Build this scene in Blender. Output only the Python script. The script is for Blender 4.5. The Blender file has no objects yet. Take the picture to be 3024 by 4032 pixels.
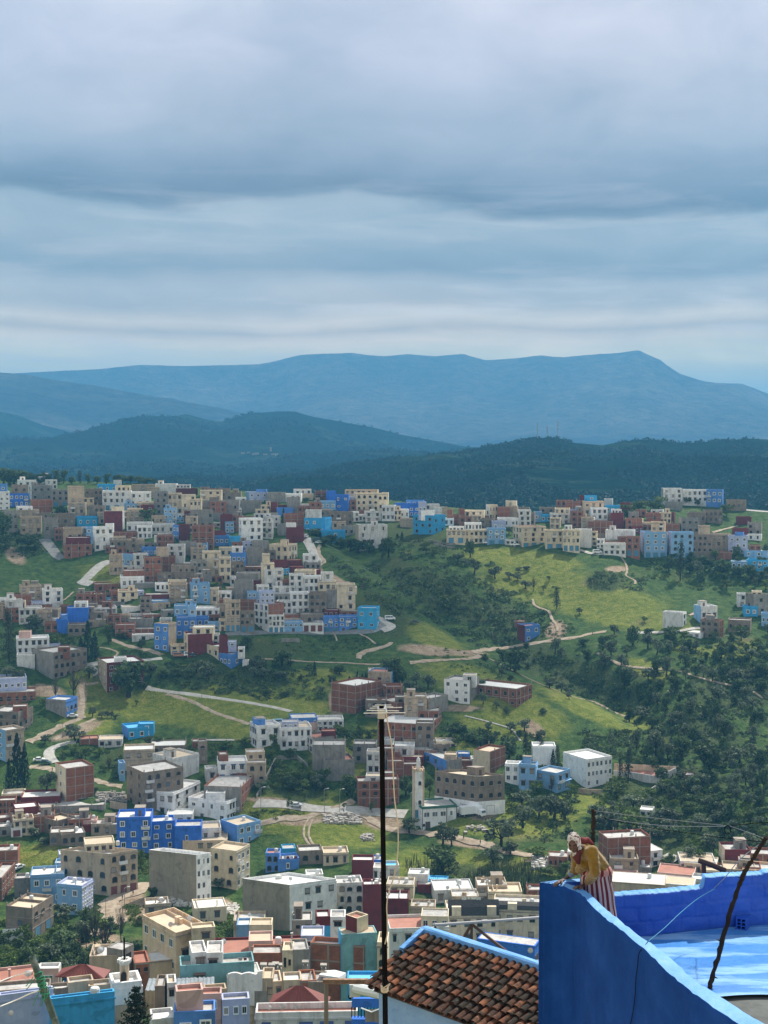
import bpy, math, random
import numpy as np
from mathutils import Vector, Matrix, noise as mnoise
R = math.radians
rnd = random.Random(7)
S = bpy.context.scene
COL = S.collection

# ------------------------------------------------------------------ camera
W0, H0, F, HOR = 3024.0, 4032.0, 5470.0, 1750.0
PHI = math.atan((H0/2-HOR)/F)
CP, SP = math.cos(PHI), math.sin(PHI)
def ray(px, py):
    a = (px-W0/2)/F; b = (py-H0/2)/F
    return (a, CP - b*SP, -SP - b*CP)
def P(px, py, D):
    r = ray(px, py); t = D/r[1]
    return Vector((r[0]*t, D, r[2]*t))
def PZ(px, py, z):
    r = ray(px, py); t = z/r[2]
    return Vector((r[0]*t, r[1]*t, z))
def proj(v):
    d = v[1]*CP - v[2]*SP; u = v[1]*SP + v[2]*CP
    return (W0/2 + F*v[0]/d, H0/2 - F*u/d)
cam = bpy.data.objects.new('camera', bpy.data.cameras.new('camera')); COL.objects.link(cam)
cam.data.sensor_fit = 'HORIZONTAL'; cam.data.sensor_width = 36.0; cam.data.lens = 36.0*F/W0
cam.data.clip_start = 0.5; cam.data.clip_end = 60000
cam.rotation_euler = (math.pi/2-PHI, 0, 0)
S.camera = cam

# ------------------------------------------------------------------ helpers
def tag(o, label=None, cat=None, group=None, kind=None):
    if label: o['label'] = label
    if cat: o['category'] = cat
    if group: o['group'] = group
    if kind: o['kind'] = kind
    return o
def empty(name, loc=(0,0,0), rz=0.0):
    o = bpy.data.objects.new(name, None); COL.objects.link(o)
    o.location = loc; o.rotation_euler = (0,0,rz); o.empty_display_size = .3
    return o
def link(name, me, parent=None, loc=None, rot=None, scale=None):
    o = bpy.data.objects.new(name, me); COL.objects.link(o)
    if parent is not None: o.parent = parent
    if loc is not None: o.location = loc
    if rot is not None: o.rotation_euler = rot
    if scale is not None: o.scale = scale
    return o
class MB:
    def __init__(s): s.v=[]; s.f=[]; s.m=[]; s.smooth=False
    def poly(s, pts, m=0):
        n=len(s.v); s.v.extend([tuple(p) for p in pts]); s.f.append(tuple(range(n,n+len(pts)))); s.m.append(m)
    def box(s, x0,x1,y0,y1,z0,z1, m=0, skip=''):
        n=len(s.v)
        s.v += [(x0,y0,z0),(x1,y0,z0),(x1,y1,z0),(x0,y1,z0),(x0,y0,z1),(x1,y0,z1),(x1,y1,z1),(x0,y1,z1)]
        for k,q in (('b',(3,2,1,0)),('t',(4,5,6,7)),('f',(0,1,5,4)),('r',(1,2,6,5)),('k',(2,3,7,6)),('l',(3,0,4,7))):
            if k not in skip: s.f.append(tuple(n+i for i in q)); s.m.append(m)
    def grid(s, rows, m=0, close=False):
        n=len(s.v); nc=len(rows[0])
        for r in rows: s.v += [tuple(p) for p in r]
        for i in range(len(rows)-1):
            for j in range(nc if close else nc-1):
                k=(j+1)%nc
                s.f.append((n+i*nc+j,n+i*nc+k,n+(i+1)*nc+k,n+(i+1)*nc+j)); s.m.append(m)
    def tube(s, pts, rad, seg=8, m=0, cap=True):
        pts=[Vector(p) for p in pts]
        if not hasattr(rad,'__len__'): rad=[rad]*len(pts)
        rows=[]; prev=None
        for i,p in enumerate(pts):
            d=(pts[min(i+1,len(pts)-1)]-pts[max(i-1,0)]).normalized()
            u=d.cross(Vector((0,0,1)) if abs(d.z)<.9 else Vector((1,0,0))).normalized()
            if prev is not None and u.dot(prev)<0: u=-u
            prev=u; w=d.cross(u)
            rows.append([p+(u*math.cos(2*math.pi*k/seg)+w*math.sin(2*math.pi*k/seg))*rad[i] for k in range(seg)])
        s.grid(rows,m,True)
        if cap:
            s.poly(rows[0][::-1],m); s.poly(rows[-1],m)
    def lathe(s, prof, seg=12, m=0, c=(0,0,0)):
        rows=[[(c[0]+r*math.cos(2*math.pi*k/seg),c[1]+r*math.sin(2*math.pi*k/seg),c[2]+z) for k in range(seg)] for r,z in prof]
        s.grid(rows,m,True)
        s.poly(rows[0][::-1],m); s.poly(rows[-1],m)
    def mesh(s, name, mats, smooth=False):
        me=bpy.data.meshes.new(name); me.from_pydata(s.v,[],s.f)
        for m in (mats if isinstance(mats,(list,tuple)) else [mats]): me.materials.append(m)
        me.polygons.foreach_set('material_index', s.m)
        if smooth: me.polygons.foreach_set('use_smooth',[True]*len(s.f))
        me.update(); return me
    def build(s, name, mats, parent=None, smooth=False, **k):
        return link(name, s.mesh(name,mats,smooth), parent, **k)

# ------------------------------------------------------------------ materials
def newmat(name):
    m=bpy.data.materials.new(name); m.use_nodes=True
    nt=m.node_tree; return m, nt, nt.nodes['Principled BSDF']
def nd(nt, t, **k):
    n=nt.nodes.new(t)
    for a,b in k.items():
        if a in n.inputs: n.inputs[a].default_value=b
        else: setattr(n,a,b)
    return n
def ramp(nt, stops):
    n=nt.nodes.new('ShaderNodeValToRGB'); e=n.color_ramp.elements
    while len(e)<len(stops): e.new(.5)
    for i,(p,c) in enumerate(stops):
        e[i].position=p; e[i].color=tuple(c)+(1,) if len(c)==3 else c
    return n
def mixc(nt, a, b, fac, mode='MIX'):
    n=nt.nodes.new('ShaderNodeMix'); n.data_type='RGBA'; n.blend_type=mode
    for sock,val in ((n.inputs[0],fac),(n.inputs[6],a),(n.inputs[7],b)):
        if isinstance(val,(int,float)): sock.default_value=val
        elif isinstance(val,(tuple,list)): sock.default_value=tuple(val)+((1,) if len(val)==3 else ())
        else: nt.links.new(val,sock)
    return n.outputs[2]
def surf(name, col, rough=.85, var=.25, scale=.35, dirt=None, dirt_amt=0., bump=0., bscale=8., streak=False, spec=.3, metal=0.):
    m,nt,b=newmat(name); L=nt.links
    tc=nd(nt,'ShaderNodeTexCoord'); oi=nd(nt,'ShaderNodeObjectInfo')
    off=nd(nt,'ShaderNodeVectorMath',operation='ADD'); L.new(tc.outputs['Object'],off.inputs[0])
    cx=nd(nt,'ShaderNodeMath',operation='MULTIPLY'); L.new(oi.outputs['Random'],cx.inputs[0]); cx.inputs[1].default_value=137.
    L.new(cx.outputs[0],off.inputs[1])
    n1=nd(nt,'ShaderNodeTexNoise',Scale=scale,Detail=6.,Roughness=.65); L.new(off.outputs[0],n1.inputs['Vector'])
    lo=tuple(c*(1-var) for c in col); hi=tuple(min(1,c*(1+var)) for c in col)
    r=ramp(nt,[(.3,lo),(.7,hi)]); L.new(n1.outputs[0],r.inputs[0]); out=r.outputs[0]
    if dirt:
        mp=nd(nt,'ShaderNodeMapping'); L.new(off.outputs[0],mp.inputs[0])
        mp.inputs['Scale'].default_value=(1.3,1.3,.22) if streak else (1,1,1)
        n2=nd(nt,'ShaderNodeTexNoise',Scale=scale*2.6,Detail=7.,Roughness=.7); L.new(mp.outputs[0],n2.inputs['Vector'])
        r2=ramp(nt,[(.47,(0,0,0)),(.72,(1,1,1))]); L.new(n2.outputs[0],r2.inputs[0])
        mu=nd(nt,'ShaderNodeMath',operation='MULTIPLY'); L.new(r2.outputs[0],mu.inputs[0]); mu.inputs[1].default_value=min(1,dirt_amt*1.35)
        out=mixc(nt,out,dirt,mu.outputs[0])
        if streak:                                              # repaired and repainted patches
            n4=nd(nt,'ShaderNodeTexNoise',Scale=.42,Detail=2.5,Distortion=.6); L.new(off.outputs[0],n4.inputs['Vector'])
            r4=ramp(nt,[(.36,(.80,.79,.77)),(.39,(1,1,1)),(.60,(1,1,1)),(.63,(1.12,1.10,1.07))]); L.new(n4.outputs[0],r4.inputs[0]); out=mixc(nt,out,r4.outputs[0],1.,'MULTIPLY')
    # every object a slightly different tint
    hs=nd(nt,'ShaderNodeHueSaturation'); mr=nd(nt,'ShaderNodeMapRange'); L.new(oi.outputs['Random'],mr.inputs[0])
    mr.inputs[3].default_value=.86; mr.inputs[4].default_value=1.1; L.new(mr.outputs[0],hs.inputs['Value']); L.new(out,hs.inputs['Color'])
    L.new(hs.outputs[0],b.inputs['Base Color'])
    b.inputs['Roughness'].default_value=rough; b.inputs['Specular IOR Level'].default_value=spec; b.inputs['Metallic'].default_value=metal
    if bump:
        n3=nd(nt,'ShaderNodeTexNoise',Scale=bscale,Detail=5.); L.new(tc.outputs['Object'],n3.inputs['Vector'])
        bp=nd(nt,'ShaderNodeBump'); bp.inputs['Strength'].default_value=bump; bp.inputs['Distance'].default_value=.03
        L.new(n3.outputs[0],bp.inputs['Height']); L.new(bp.outputs[0],b.inputs['Normal'])
    return m
GR=(.16,.15,.13)
WALL={ # wall colours of the town
 'W':surf('white_paint',(.80,.79,.76),dirt=(.42,.40,.36),dirt_amt=.35,streak=True,var=.07),
 'w':surf('dirty_white_paint',(.64,.63,.60),dirt=(.30,.28,.25),dirt_amt=.6,streak=True,var=.1),
 'C':surf('cream_paint',(.68,.57,.40),dirt=(.30,.26,.21),dirt_amt=.45,streak=True,var=.1),
 'c':surf('tan_plaster',(.46,.36,.25),dirt=(.20,.17,.14),dirt_amt=.5,streak=True,var=.14),
 'G':surf('grey_render',(.265,.245,.215),dirt=(.12,.11,.10),dirt_amt=.6,streak=True,var=.2),
 'g':surf('brown_grey_render',(.235,.185,.14),dirt=(.10,.085,.07),dirt_amt=.55,streak=True,var=.22),
 'M':surf('maroon_paint',(.155,.022,.022),dirt=(.07,.02,.02),dirt_amt=.5,streak=True,var=.15),
 'B':surf('royal_blue_paint',(.045,.165,.60),dirt=(.03,.09,.32),dirt_amt=.4,streak=True,var=.12),
 'b':surf('mid_blue_paint',(.095,.235,.58),dirt=(.07,.15,.36),dirt_amt=.4,streak=True,var=.12),
 'l':surf('light_blue_paint',(.22,.39,.60),dirt=(.18,.30,.45),dirt_amt=.4,streak=True,var=.1),
 's':surf('sky_blue_paint',(.05,.34,.62),dirt=(.05,.20,.36),dirt_amt=.4,streak=True,var=.12),
 'v':surf('pale_lavender_paint',(.40,.44,.60),dirt=(.28,.30,.42),dirt_amt=.4,streak=True,var=.1),
 'T':surf('taupe_paint',(.30,.26,.19),dirt=(.16,.14,.10),dirt_amt=.45,streak=True,var=.1),
 'P':surf('pink_paint',(.56,.37,.32),dirt=(.36,.25,.22),dirt_amt=.45,streak=True,var=.1),
 'O':surf('orange_cream_paint',(.62,.46,.31),dirt=(.36,.24,.14),dirt_amt=.4,streak=True,var=.1),
 't':surf('teal_paint',(.17,.34,.36),dirt=(.10,.19,.20),dirt_amt=.5,streak=True,var=.14),
}
def panemat():
    m,nt,b=newmat('window_glass'); oi=nd(nt,'ShaderNodeObjectInfo'); r=ramp(nt,[(0,(.016,.018,.022)),(.6,(.03,.034,.04)),(.78,(.10,.12,.145)),(.9,(.30,.27,.23))]); r.color_ramp.interpolation='CONSTANT'  # tone varies per window; grey-blue panes have a glint put into their colour
    nt.links.new(oi.outputs['Random'],r.inputs[0]); nt.links.new(r.outputs[0],b.inputs['Base Color']); b.inputs['Roughness'].default_value=.2; return m
def brickmat(name, c1, c2, mortar):
    m,nt,b=newmat(name); L=nt.links
    tc=nd(nt,'ShaderNodeTexCoord'); oi=nd(nt,'ShaderNodeObjectInfo')
    sx=nd(nt,'ShaderNodeSeparateXYZ'); L.new(tc.outputs['Object'],sx.inputs[0])
    ad=nd(nt,'ShaderNodeMath',operation='ADD'); L.new(sx.outputs[0],ad.inputs[0]); L.new(sx.outputs[1],ad.inputs[1])
    cb=nd(nt,'ShaderNodeCombineXYZ'); L.new(ad.outputs[0],cb.inputs[0]); L.new(sx.outputs[2],cb.inputs[1])
    br=nd(nt,'ShaderNodeTexBrick'); L.new(cb.outputs[0],br.inputs[0])
    br.inputs['Color1'].default_value=c1+(1,); br.inputs['Color2'].default_value=c2+(1,); br.inputs['Mortar'].default_value=mortar+(1,)
    br.inputs['Scale'].default_value=1.; br.inputs['Brick Width'].default_value=.42; br.inputs['Row Height'].default_value=.22; br.inputs['Mortar Size'].default_value=.012
    n1=nd(nt,'ShaderNodeTexNoise',Scale=.5,Detail=7.,Roughness=.7); L.new(tc.outputs['Object'],n1.inputs['Vector'])
    r=ramp(nt,[(.3,(.55,.55,.55)),(.7,(1.15,1.1,1.05))]); L.new(n1.outputs[0],r.inputs[0])
    o=mixc(nt,br.outputs[0],r.outputs[0],1.,'MULTIPLY')
    hs=nd(nt,'ShaderNodeHueSaturation'); mr=nd(nt,'ShaderNodeMapRange'); L.new(oi.outputs['Random'],mr.inputs[0])
    mr.inputs[3].default_value=.75; mr.inputs[4].default_value=1.2; L.new(mr.outputs[0],hs.inputs['Value']); L.new(o,hs.inputs['Color'])
    L.new(hs.outputs[0],b.inputs['Base Color']); b.inputs['Roughness'].default_value=.9; b.inputs['Specular IOR Level'].default_value=.2
    return m
WALL['R']=brickmat('red_brick',(.35,.125,.07),(.26,.09,.052),(.26,.19,.15))
M={
 'pane':panemat(),
 'void':surf('dark_opening',(.03,.026,.024),rough=.95,var=.3),
 'shutter':surf('pale_shutter',(.36,.34,.31),var=.1),
 'frame_w':surf('white_frame',(.74,.74,.72),var=.05),
 'frame_d':surf('brown_frame',(.12,.085,.065),var=.15),
 'hood':surf('dark_hood',(.14,.10,.08),var=.25),
 'hood_b':surf('blue_tile_hood',(.06,.10,.22),var=.2),
 'conc':surf('concrete_band',(.29,.24,.195),var=.2),
 'roof_g':surf('grey_roof',(.45,.43,.40),var=.2,dirt=(.2,.18,.16),dirt_amt=.6),
 'roof_w':surf('white_roof',(.60,.59,.56),var=.1,dirt=(.45,.42,.38),dirt_amt=.5),
 'roof_t':surf('terracotta_roof',(.36,.155,.11),var=.2,dirt=(.3,.2,.15),dirt_amt=.5),
 'roof_c':surf('cream_roof',(.52,.42,.30),var=.1,dirt=(.4,.32,.24),dirt_amt=.4),
 'roof_s':surf('blue_roof',(.12,.42,.66),var=.15,dirt=(.2,.35,.5),dirt_amt=.4),
 'door_t':surf('teal_door',(.06,.24,.38),var=.2),
 'door_m':surf('maroon_door',(.16,.03,.03),var=.2),
 'door_b':surf('brown_door',(.10,.06,.045),var=.3),
 'door_l':surf('light_blue_door',(.22,.42,.62),var=.2),
 'steel':surf('grey_steel',(.30,.30,.30),rough=.5,var=.15,metal=.6),
 'iron':surf('rusted_iron',(.055,.035,.03),rough=.7,var=.4,dirt=(.16,.07,.04),dirt_amt=.3),
 'black':surf('black_paint',(.006,.006,.007),rough=.95,var=.3,spec=.02),
 'tank':surf('white_plastic',(.6,.6,.58),rough=.5,var=.05),
 'dish':surf('satellite_dish_grey',(.55,.50,.45),var=.2,dirt=(.35,.2,.12),dirt_amt=.7),
 'wood':surf('weathered_wood',(.17,.14,.11),var=.35,streak=True,dirt=(.07,.055,.045),dirt_amt=.6),
 'bark':surf('dark_bark',(.035,.028,.023),var=.4,scale=3.,rough=1.,spec=.03),
 'stone':surf('rubble_stone',(.33,.30,.26),var=.45,scale=1.5),
}
# ------------------------------------------------------------------ the land: distance of the ground along every line of sight
_ys=[1500,1860,1900,1960,2050,2150,2300,2490,2600,2800,3000,3200,3520,3660,3790,4032,4335,4700,5200,5700,6500,7500]
_ds=[1400,960,925,862,795,738,682,625,590,545,500,460,400,370,340,272,204,150,98,58,22,10]
_yy=np.arange(1500,7501,1.0); _dd=np.interp(_yy,_ys,_ds)
_k=np.exp(-.5*(np.arange(-90,91)/32.)**2); _k/=_k.sum()
_dd=np.convolve(np.pad(_dd,90,mode='edge'),_k,'valid')
def _sm(t): t=np.clip(t,-1,1); return .5+.5*t*(1.5-.5*t*t)
def _crest(px,py,a,b,amp,soft,fade=110):
    ax,ay=a; bx,by=b; L=math.hypot(bx-ax,by-ay); ux,uy=(bx-ax)/L,(by-ay)/L
    t=(px-ax)*ux+(py-ay)*uy; s=(px-ax)*uy-(py-ay)*ux
    w=_sm((t+fade*.3)/fade)*_sm((L-t+fade*.3)/fade)
    far=np.exp(-np.clip(s-60,0,None)/260.)
    return amp*w*_sm(s/soft)*far
def Dg(px,py):
    px=np.asarray(px,float); py=np.asarray(py,float)
    d=np.interp(py,_yy,_dd)
    g=0.
    g=g+_crest(px,py,(1905,2585),(2480,2850),.05,16)      # grassy nose under the olive slope
    g=g+_crest(px,py,(1640,2445),(1845,2560),.035,12)     # yellow bank above the track
    g=g+_crest(px,py,(1270,2130),(1560,2330),.03,20)      # edge of the town's spur
    g=g+.012*np.sin(px/210.+py/330.)*np.sin(py/150.-px/400.)*np.clip((4200-py)/600.,0,1)
    g=g+.006*np.sin(px/57.+1.3)*np.sin(py/49.+px/130.)*np.clip((3900-py)/600.,0,1)
    return d*(1+g)
_rx=[-2500,-200,0,300,600,900,1200,1500,1700,1900,2100,2268,2450,2650,2850,3024,3400,5500]
_ry=[1930,1895,1890,1895,1905,1930,1945,1965,1990,2010,2015,2000,1985,1985,2000,2015,2040,2060]
def ridge(px): return np.interp(px,_rx,_ry)
def ground(px,py):
    py=max(py,float(ridge(px))+1)
    return P(px,py,float(Dg(px,py)))
def gz(x,y):
    """height of the ground below a point"""
    px0=W0/2+F*x/(y*CP+70*SP)
    lo,hi=float(ridge(px0)),7400.
    for _ in range(26):
        mid=.5*(lo+hi)
        r=ray(px0,mid); 
        if float(Dg(px0,mid))>y: lo=mid
        else: hi=mid
    return P(px0,lo,y).z

def landmat():
    m,nt,b=newmat('hillside_grass'); L=nt.links
    geo=nd(nt,'ShaderNodeNewGeometry'); at=nd(nt,'ShaderNodeVertexColor'); at.layer_name='cover'
    sp=nd(nt,'ShaderNodeSeparateColor'); L.new(at.outputs[0],sp.inputs[0])
    def nz(sc,det=8.,ro=.68):
        n=nd(nt,'ShaderNodeTexNoise',Scale=sc,Detail=det,Roughness=ro); L.new(geo.outputs['Position'],n.inputs['Vector']); return n.outputs[0]
    a,bn,c,d=nz(.035),nz(.3),nz(1.3,5.),nz(.11)
    gr=ramp(nt,[(.32,(.017,.038,.010)),(.5,(.043,.084,.019)),(.66,(.088,.122,.030))]); L.new(bn,gr.inputs[0])
    me=ramp(nt,[(.3,(.062,.100,.014)),(.52,(.150,.175,.030)),(.72,(.245,.225,.060))]); L.new(bn,me.inputs[0])
    # edges of the cover patches are broken up by noise
    def brk(x,k=.9):
        q=nd(nt,'ShaderNodeMath',operation='MULTIPLY_ADD'); L.new(d,q.inputs[0]); q.inputs[1].default_value=k; q.inputs[2].default_value=-k*.5
        w=nd(nt,'ShaderNodeMath',operation='ADD'); L.new(x,w.inputs[0]); L.new(q.outputs[0],w.inputs[1])
        r=ramp(nt,[(.3,(0,0,0)),(.62,(1,1,1))]); L.new(w.outputs[0],r.inputs[0]); return r.outputs[0]
    o=mixc(nt,gr.outputs[0],me.outputs[0],brk(sp.outputs[0]))
    sc=ramp(nt,[(.3,(.026,.046,.016)),(.6,(.062,.085,.026)),(.75,(.11,.11,.045))]); L.new(c,sc.inputs[0])
    o=mixc(nt,o,sc.outputs[0],brk(sp.outputs[1]))
    so=ramp(nt,[(.3,(.20,.135,.085)),(.55,(.33,.25,.17)),(.75,(.42,.34,.25))]); L.new(bn,so.inputs[0])
    o=mixc(nt,o,so.outputs[0],brk(sp.outputs[2],.7))
    # bare spots and yellow flowers everywhere
    r=ramp(nt,[(.60,(0,0,0)),(.74,(.7,.7,.7))]); L.new(a,r.inputs[0]); o=mixc(nt,o,(.17,.135,.07),r.outputs[0])
    r=ramp(nt,[(.28,(.62,.62,.62)),(.7,(1.25,1.25,1.25))]); L.new(c,r.inputs[0]); o=mixc(nt,o,r.outputs[0],1.,'MULTIPLY')
    L.new(o,b.inputs['Base Color']); b.inputs['Roughness'].default_value=.95; b.inputs['Specular IOR Level'].default_value=.1
    ad=nd(nt,'ShaderNodeMath',operation='ADD'); L.new(c,ad.inputs[0]); L.new(bn,ad.inputs[1])
    bp=nd(nt,'ShaderNodeBump'); bp.inputs['Strength'].default_value=.8; bp.inputs['Distance'].default_value=.9; L.new(ad.outputs[0],bp.inputs['Height']); L.new(bp.outputs[0],b.inputs['Normal'])
    return m
# cover patches: (cx,cy,rx,ry,rot deg) in photo pixels -> channel 0 meadow, 1 scrub, 2 bare soil
COVER=[
 (0,700,2790,420,75,4),(0,400,2690,150,60,0),(0,1050,2760,330,60,8),(0,1000,2880,300,50,6),(0,350,2850,120,60,0),(0,1250,2680,180,50,0),(0,1150,3200,300,90,0),
 (0,1350,3290,230,60,0),(0,2250,2330,420,95,12),(0,2450,2420,300,60,10),(0,2050,2200,280,45,6),(0,1950,2740,330,85,24),(0,1700,2510,170,45,25),(0,2000,2860,230,60,10),(0,2300,2790,220,35,25),
 (0,150,3370,160,50,0),(0,1700,3420,280,90,0),(0,2000,3230,300,80,0),(0,2330,3160,170,50,0),(0,1750,2950,200,60,10),(0,1350,2990,150,90,0),(0,700,2160,60,20,0),(0,500,2260,200,60,0),(0,2550,2860,160,40,30),(0,1480,2900,60,60,0),(0,2150,3400,160,50,0),
 (0,2720,2560,90,25,10),(0,2900,2560,120,40,0),(0,2560,2640,120,40,20),
 (1,1720,2330,300,75,28),(1,1500,2420,140,80,30),(1,1980,2430,150,60,20),(1,2330,2680,230,70,25),(1,2750,2900,200,80,10),(1,2380,2290,90,45,0),(1,2900,2700,220,110,0),(1,1780,3480,230,90,0),(1,2600,3100,330,90,0),
 (1,950,2560,280,50,0),(1,900,2660,300,40,5),(1,1100,2470,300,18,0),(1,1180,3110,120,60,0),(1,250,3780,330,150,0),(1,80,2140,120,60,0),(1,520,2990,140,60,0),(1,2080,2560,120,90,40),(1,2600,3300,330,80,0),(1,1640,2100,180,60,20),
 (2,520,3560,70,90,-30),(2,380,3700,110,40,0),(2,1050,3150,100,16,0),(2,1380,3200,180,26,4),(2,1200,3235,110,14,-4),(2,1500,3230,110,40,10),(2,180,2720,90,26,4),(2,320,2750,24,90,5),(2,300,2880,120,22,-20),(2,1830,2570,110,12,4),(2,1320,2770,30,60,-10),(2,1800,2790,120,14,0),(2,60,2190,50,30,30),(2,1680,2560,130,22,6),
 (2,860,3560,70,26,0),(2,460,3140,60,18,0),(2,2100,2870,60,30,30),(2,2190,2480,40,50,60),(2,2430,2240,50,14,0),(2,2140,3390,90,12,0),(2,560,3200,70,20,0),(2,1900,3215,60,16,0),(2,1240,2240,26,60,-30),(2,1330,2290,60,20,30),(2,1870,3330,200,14,8),
]
def cover(px,py):
    ch=[np.zeros(np.shape(px)) for _ in range(3)]
    for c,cx,cy,rx,ry,rt in COVER:
        a=R(rt); dx,dy=px-cx,py-cy
        u=(dx*math.cos(a)+dy*math.sin(a))/rx; v=(-dx*math.sin(a)+dy*math.cos(a))/ry
        ch[c]=np.maximum(ch[c],np.clip(1.35-np.sqrt(u*u+v*v),0,1))
    return ch
def build_land():
    cols=np.concatenate([np.arange(-2200,-200,90.),np.arange(-200,3230,11.),np.arange(3230,5300,90.)])
    nv=300; t=np.linspace(0,1,nv)
    V=[];Cc=[]
    for px in cols:
        yr=float(ridge(px))
        py=yr+(7400-yr)*t**2.1
        d=Dg(px,py)
        pts=[P(px,a,b) for a,b in zip(py,d)]
        zr=pts[0].z; D0=pts[0].y; ux=pts[0].x/D0
        back=[]
        for dd,dz in ((26,-4),(80,-18),(200,-40),(420,-58),(900,-66),(2500,-70),(6000,-72),(12500,-74)):
            back.append(Vector((ux*(D0+dd),D0+dd,min(zr+dz,-70) if dd>=420 else zr+dz)))
        V.append(back[::-1]+pts)
        c=cover(np.full(nv,px),py)
        Cc.append([(0,.35,0)]*8+[(a,b,cc) for a,b,cc in zip(*c)])
    nr=len(V[0]); verts=[tuple(p) for col in V for p in col]
    faces=[]
    for i in range(len(cols)-1):
        for j in range(nr-1):
            a=i*nr+j; faces.append((a,a+1,a+nr+1,a+nr))
    me=bpy.data.meshes.new('ground'); me.from_pydata(verts,[],faces)
    ca=me.color_attributes.new('cover','FLOAT_COLOR','POINT')
    buf=np.ones((len(verts),4),np.float32); buf[:,:3]=np.array([c for col in Cc for c in col]); ca.data.foreach_set('color',buf.ravel())
    me.polygons.foreach_set('use_smooth',[True]*len(faces)); me.materials.append(landmat()); me.update()
    o=link('ground',me); tag(o,kind='structure'); return o
build_land()

# ------------------------------------------------------------------ hills and mountains behind the town
def forestmat(name, cols, sc):
    m,nt,b=newmat(name); L=nt.links
    geo=nd(nt,'ShaderNodeNewGeometry')
    def nz(s,det=8.):
        n=nd(nt,'ShaderNodeTexNoise',Scale=s,Detail=det,Roughness=.7); L.new(geo.outputs['Position'],n.inputs['Vector']); return n.outputs[0]
    a,c=nz(sc),nz(sc*9)
    r=ramp(nt,[(.34,cols[0]),(.52,cols[1]),(.66,cols[2])]); L.new(a,r.inputs[0])
    r2=ramp(nt,[(.35,(.5,.5,.5)),(.68,(1.4,1.4,1.3))]); L.new(c,r2.inputs[0])
    L.new(mixc(nt,r.outputs[0],r2.outputs[0],1.,'MULTIPLY'),b.inputs['Base Color'])
    b.inputs['Roughness'].default_value=1; b.inputs['Specular IOR Level'].default_value=.0
    bp=nd(nt,'ShaderNodeBump'); bp.inputs['Strength'].default_value=1.; bp.inputs['Distance'].default_value=.12/sc; L.new(c,bp.inputs['Height']); L.new(bp.outputs[0],b.inputs['Normal'])
    return m
def strip(pts): return [(x*1.8228,1380+y*1.8228) for x,y in pts]
def hill(name, crest, Dc, Db, ybase, mat, rough, step=14, rows=70, back=.5, seed=0., fold=1.):
    cx=[p[0] for p in crest]; cy=[p[1] for p in crest]
    xs=np.arange(cx[0],cx[-1]+1,step); V=[]
    for px in xs:
        yc=float(np.interp(px,cx,cy)); col=[]
        top=P(px,yc,Dc)
        for k in range(14):                                     # far side
            q=1-k/14.; D=Dc*(1+back*q)
            col.append(Vector((top.x/Dc*D,D,top.z+(-80-top.z)*q)))
        for k in range(rows+1):
            q=k/rows; D=Dc+(Db-Dc)*q
            zb=P(px,ybase,Db).z; prof=(1-q)**1.35 if q<1 else 0
            z=zb+(top.z-zb)*prof
            p=Vector((top.x/Dc*D,D,z))
            n=mnoise.fractal(Vector((p.x/(rough*9)+seed,p.y/(rough*14),seed)),1.,2.1,6)
            rd=abs(mnoise.fractal(Vector((p.x/(rough*16)+seed*2,p.y/(rough*40),3.1)),1.,2.,4))
            env=math.sin(math.pi*min(1,q*1.02)**.6) if q<1 else 0
            p.z+=rough*fold*(n*.8-rd*1.1+.35)*env + rough*.10*n*(1-q)
            col.append(p)
        V.append(col)
    nr=len(V[0]); faces=[(i*nr+j,i*nr+j+1,(i+1)*nr+j+1,(i+1)*nr+j) for i in range(len(V)-1) for j in range(nr-1)]
    me=bpy.data.meshes.new(name); me.from_pydata([tuple(p) for c in V for p in c],[],faces); me.materials.append(mat)
    me.polygons.foreach_set('use_smooth',[True]*len(faces)); me.update()
    o=link(name,me); tag(o,kind='structure'); return o,V
FM=forestmat('wooded_hill',((.006,.020,.016),(.012,.034,.022),(.07,.10,.05)),.006)
FM2=forestmat('far_wooded_hill',((.006,.019,.017),(.013,.034,.026),(.06,.09,.06)),.0035)
FM3=forestmat('mountain_slope',((.11,.095,.08),(.17,.145,.12),(.25,.21,.17)),.0012)
CR=strip([(250,300),(380,286),(600,270),(760,258),(870,248),(940,238),(1000,225),(1050,212),(1100,200),(1150,190),(1200,187),(1240,199),(1300,205),(1345,197),(1380,193),(1420,196),(1480,201),(1550,195),(1620,190),(1700,195),(1900,200)])
CL=strip([(-200,215),(0,205),(120,200),(180,190),(230,167),(300,156),(400,143),(440,151),(480,156),(540,141),(600,139),(640,136),(700,148),(800,165),(860,180),(920,190),(1000,205),(1045,213),(1150,235),(1300,250)])
CD=strip([(-300,120),(0,132),(40,140),(90,160),(150,176),(220,188),(300,215)])
CF=strip([(-300,20),(0,47),(60,50),(130,63),(200,73),(300,93),(400,113),(470,126),(600,160),(700,190)])
CM=strip([(-400,60),(0,47),(100,42),(200,37),(300,28),(400,30),(500,30),(560,28),(600,20),(650,8),(700,5),(760,3),(790,7),(830,10),(880,6),(940,12),(1000,8),(1050,22),(1100,19),(1170,17),(1220,25),(1300,22),(1380,17),(1420,40),(1470,65),(1540,70),(1600,72),(1659,95),(1800,140),(2100,150)])
_,RH=hill('near_hill',CR,2600,1250,2010,FM,26,step=10,rows=90,seed=2.2)
_,LH=hill('middle_hill',CL,5200,2700,1905,FM2,75,step=11,rows=90,seed=5.1)
hill('dark_hill',CD,6000,4600,1850,FM2,60,seed=9.)
hill('far_hill',CF,8500,6500,1800,FM3,120,seed=1.7)
hill('mountain',CM,11500,8200,1800,FM3,230,step=12,rows=80,back=.15,seed=4.4,fold=.9)
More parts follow.
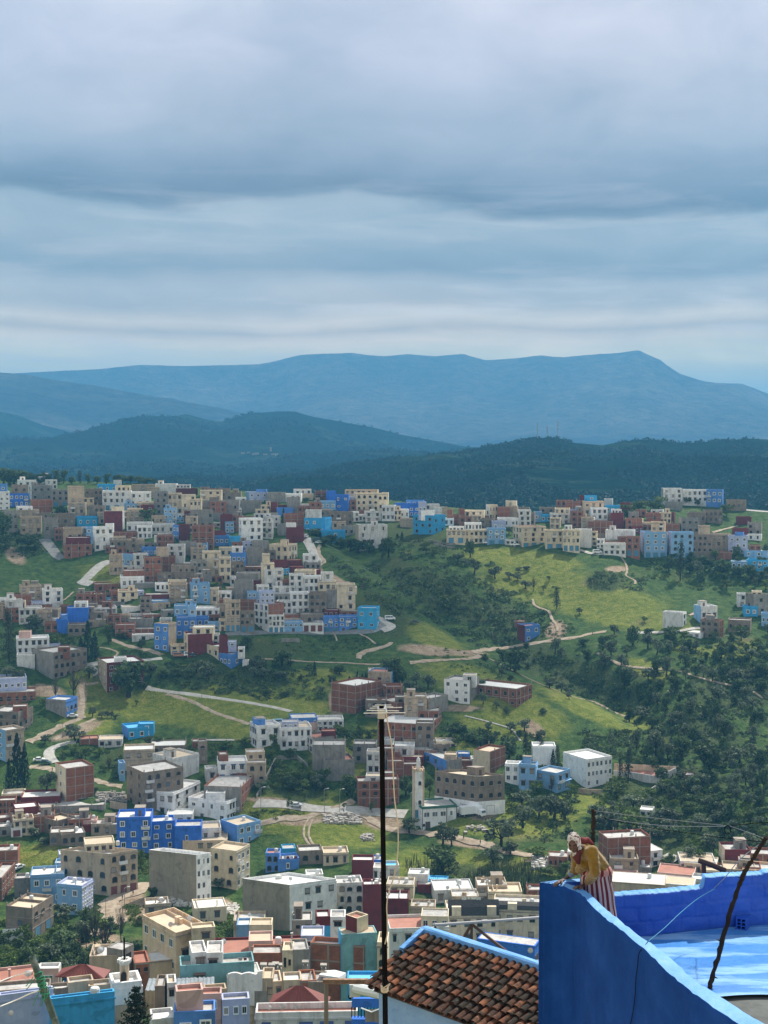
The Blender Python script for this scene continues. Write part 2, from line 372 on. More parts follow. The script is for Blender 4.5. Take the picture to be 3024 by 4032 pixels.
# ------------------------------------------------------------------ sky, sun, air
SUN_DIR=Vector((.40,.60,.86)).normalized()       # towards the sun: high, beyond the town to the right
sun=bpy.data.objects.new('sun',bpy.data.lights.new('sun','SUN')); COL.objects.link(sun)
sun.data.energy=5.0; sun.data.angle=R(1.5); sun.data.color=(1,.95,.87)
sun.rotation_euler=SUN_DIR.to_track_quat('Z','Y').to_euler()
def world():
    w=bpy.data.worlds.new('World'); S.world=w; w.use_nodes=True; nt=w.node_tree; L=nt.links
    bg=nt.nodes['Background']; bg.inputs['Strength'].default_value=.10
    sky=nd(nt,'ShaderNodeTexSky'); sky.sky_type='NISHITA'; sky.sun_disc=False
    sky.sun_elevation=math.asin(SUN_DIR.z); sky.sun_rotation=math.atan2(SUN_DIR.x,SUN_DIR.y)
    tc=nd(nt,'ShaderNodeTexCoord'); sx=nd(nt,'ShaderNodeSeparateXYZ'); L.new(tc.outputs['Generated'],sx.inputs[0])
    def mth(op,a,b=None,c=None):
        n=nd(nt,'ShaderNodeMath',operation=op)
        for i,v in enumerate((a,b,c)):
            if v is None: continue
            if isinstance(v,(int,float)): n.inputs[i].default_value=v
            else: L.new(v,n.inputs[i])
        return n.outputs[0]
    z=mth('MAXIMUM',sx.outputs[2],-.02)
    zz=mth('ADD',z,.10)
    u=mth('DIVIDE',sx.outputs[0],zz); v=mth('DIVIDE',sx.outputs[1],zz)
    cb=nd(nt,'ShaderNodeCombineXYZ'); L.new(u,cb.inputs[0]); L.new(v,cb.inputs[1]); cb.inputs[2].default_value=CLOUD_SEED
    n1=nd(nt,'ShaderNodeTexNoise',Scale=.85,Detail=9.,Roughness=.52,Distortion=.35); L.new(cb.outputs[0],n1.inputs['Vector'])
    mp=nd(nt,'ShaderNodeMapping'); mp.inputs['Scale'].default_value=(.55,1.5,1); L.new(cb.outputs[0],mp.inputs[0])
    n2=nd(nt,'ShaderNodeTexNoise',Scale=1.7,Detail=8.,Roughness=.55,Distortion=.3); L.new(mp.outputs[0],n2.inputs['Vector'])
    # cloud layers by height above the horizon, their edges bent by noise; seen through the air of the valley
    az=mth('DIVIDE',sx.outputs[0],mth('MAXIMUM',mth('ABSOLUTE',sx.outputs[1]),.2))
    cw=nd(nt,'ShaderNodeCombineXYZ'); L.new(mth('MULTIPLY',az,4.6),cw.inputs[0]); L.new(mth('MULTIPLY',z,12.5),cw.inputs[1]); cw.inputs[2].default_value=CLOUD_SEED
    nw=nd(nt,'ShaderNodeTexNoise',Scale=1.,Detail=6.,Roughness=.46); L.new(cw.outputs[0],nw.inputs['Vector'])
    zw=mth('ADD',z,mth('MULTIPLY',mth('SUBTRACT',nw.outputs[0],.5),mth('MULTIPLY',mth('MINIMUM',z,.3),.40)))
    T_=[(1400,(.50,.60,.72)),(1340,(.50,.61,.73)),(1300,(.38,.51,.66)),(1262,(.52,.62,.73)),(1200,(.36,.49,.64)),(1120,(.38,.51,.66)),(1060,(.25,.40,.57)),(960,(.31,.455,.61)),(868,(.33,.47,.62)),(832,(.165,.295,.46)),(760,(.21,.34,.51)),(600,(.35,.465,.625)),(400,(.44,.535,.69)),(200,(.53,.60,.76)),(0,(.60,.66,.80))]
    st=[]
    for y,c in T_:
        e=(HOR-y)/F; zz_=e/math.sqrt(1+e*e); tr=math.exp(-HAZE*min(15000,HTOP/zz_)); st.append((zz_,tuple(min(1,max(.04,(t/EXPO-h*(1-tr))/tr/.10/12)) for t,h in zip(c,HCOL))))
    st=[(0,st[0][1])]+st+[(.42,(.45,.49,.55)),(.7,(.44,.455,.48)),(1,(.44,.45,.46))]
    rp=ramp(nt,st); L.new(zw,rp.inputs[0])
    base=mixc(nt,rp.outputs[0],(12,12,12),1.,'MULTIPLY')
    s=mth('ADD',mth('MULTIPLY',n1.outputs[0],.7),mth('MULTIPLY',n2.outputs[0],.3))
    sh=ramp(nt,[(.36,(.90,.92,.94)),(.47,(.98,.985,.99)),(.56,(1.04,1.03,1.025)),(.68,(1.18,1.15,1.12))]); L.new(s,sh.inputs[0])
    cl=mixc(nt,base,sh.outputs[0],1.,'MULTIPLY')
    cb2=nd(nt,'ShaderNodeCombineXYZ'); L.new(mth('MULTIPLY',az,9.),cb2.inputs[0]); L.new(mth('MULTIPLY',z,19.),cb2.inputs[1]); cb2.inputs[2].default_value=11.2
    nb=nd(nt,'ShaderNodeTexNoise',Scale=1.,Detail=9.,Roughness=.56,Distortion=.5); L.new(cb2.outputs[0],nb.inputs['Vector'])
    sb=ramp(nt,[(.30,(.84,.87,.895)),(.5,(1,1,1)),(.70,(1.16,1.135,1.11))]); L.new(nb.outputs[0],sb.inputs[0]); cl=mixc(nt,cl,sb.outputs[0],1.,'MULTIPLY')
    # bright broken streaks low over the mountains
    cs=nd(nt,'ShaderNodeCombineXYZ'); L.new(mth('MULTIPLY',az,7.),cs.inputs[0]); L.new(mth('MULTIPLY',z,62.),cs.inputs[1]); cs.inputs[2].default_value=8.3
    ns=nd(nt,'ShaderNodeTexNoise',Scale=1.,Detail=8.,Roughness=.6,Distortion=.4); L.new(cs.outputs[0],ns.inputs['Vector'])
    rs=ramp(nt,[(.50,(0,0,0)),(.70,(1,1,1))]); L.new(ns.outputs[0],rs.inputs[0])
    lo=ramp(nt,[(.05,(.5,.5,.5)),(.095,(.65,.65,.65)),(.125,(.22,.22,.22)),(.17,(.2,.2,.2)),(.2,(0,0,0))]); L.new(z,lo.inputs[0])
    cl=mixc(nt,cl,(9.6,8.2,7.2),mth('MULTIPLY',rs.outputs[0],lo.outputs[0]))
    fin=mixc(nt,sky.outputs[0],cl,.95)
    L.new(fin,bg.inputs['Color'])
CLOUD_SEED=3.7
HAZE=1.3e-4; HTOP=790.; EXPO=2**.55; HCOL=(.075,.265,.47)
world()
def haze():
    mb=MB(); mb.box(-16000,16000,-200,20000,-330,HTOP)
    m=bpy.data.materials.new('haze'); m.use_nodes=True; nt=m.node_tree; nt.nodes.clear()
    out=nd(nt,'ShaderNodeOutputMaterial'); pv=nd(nt,'ShaderNodeVolumePrincipled')
    pv.inputs['Color'].default_value=(.155,.56,1.0,1); pv.inputs['Density'].default_value=HAZE; pv.inputs['Anisotropy'].default_value=.0
    nt.links.new(pv.outputs[0],out.inputs['Volume'])
    o=mb.build('haze',m); tag(o,kind='stuff')
haze()
S.view_settings.view_transform='Standard'; S.view_settings.look='None'; S.view_settings.exposure=.55; S.view_settings.gamma=1.
S.cycles.max_bounces=5; S.cycles.diffuse_bounces=3; S.cycles.glossy_bounces=2; S.cycles.volume_bounces=0; S.cycles.transparent_max_bounces=4
S.cycles.caustics_reflective=False; S.cycles.caustics_refractive=False

# unseen clouds above the frame, added to shade hill town, slope and far hills
def cloud(name,gx,gy,rx,ry,rot,seed,dens,H=1500.):
    k=H/SUN_DIR.z; c=Vector((gx+SUN_DIR.x*k,gy+SUN_DIR.y*k,H)); mb=MB(); a=R(rot); rows=[]
    for i in range(25):
        th=math.pi*i/24; row=[]
        for j in range(64):
            ph=2*math.pi*j/64; d=Vector((math.sin(th)*math.cos(ph),math.sin(th)*math.sin(ph),math.cos(th))); q=1+.35*mnoise.fractal(d*1.9+Vector((seed,0,0)),1.,2.,5)
            x,y=d.x*rx*q,d.y*ry*q; row.append((x*math.cos(a)-y*math.sin(a),x*math.sin(a)+y*math.cos(a),d.z*(60 if d.z<0 else 110)*q))
        rows.append(row)
    mb.grid(rows,0,True)
    m=bpy.data.materials.new('cloud_'+str(seed)); m.use_nodes=True; nt=m.node_tree; nt.nodes.clear(); o=nd(nt,'ShaderNodeOutputMaterial'); t=nd(nt,'ShaderNodeBsdfTransparent'); d=nd(nt,'ShaderNodeBsdfDiffuse'); d.inputs[0].default_value=(.85,.85,.86,1); tl=nd(nt,'ShaderNodeBsdfTranslucent'); tl.inputs[0].default_value=(.85,.85,.86,1)
    m1=nd(nt,'ShaderNodeMixShader'); m1.inputs[0].default_value=.6; nt.links.new(d.outputs[0],m1.inputs[1]); nt.links.new(tl.outputs[0],m1.inputs[2]); mx=nd(nt,'ShaderNodeMixShader'); mx.inputs[0].default_value=dens; nt.links.new(t.outputs[0],mx.inputs[1]); nt.links.new(m1.outputs[0],mx.inputs[2]); nt.links.new(mx.outputs[0],o.inputs[0])
    ob=mb.build(name,m,None,True); ob.location=c; tag(ob,kind='stuff')
cloud('cloud',-110,735,170,95,4,1.3,.30)
cloud('cloud',0,5300,6500,3500,0,3.1,.22,5200.)
cloud('cloud',45,640,60,62,-20,5.2,.38)
# ------------------------------------------------------------------ the town
TILE={'a':1830,'b':2330,'c':2830,'d':3330}
SC=756/1659.
def tilexf(t):
    if t=='e0': return 0,3600,800/1659.
    if t=='e1': return 756,3600,SC
    if t=='f': return 1400,3600,800/1659.
    if t=='g': return 2016,3200,1008/1659.
    return 756*int(t[1]),TILE[t[0]],SC
def T(t,x,y):
    a,b,s=tilexf(t); return a+x*s,b+y*s
def unit_window(style):
    mb=MB(); ms=[M['pane'],M['frame_w']]
    fr='frame_w'; pane='pane'
    if style in('void','arch'): pane='void'
    if style=='shutter': pane='shutter'
    if style in('hood','arch','varch','shutter'): fr='frame_d'
    if style=='plain': fr='frame_w'
    ms=[M[pane],M[fr],M['hood_b' if style=='bhood' else 'hood'],M['conc']]
    if style in('arch','varch'):
        pts=[(-.5,-.5),(.5,-.5),(.5,.2)]+[(.5*math.cos(a),.2+.3*math.sin(a)) for a in np.linspace(0,math.pi,9)[1:-1]]+[(-.5,.2)]
        mb.poly([(x,-.03,z) for x,z in pts],0)
        n=len(pts)
        for i in range(n):
            (x,z),(u,w)=pts[i],pts[(i+1)%n]
            mb.poly([(x,-.09,z),(u,-.09,w),(u*1.16,-.09,w*1.14),(x*1.16,-.09,z*1.14)],3 if style=='arch' else 1)
            mb.poly([(x,.04,z),(u,.04,w),(u,-.09,w),(x,-.09,z)],3)
            mb.poly([(x*1.16,-.09,z*1.14),(u*1.16,-.09,w*1.14),(u*1.16,.04,w*1.14),(x*1.16,.04,z*1.14)],3)
        mb.box(-.62,.62,-.2,.04,-.64,-.55,3)
        return mb.mesh('window_'+style,ms)
    mb.box(-.5,.5,-.02,.04,-.5,.5,0)
    if style=='void':
        mb.box(-.56,.56,-.14,.04,-.58,-.5,3); return mb.mesh('window_void',ms)
    w=.16 if style=='framed' else .07
    mb.box(-.5-w*.5,-.5+w*.5,-.08,.04,-.5,.5,1); mb.box(.5-w*.5,.5+w*.5,-.08,.04,-.5,.5,1)
    mb.box(-.5-w*.5,.5+w*.5,-.082,.04,.5-w*.4,.5+w*.6,1); mb.box(-.5-w*.5,.5+w*.5,-.12,.04,-.5-w*.6,-.5+w*.4,1)
    if style!='shutter': mb.box(-.025,.025,-.06,.04,-.46,.46,1)
    else:
        mb.box(-.46,.46,-.05,-.015,-.42,-.28,2)
    if style in('hood','bhood'):
        mb.poly([(-.66,.04,.78),(-.66,-.38,.58),(.66,-.38,.58),(.66,.04,.78)][::-1],2)
        mb.box(-.66,.66,-.38,.04,.54,.62,2)
    if style=='shutter': mb.box(-.6,.6,-.16,.04,.54,.62,3)
    return mb.mesh('window_'+style,ms)
WIN={s:unit_window(s) for s in('plain','hood','bhood','framed','shutter','arch','varch','void')}
def unit_door(k):
    mb=MB(); mb.box(-.5,.5,-.04,.04,0,1,0)
    for i in range(1,7): mb.box(-.5,.5,-.055,-.03,i/7.-.008,i/7.+.008,1)
    mb.box(-.55,-.5,-.09,.04,0,1.05,1); mb.box(.5,.55,-.09,.04,0,1.05,1); mb.box(-.5,.5,-.088,.04,1,1.05,1)
    return mb.mesh('door_'+k,[M['door_'+k],M['conc']])
DOOR={k:unit_door(k) for k in 'tmbl'}
STY={'W':'hood','w':'hood','C':'hood','c':'shutter','G':'void','g':'varch','R':'void','M':'plain','B':'framed','b':'framed','l':'framed','s':'framed','v':'framed','T':'void','P':'plain','O':'hood','t':'shutter'}
CNAME={'W':'white','w':'off-white','C':'cream','c':'tan','G':'grey concrete','g':'brown-grey','R':'red brick','M':'maroon','B':'royal blue','b':'blue','l':'light blue','s':'sky blue','v':'lavender','T':'taupe','P':'pink','O':'orange','t':'teal'}
ROOFK={'q':'roof_w','o':'roof_t','y':'roof_c','i':'roof_s','j':'roof_g'}
_b=MB(); _b.box(-.13,.13,-.13,.13,0,1); _b.box(-.03,.03,-.03,.03,1,1.6); STUB=_b.mesh('column_stub',[M['conc']])
def _rd(col):
    mb=MB(); n=12; mb.grid([[(rr*math.cos(2*math.pi*k/n),-.3+.5*rr*rr,rr*math.sin(2*math.pi*k/n)) for k in range(n)] for rr in(.02,.25,.5)],0,True)
    mb.tube([(0,-.3,-.45),(0,-.75,-.05)],.02,5,1); mb.tube([(0,-.2,0),(0,.15,-.2),(0,.35,-.95)],.03,5,1); return mb.mesh('roof_dish',[M[col],M['steel']],True)
ROOFDISH={c:_rd(c) for c in('dish','tank')}
_b=MB(); _b.box(-.5,.5,-1.0,.04,-.1,.06); _b.box(-.5,.5,-1.,-.93,.06,.9,0); _b.box(-.5,-.47,-.93,.04,.06,.9); _b.box(.47,.5,-.93,.04,.06,.9)
BALC=_b.mesh('balcony',[WALL['w']])
HOUSES=[]
def parse_face(s):
    # 'RxCstyle+Nd' -> rows, cols, style or None, doors, doorkind
    doors=0;dk='t'
    if '+' in s:
        s,d=s.split('+'); doors=int(d[0]); dk=d[1]
    if s in('-',''): return 0,0,None,doors,dk
    sty={'a':'arch','r':'varch','h':'hood','f':'framed','s':'shutter','p':'plain','v':'void','b':'bhood'}.get(s[-1])
    if sty: s=s[:-1]
    r,c=s.rstrip('L').split('x'); return int(r),int(c),sty,doors,dk
def put_openings(root,length,h,spec,code,left,near,sk=math.pi/2):
    rows,cols,sty,doors,dk=spec
    sty=sty or STY[code]
    he=h-.5; ns=rows+(1 if doors else 0)
    def place(name,me,u,z,sx,sz):
        loc=(-u*math.cos(sk),u*math.sin(sk),z) if left else (u,0,z)
        return link(name,me,root,loc,(0,0,-sk if left else 0),(sx,1,sz))
    if ns==0: return
    sh=he/ns
    bal=[rnd.randrange(cols)] if code in 'WwCcPOlvbsBg' and length>7 and rows>1 and rnd.random()<.5 else None
    for r in range(rows):
        zc=sh*(r+(1 if doors else 0)+.52)
        for c in range(cols):
            if rnd.random()<.06 and rows*cols>3: continue
            u=length*(c+.5)/cols+rnd.uniform(-.05,.05)*length/cols*2
            s2=sty
            if sty=='hood' and rnd.random()<.12: s2='shutter'
            if sty=='shutter' and rnd.random()<.3: s2='hood'
            ww=min(1.35,.5*length/cols); hh=min(1.55,.5*sh)
            if sty=='varch' or sty=='arch': ww*=1.05; hh*=1.05
            if rnd.random()<.15: ww*=rnd.uniform(.55,.8)
            if rnd.random()<.12: hh*=rnd.uniform(.6,.85)
            place('window',WIN[s2],u,zc+rnd.uniform(-.02,.02),ww,hh)
            if not left and r>0 and bal and c in bal: place('balcony',BALC,u,zc-sh*.5,min(2.6,.85*length/cols),1)
    for c in range(doors):
        u=length*(c+.5)/doors
        place('garage_door' if dk!='b' else 'door',DOOR[dk],u,.05,min(2.6 if dk!='b' else 1.1,.62*length/doors),min(2.7,sh*.85))
def house(t,row,label=None,name='house',cat='house',base=None,host=None):
    f=row.split(); x0,xc,x1=f[0],f[1],f[2]; yt,yb=float(f[3]),float(f[4]); cL,cR=f[5][0],f[5][-1]
    wL=parse_face(f[6]); wR=parse_face(f[7]); opt=f[8] if len(f)>8 else ''
    x0=float(x0); x1=float(x1); frontal=xc=='='
    xc=x0 if frontal else float(xc)
    p0,pb=T(t,x0,yb); pc=T(t,xc,yb)[0]; p1=T(t,x1,yb)[0]; ptop=T(t,xc,yt)[1]
    D=float(Dg(pc,max(pb,ridge(pc)+2))) if base is None else base
    C=P(pc,pb,D); dz=P(pc,ptop,D).z; h=max(2.2,dz-C.z)
    az=math.atan2(C.x,C.y); wr=max(.3,p1-pc)/F; wl=max(0,pc-p0)/F
    # distance along the axis of view from C for a step (right r, forward f): use the view-aligned frame
    dist=math.hypot(C.x,C.y)
    ex=re.search(r'z(\d+)',opt)
    sk=math.pi/2
    if frontal:
        th=R(rnd.choice((-1,1))*rnd.uniform(1,7)); a=wr*dist/(math.cos(th)-wr*math.sin(th)); b=float(ex.group(1)) if ex else min(10,max(5,.9*a))
    else:
        th=math.atan2(wl,wr); th=min(max(th,R(10)),R(80))
        q=re.search(r'@(\d+)',opt)
        if q:
            qa=float(q.group(1))
            if (wl>1.5*wr and qa<45) or (wr>1.5*wl and qa>45): qa=90-qa
            th=R(qa)
        a=wr*dist/(math.cos(th)-wr*math.sin(th)); b=wl*dist/max(.05,(math.sin(th)-wl*math.cos(th)))
        sk=math.pi/2
        if 'S' in opt:
            th=R(20); tl=R(27); sk=th+tl; a=wr*dist/(math.cos(th)-wr*math.sin(th)); b=wl*dist/(math.cos(tl)-wl*math.sin(tl))
        a=min(a,40); b=min(b,40)
    near=pb>3250
    if host is None: root=empty(name,C,th-az)
    else: root=None
    n=len(HOUSES); lw=0.2; ph=.75 if h>4 else .4
    if 'P' in opt: ph=.12
    mats=[WALL[cR],WALL[cL],M['conc']]
    mb=MB(); zb=-5. if host is None else -2.5
    mb.poly([(0,0,zb),(a,0,zb),(a,0,h),(0,0,h)],0); mb.poly([(0,b,zb),(0,0,zb),(0,0,h),(0,b,h)],1)
    mb.poly([(a,0,zb),(a,b,zb),(a,b,h),(a,0,h)],1 if not frontal else 0); mb.poly([(a,b,zb),(0,b,zb),(0,b,h),(a,b,h)],0)
    i0,i1,j0,j1=lw,a-lw,lw,b-lw; zi=h-ph
    for q in ([(0,0),(a,0),(i1,j0),(i0,j0)],[(a,0),(a,b),(i1,j1),(i1,j0)],[(a,b),(0,b),(i0,j1),(i1,j1)],[(0,b),(0,0),(i0,j0),(i0,j1)]): mb.poly([(x,y,h) for x,y in q],0)
    for q in ([(i0,j0),(i1,j0)],[(i1,j0),(i1,j1)],[(i1,j1),(i0,j1)],[(i0,j1),(i0,j0)]):
        (x,y),(u,v)=q; mb.poly([(x,y,h),(u,v,h),(u,v,zi),(x,y,zi)],0)
    def shear(o):
        if sk<1.5: o.data.transform(Matrix(((1,-math.cos(sk),0,0),(0,math.sin(sk),0,0),(0,0,1,0),(0,0,0,1))))
        return o
    # slab edges / string courses
    if cR in 'WwCcOPlvbsB' and h>4:
        mb.box(-.12,a+.12,-.14,-.001,h-ph-.16,h-ph+.06,2 if cR in 'CcO' else 0); mb.box(-.14,-.001,0,b,h-ph-.16,h-ph+.06,1)
    if cR in 'Ggc' and 'L' not in opt and rnd.random()<.5 and h>6:
        ns=max(2,round(h/3.1))
        for k in range(1,ns): mb.box(-.06,a+.06,-.07,-.0015,h*k/ns-.14,h*k/ns+.08,2); mb.box(-.07,-.0015,0,b,h*k/ns-.14,h*k/ns+.08,2)
    if 'L' in opt:
        for k in range(1,max(2,round(h/3.1))): mb.box(-.1,a+.1,-.9,-.002,h*k/max(2,round(h/3.1))-.1,h*k/max(2,round(h/3.1))+.1,0)
    if host is None: shear(mb.build('wall',mats,root))
    else:                                                       # a room standing on the roof of its house
        root=mb.build('roof_room',mats); root.parent=host['o']
        root.matrix_parent_inverse=Matrix.Identity(4)
        q=host['rz']; dv=C-host['C']; cq,sq=math.cos(-q),math.sin(-q)
        root.location=(dv.x*cq-dv.y*sq,dv.x*sq+dv.y*cq,dv.z); root.rotation_euler=(0,0,th-az-q); opt=opt.replace('k','').replace('n','')
    rk=next((ROOFK[c] for c in opt if c in ROOFK),None) or rnd.choice(['roof_g','roof_g','roof_w','roof_c'] if cR not in 'RG' else ['roof_g'])
    rb=MB(); rb.box(i0,i1,j0,j1,zi-.2,zi+.003,0,'b'); roof=shear(rb.build('roof',[M[rk]],root))
    if cR=='R' or cL=='R' :
        if 'F' not in opt:
            fb=MB(); w=.17; ns=max(1,round(h/3.1))
            if cR=='R':
                nc=max(1,round(a/3.6))
                for k in range(nc+1):
                    u=a*k/nc; fb.box(max(-.03,u-w),min(a+.03,u+w),-.03,.05,-1,h-.1,0)
                for k in range(1,ns+1): fb.box(0,a,-.045,.05,h*k/ns-.3,h*k/ns-.06,0)
            if cL=='R':
                nc=max(1,round(b/3.6))
                for k in range(nc+1):
                    u=b*k/nc; fb.box(-.03,.05,max(-.03,u-w),min(b+.03,u+w),-1,h-.1,0)
                for k in range(1,ns+1): fb.box(-.045,.05,0,b,h*k/ns-.3,h*k/ns-.06,0)
            shear(fb.build('concrete_frame',[M['conc']],root))
    if near or True:
        put_openings(root,a,h,wR,cR,False,near); put_openings(root,b,h,wL,cL,True,near,sk)
    if 'k' in opt and a>3 and b>3:                              # stair box on the roof
        kb=MB(); kw=min(3.2,a*.4); kd=min(3.4,b*.5); u=a*rnd.choice((.12,.5)); v=b*.35
        kb.box(u,u+kw,v,v+kd,zi-.05,h+1.9,0,'b'); kb.box(u-.12,u+kw+.12,v-.12,v+kd+.12,h+1.9,h+2.08,1)
        sb=shear(kb.build('stair_house',[WALL[cR if cR not in 'RM' else 'G'],M['conc']],root))
        link('door',DOOR['b'],sb,(u+kw*.5-v*math.cos(sk),v*math.sin(sk),zi+.02),None,(.9,1,1.9))
    if cR in 'RGg' and rnd.random()<.55 and a>4 and host is None:       # unfinished: columns with rods standing up from the roof
        for u in np.linspace(.2,a-.2,max(2,int(a/3.5)+1)):
            for v in (.2,b-.2):
                if rnd.random()<.7:
                    link('column_stub',STUB,root,(u-v*math.cos(sk),v*math.sin(sk),h-.05),None,(1,1,rnd.uniform(.4,1.2)))
    if near and host is None and rnd.random()<.4 and a>4: opt+='n'
    if D<400 and host is None and a>5 and b>4 and 'P' not in opt:        # low dividing walls, vents and boxes on the near roofs
        for _ in range(rnd.randint(1,3)):
            cl=MB()
            u=rnd.uniform(.5,a-1.6); v=rnd.uniform(.6,b-1.6); q=rnd.random()
            if q<.4: cl.box(u,u+rnd.uniform(.5,1.3),v,v+rnd.uniform(.5,1.1),zi,zi+rnd.uniform(.4,1.3))
            elif q<.7: cl.box(u,u+.12,.25,b-.25,zi,zi+rnd.uniform(.5,1.1))
            else: cl.box(u,u+.3,v,v+.3,zi,zi+1.4); cl.box(u-.08,u+.38,v-.08,v+.38,zi+1.4,zi+1.55)
            shear(cl.build('roof_box' if q<.4 else 'dividing_wall' if q<.7 else 'vent',[WALL[cR if cR not in 'RM' else 'w']],root))
        for _ in range(rnd.choice((0,1,1,2))):
            mdl=rnd.choice(('dish','tank')); u=rnd.uniform(.6,a-.6); v=rnd.uniform(.4,b*.6); ln_=link('roof_dish',ROOFDISH[mdl],root,(u-v*math.cos(sk),v*math.sin(sk),zi+.9),(R(-25),0,-root.rotation_euler.z+rnd.uniform(-.5,.4)),(1,1,1))
    if 'n' in opt:                                              # water tank
        tb=MB(); tb.lathe([(.55,0),(.6,.1),(.6,1.1),(.5,1.3),(.15,1.4)],10,0,(a*.7,b*.6,zi)); tb.build('water_tank',[M['tank']],root)
    if host is None: HOUSES.append(dict(C=C,rz=th-az,o=root,x0=p0,x1=p1,yt=ptop,yb=pb,cL=cL,cR=cR,wL=wL,wR=wR,fr=frontal,h=h,a=a,b=b,lab=label,cat=cat,opt=opt,D=D))
    return root
import re
def town(t,txt,base=None):
    for ln in txt.strip().split('\n'):
        ln=ln.strip()
        if not ln: continue
        lab=None;name='house';cat='house'
        if '|' in ln:
            q=[s.strip() for s in ln.split('|')]; ln=q[0]; lab=q[1] or None
            if len(q)>2: name=q[2].replace(' ','_'); cat=q[2]
        ROWS.append((t,ln,lab,name,cat,base))
ROWS=[]
town('a0','''
-60 = 75 230 395 W - 4x3f k
0 = 55 165 240 b - 1x1
160 = 305 130 200 W - 1x3 k
100 = 235 175 255 g - 1x2
75 = 240 248 365 B - 2x4
335 = 430 100 165 W - 2x2 k
400 = 490 130 210 w - 2x2
240 275 445 180 312 wG 3x1 2x3 k
275 = 445 304 415 R - -
445 = 590 215 362 G - 2x3+2t
590 = 722 185 430 c - 1x2
630 = 725 225 360 w - -
595 = 730 358 446 W - 2x3
735 = 885 210 362 g - 3x4
760 = 900 355 482 g - 2x3
848 = 1002 170 236 s - 1x3 i
1005 = 1130 180 232 C - 1x3v
985 = 1050 133 185 w - -
885 = 1125 225 392 W - 2x5+3t q | large white block with two rows of dark hooded windows on the town's skyline
1140 = 1340 172 238 c - 1x1
1340 = 1522 165 242 w - - k
1120 = 1300 235 362 W - 2x3 q
1165 = 1340 325 412 C - 1x3 y
1340 = 1450 230 432 G - 4x2
1450 = 1570 245 432 C - 3x3
1570 = 1690 258 445 C - 3x2
1522 = 1690 204 262 M - -
1525 = 1640 172 202 w - 1x4
150 = 275 360 424 W - 1x2
165 = 330 390 454 c - 1x2
175 = 347 450 602 c - 2x3
30 = 150 400 582 G - 2x3
905 1060 1077 400 578 Mw - - | tall windowless maroon wall with a pale stair box on top, left hill town
965 = 1070 365 402 C - -
385 = 500 460 645 G - 1x2
475 = 640 425 548 g - 1x3
665 = 835 450 534 s - 1x3 i
545 = 700 545 695 c - 1x4
570 = 762 630 692 M - -
560 = 785 690 812 R - 2x3 q
715 = 816 540 662 w - 2x2
818 = 975 540 750 W - 3x3 q@10 | tall plain white house with small square windows above the bend of the left road
910 = 975 510 545 W - -
980 = 1190 585 662 R - 1x3
1095 = 1312 500 592 w - 1x4
1190 = 1312 530 642 W - 2x3
1310 = 1432 440 522 c - 1x4
1440 = 1586 455 502 l - 1x4 q
1310 = 1492 515 602 w - 1x5
1495 1546 1640 520 662 bM 2x2 -
1333 = 1432 615 692 W - -
1380 = 1512 630 692 G - -
1040 = 1242 650 752 c - 1x3
1040 = 1096 668 752 w - -
1240 = 1346 675 722 G - 1x2
1235 = 1352 715 798 b - 1x4
1350 = 1452 715 792 c - -
1448 = 1552 700 797 M - -
1550 = 1690 665 778 G - 1x2
945 = 1052 775 952 c - 2x3 k
1050 1165 1272 770 908 lM 1x3 - o | blue and white striped house with a maroon side wall on the left slope
1250 = 1392 800 1012 R - 3x3
1350 = 1512 795 920 R - -
1065 = 1242 915 972 R - -
1045 = 1242 965 1078 W - 1x4
1360 = 1482 935 1036 g - 2x3
1480 = 1690 870 1026 g - 2x4
1590 = 1690 848 900 w - 1x2
1170 = 1342 1025 1085 G - -
1340 = 1462 1025 1092 W - 1x3
1460 = 1690 1025 1100 R - -
820 = 1022 1030 1104 R - 1x2
''')
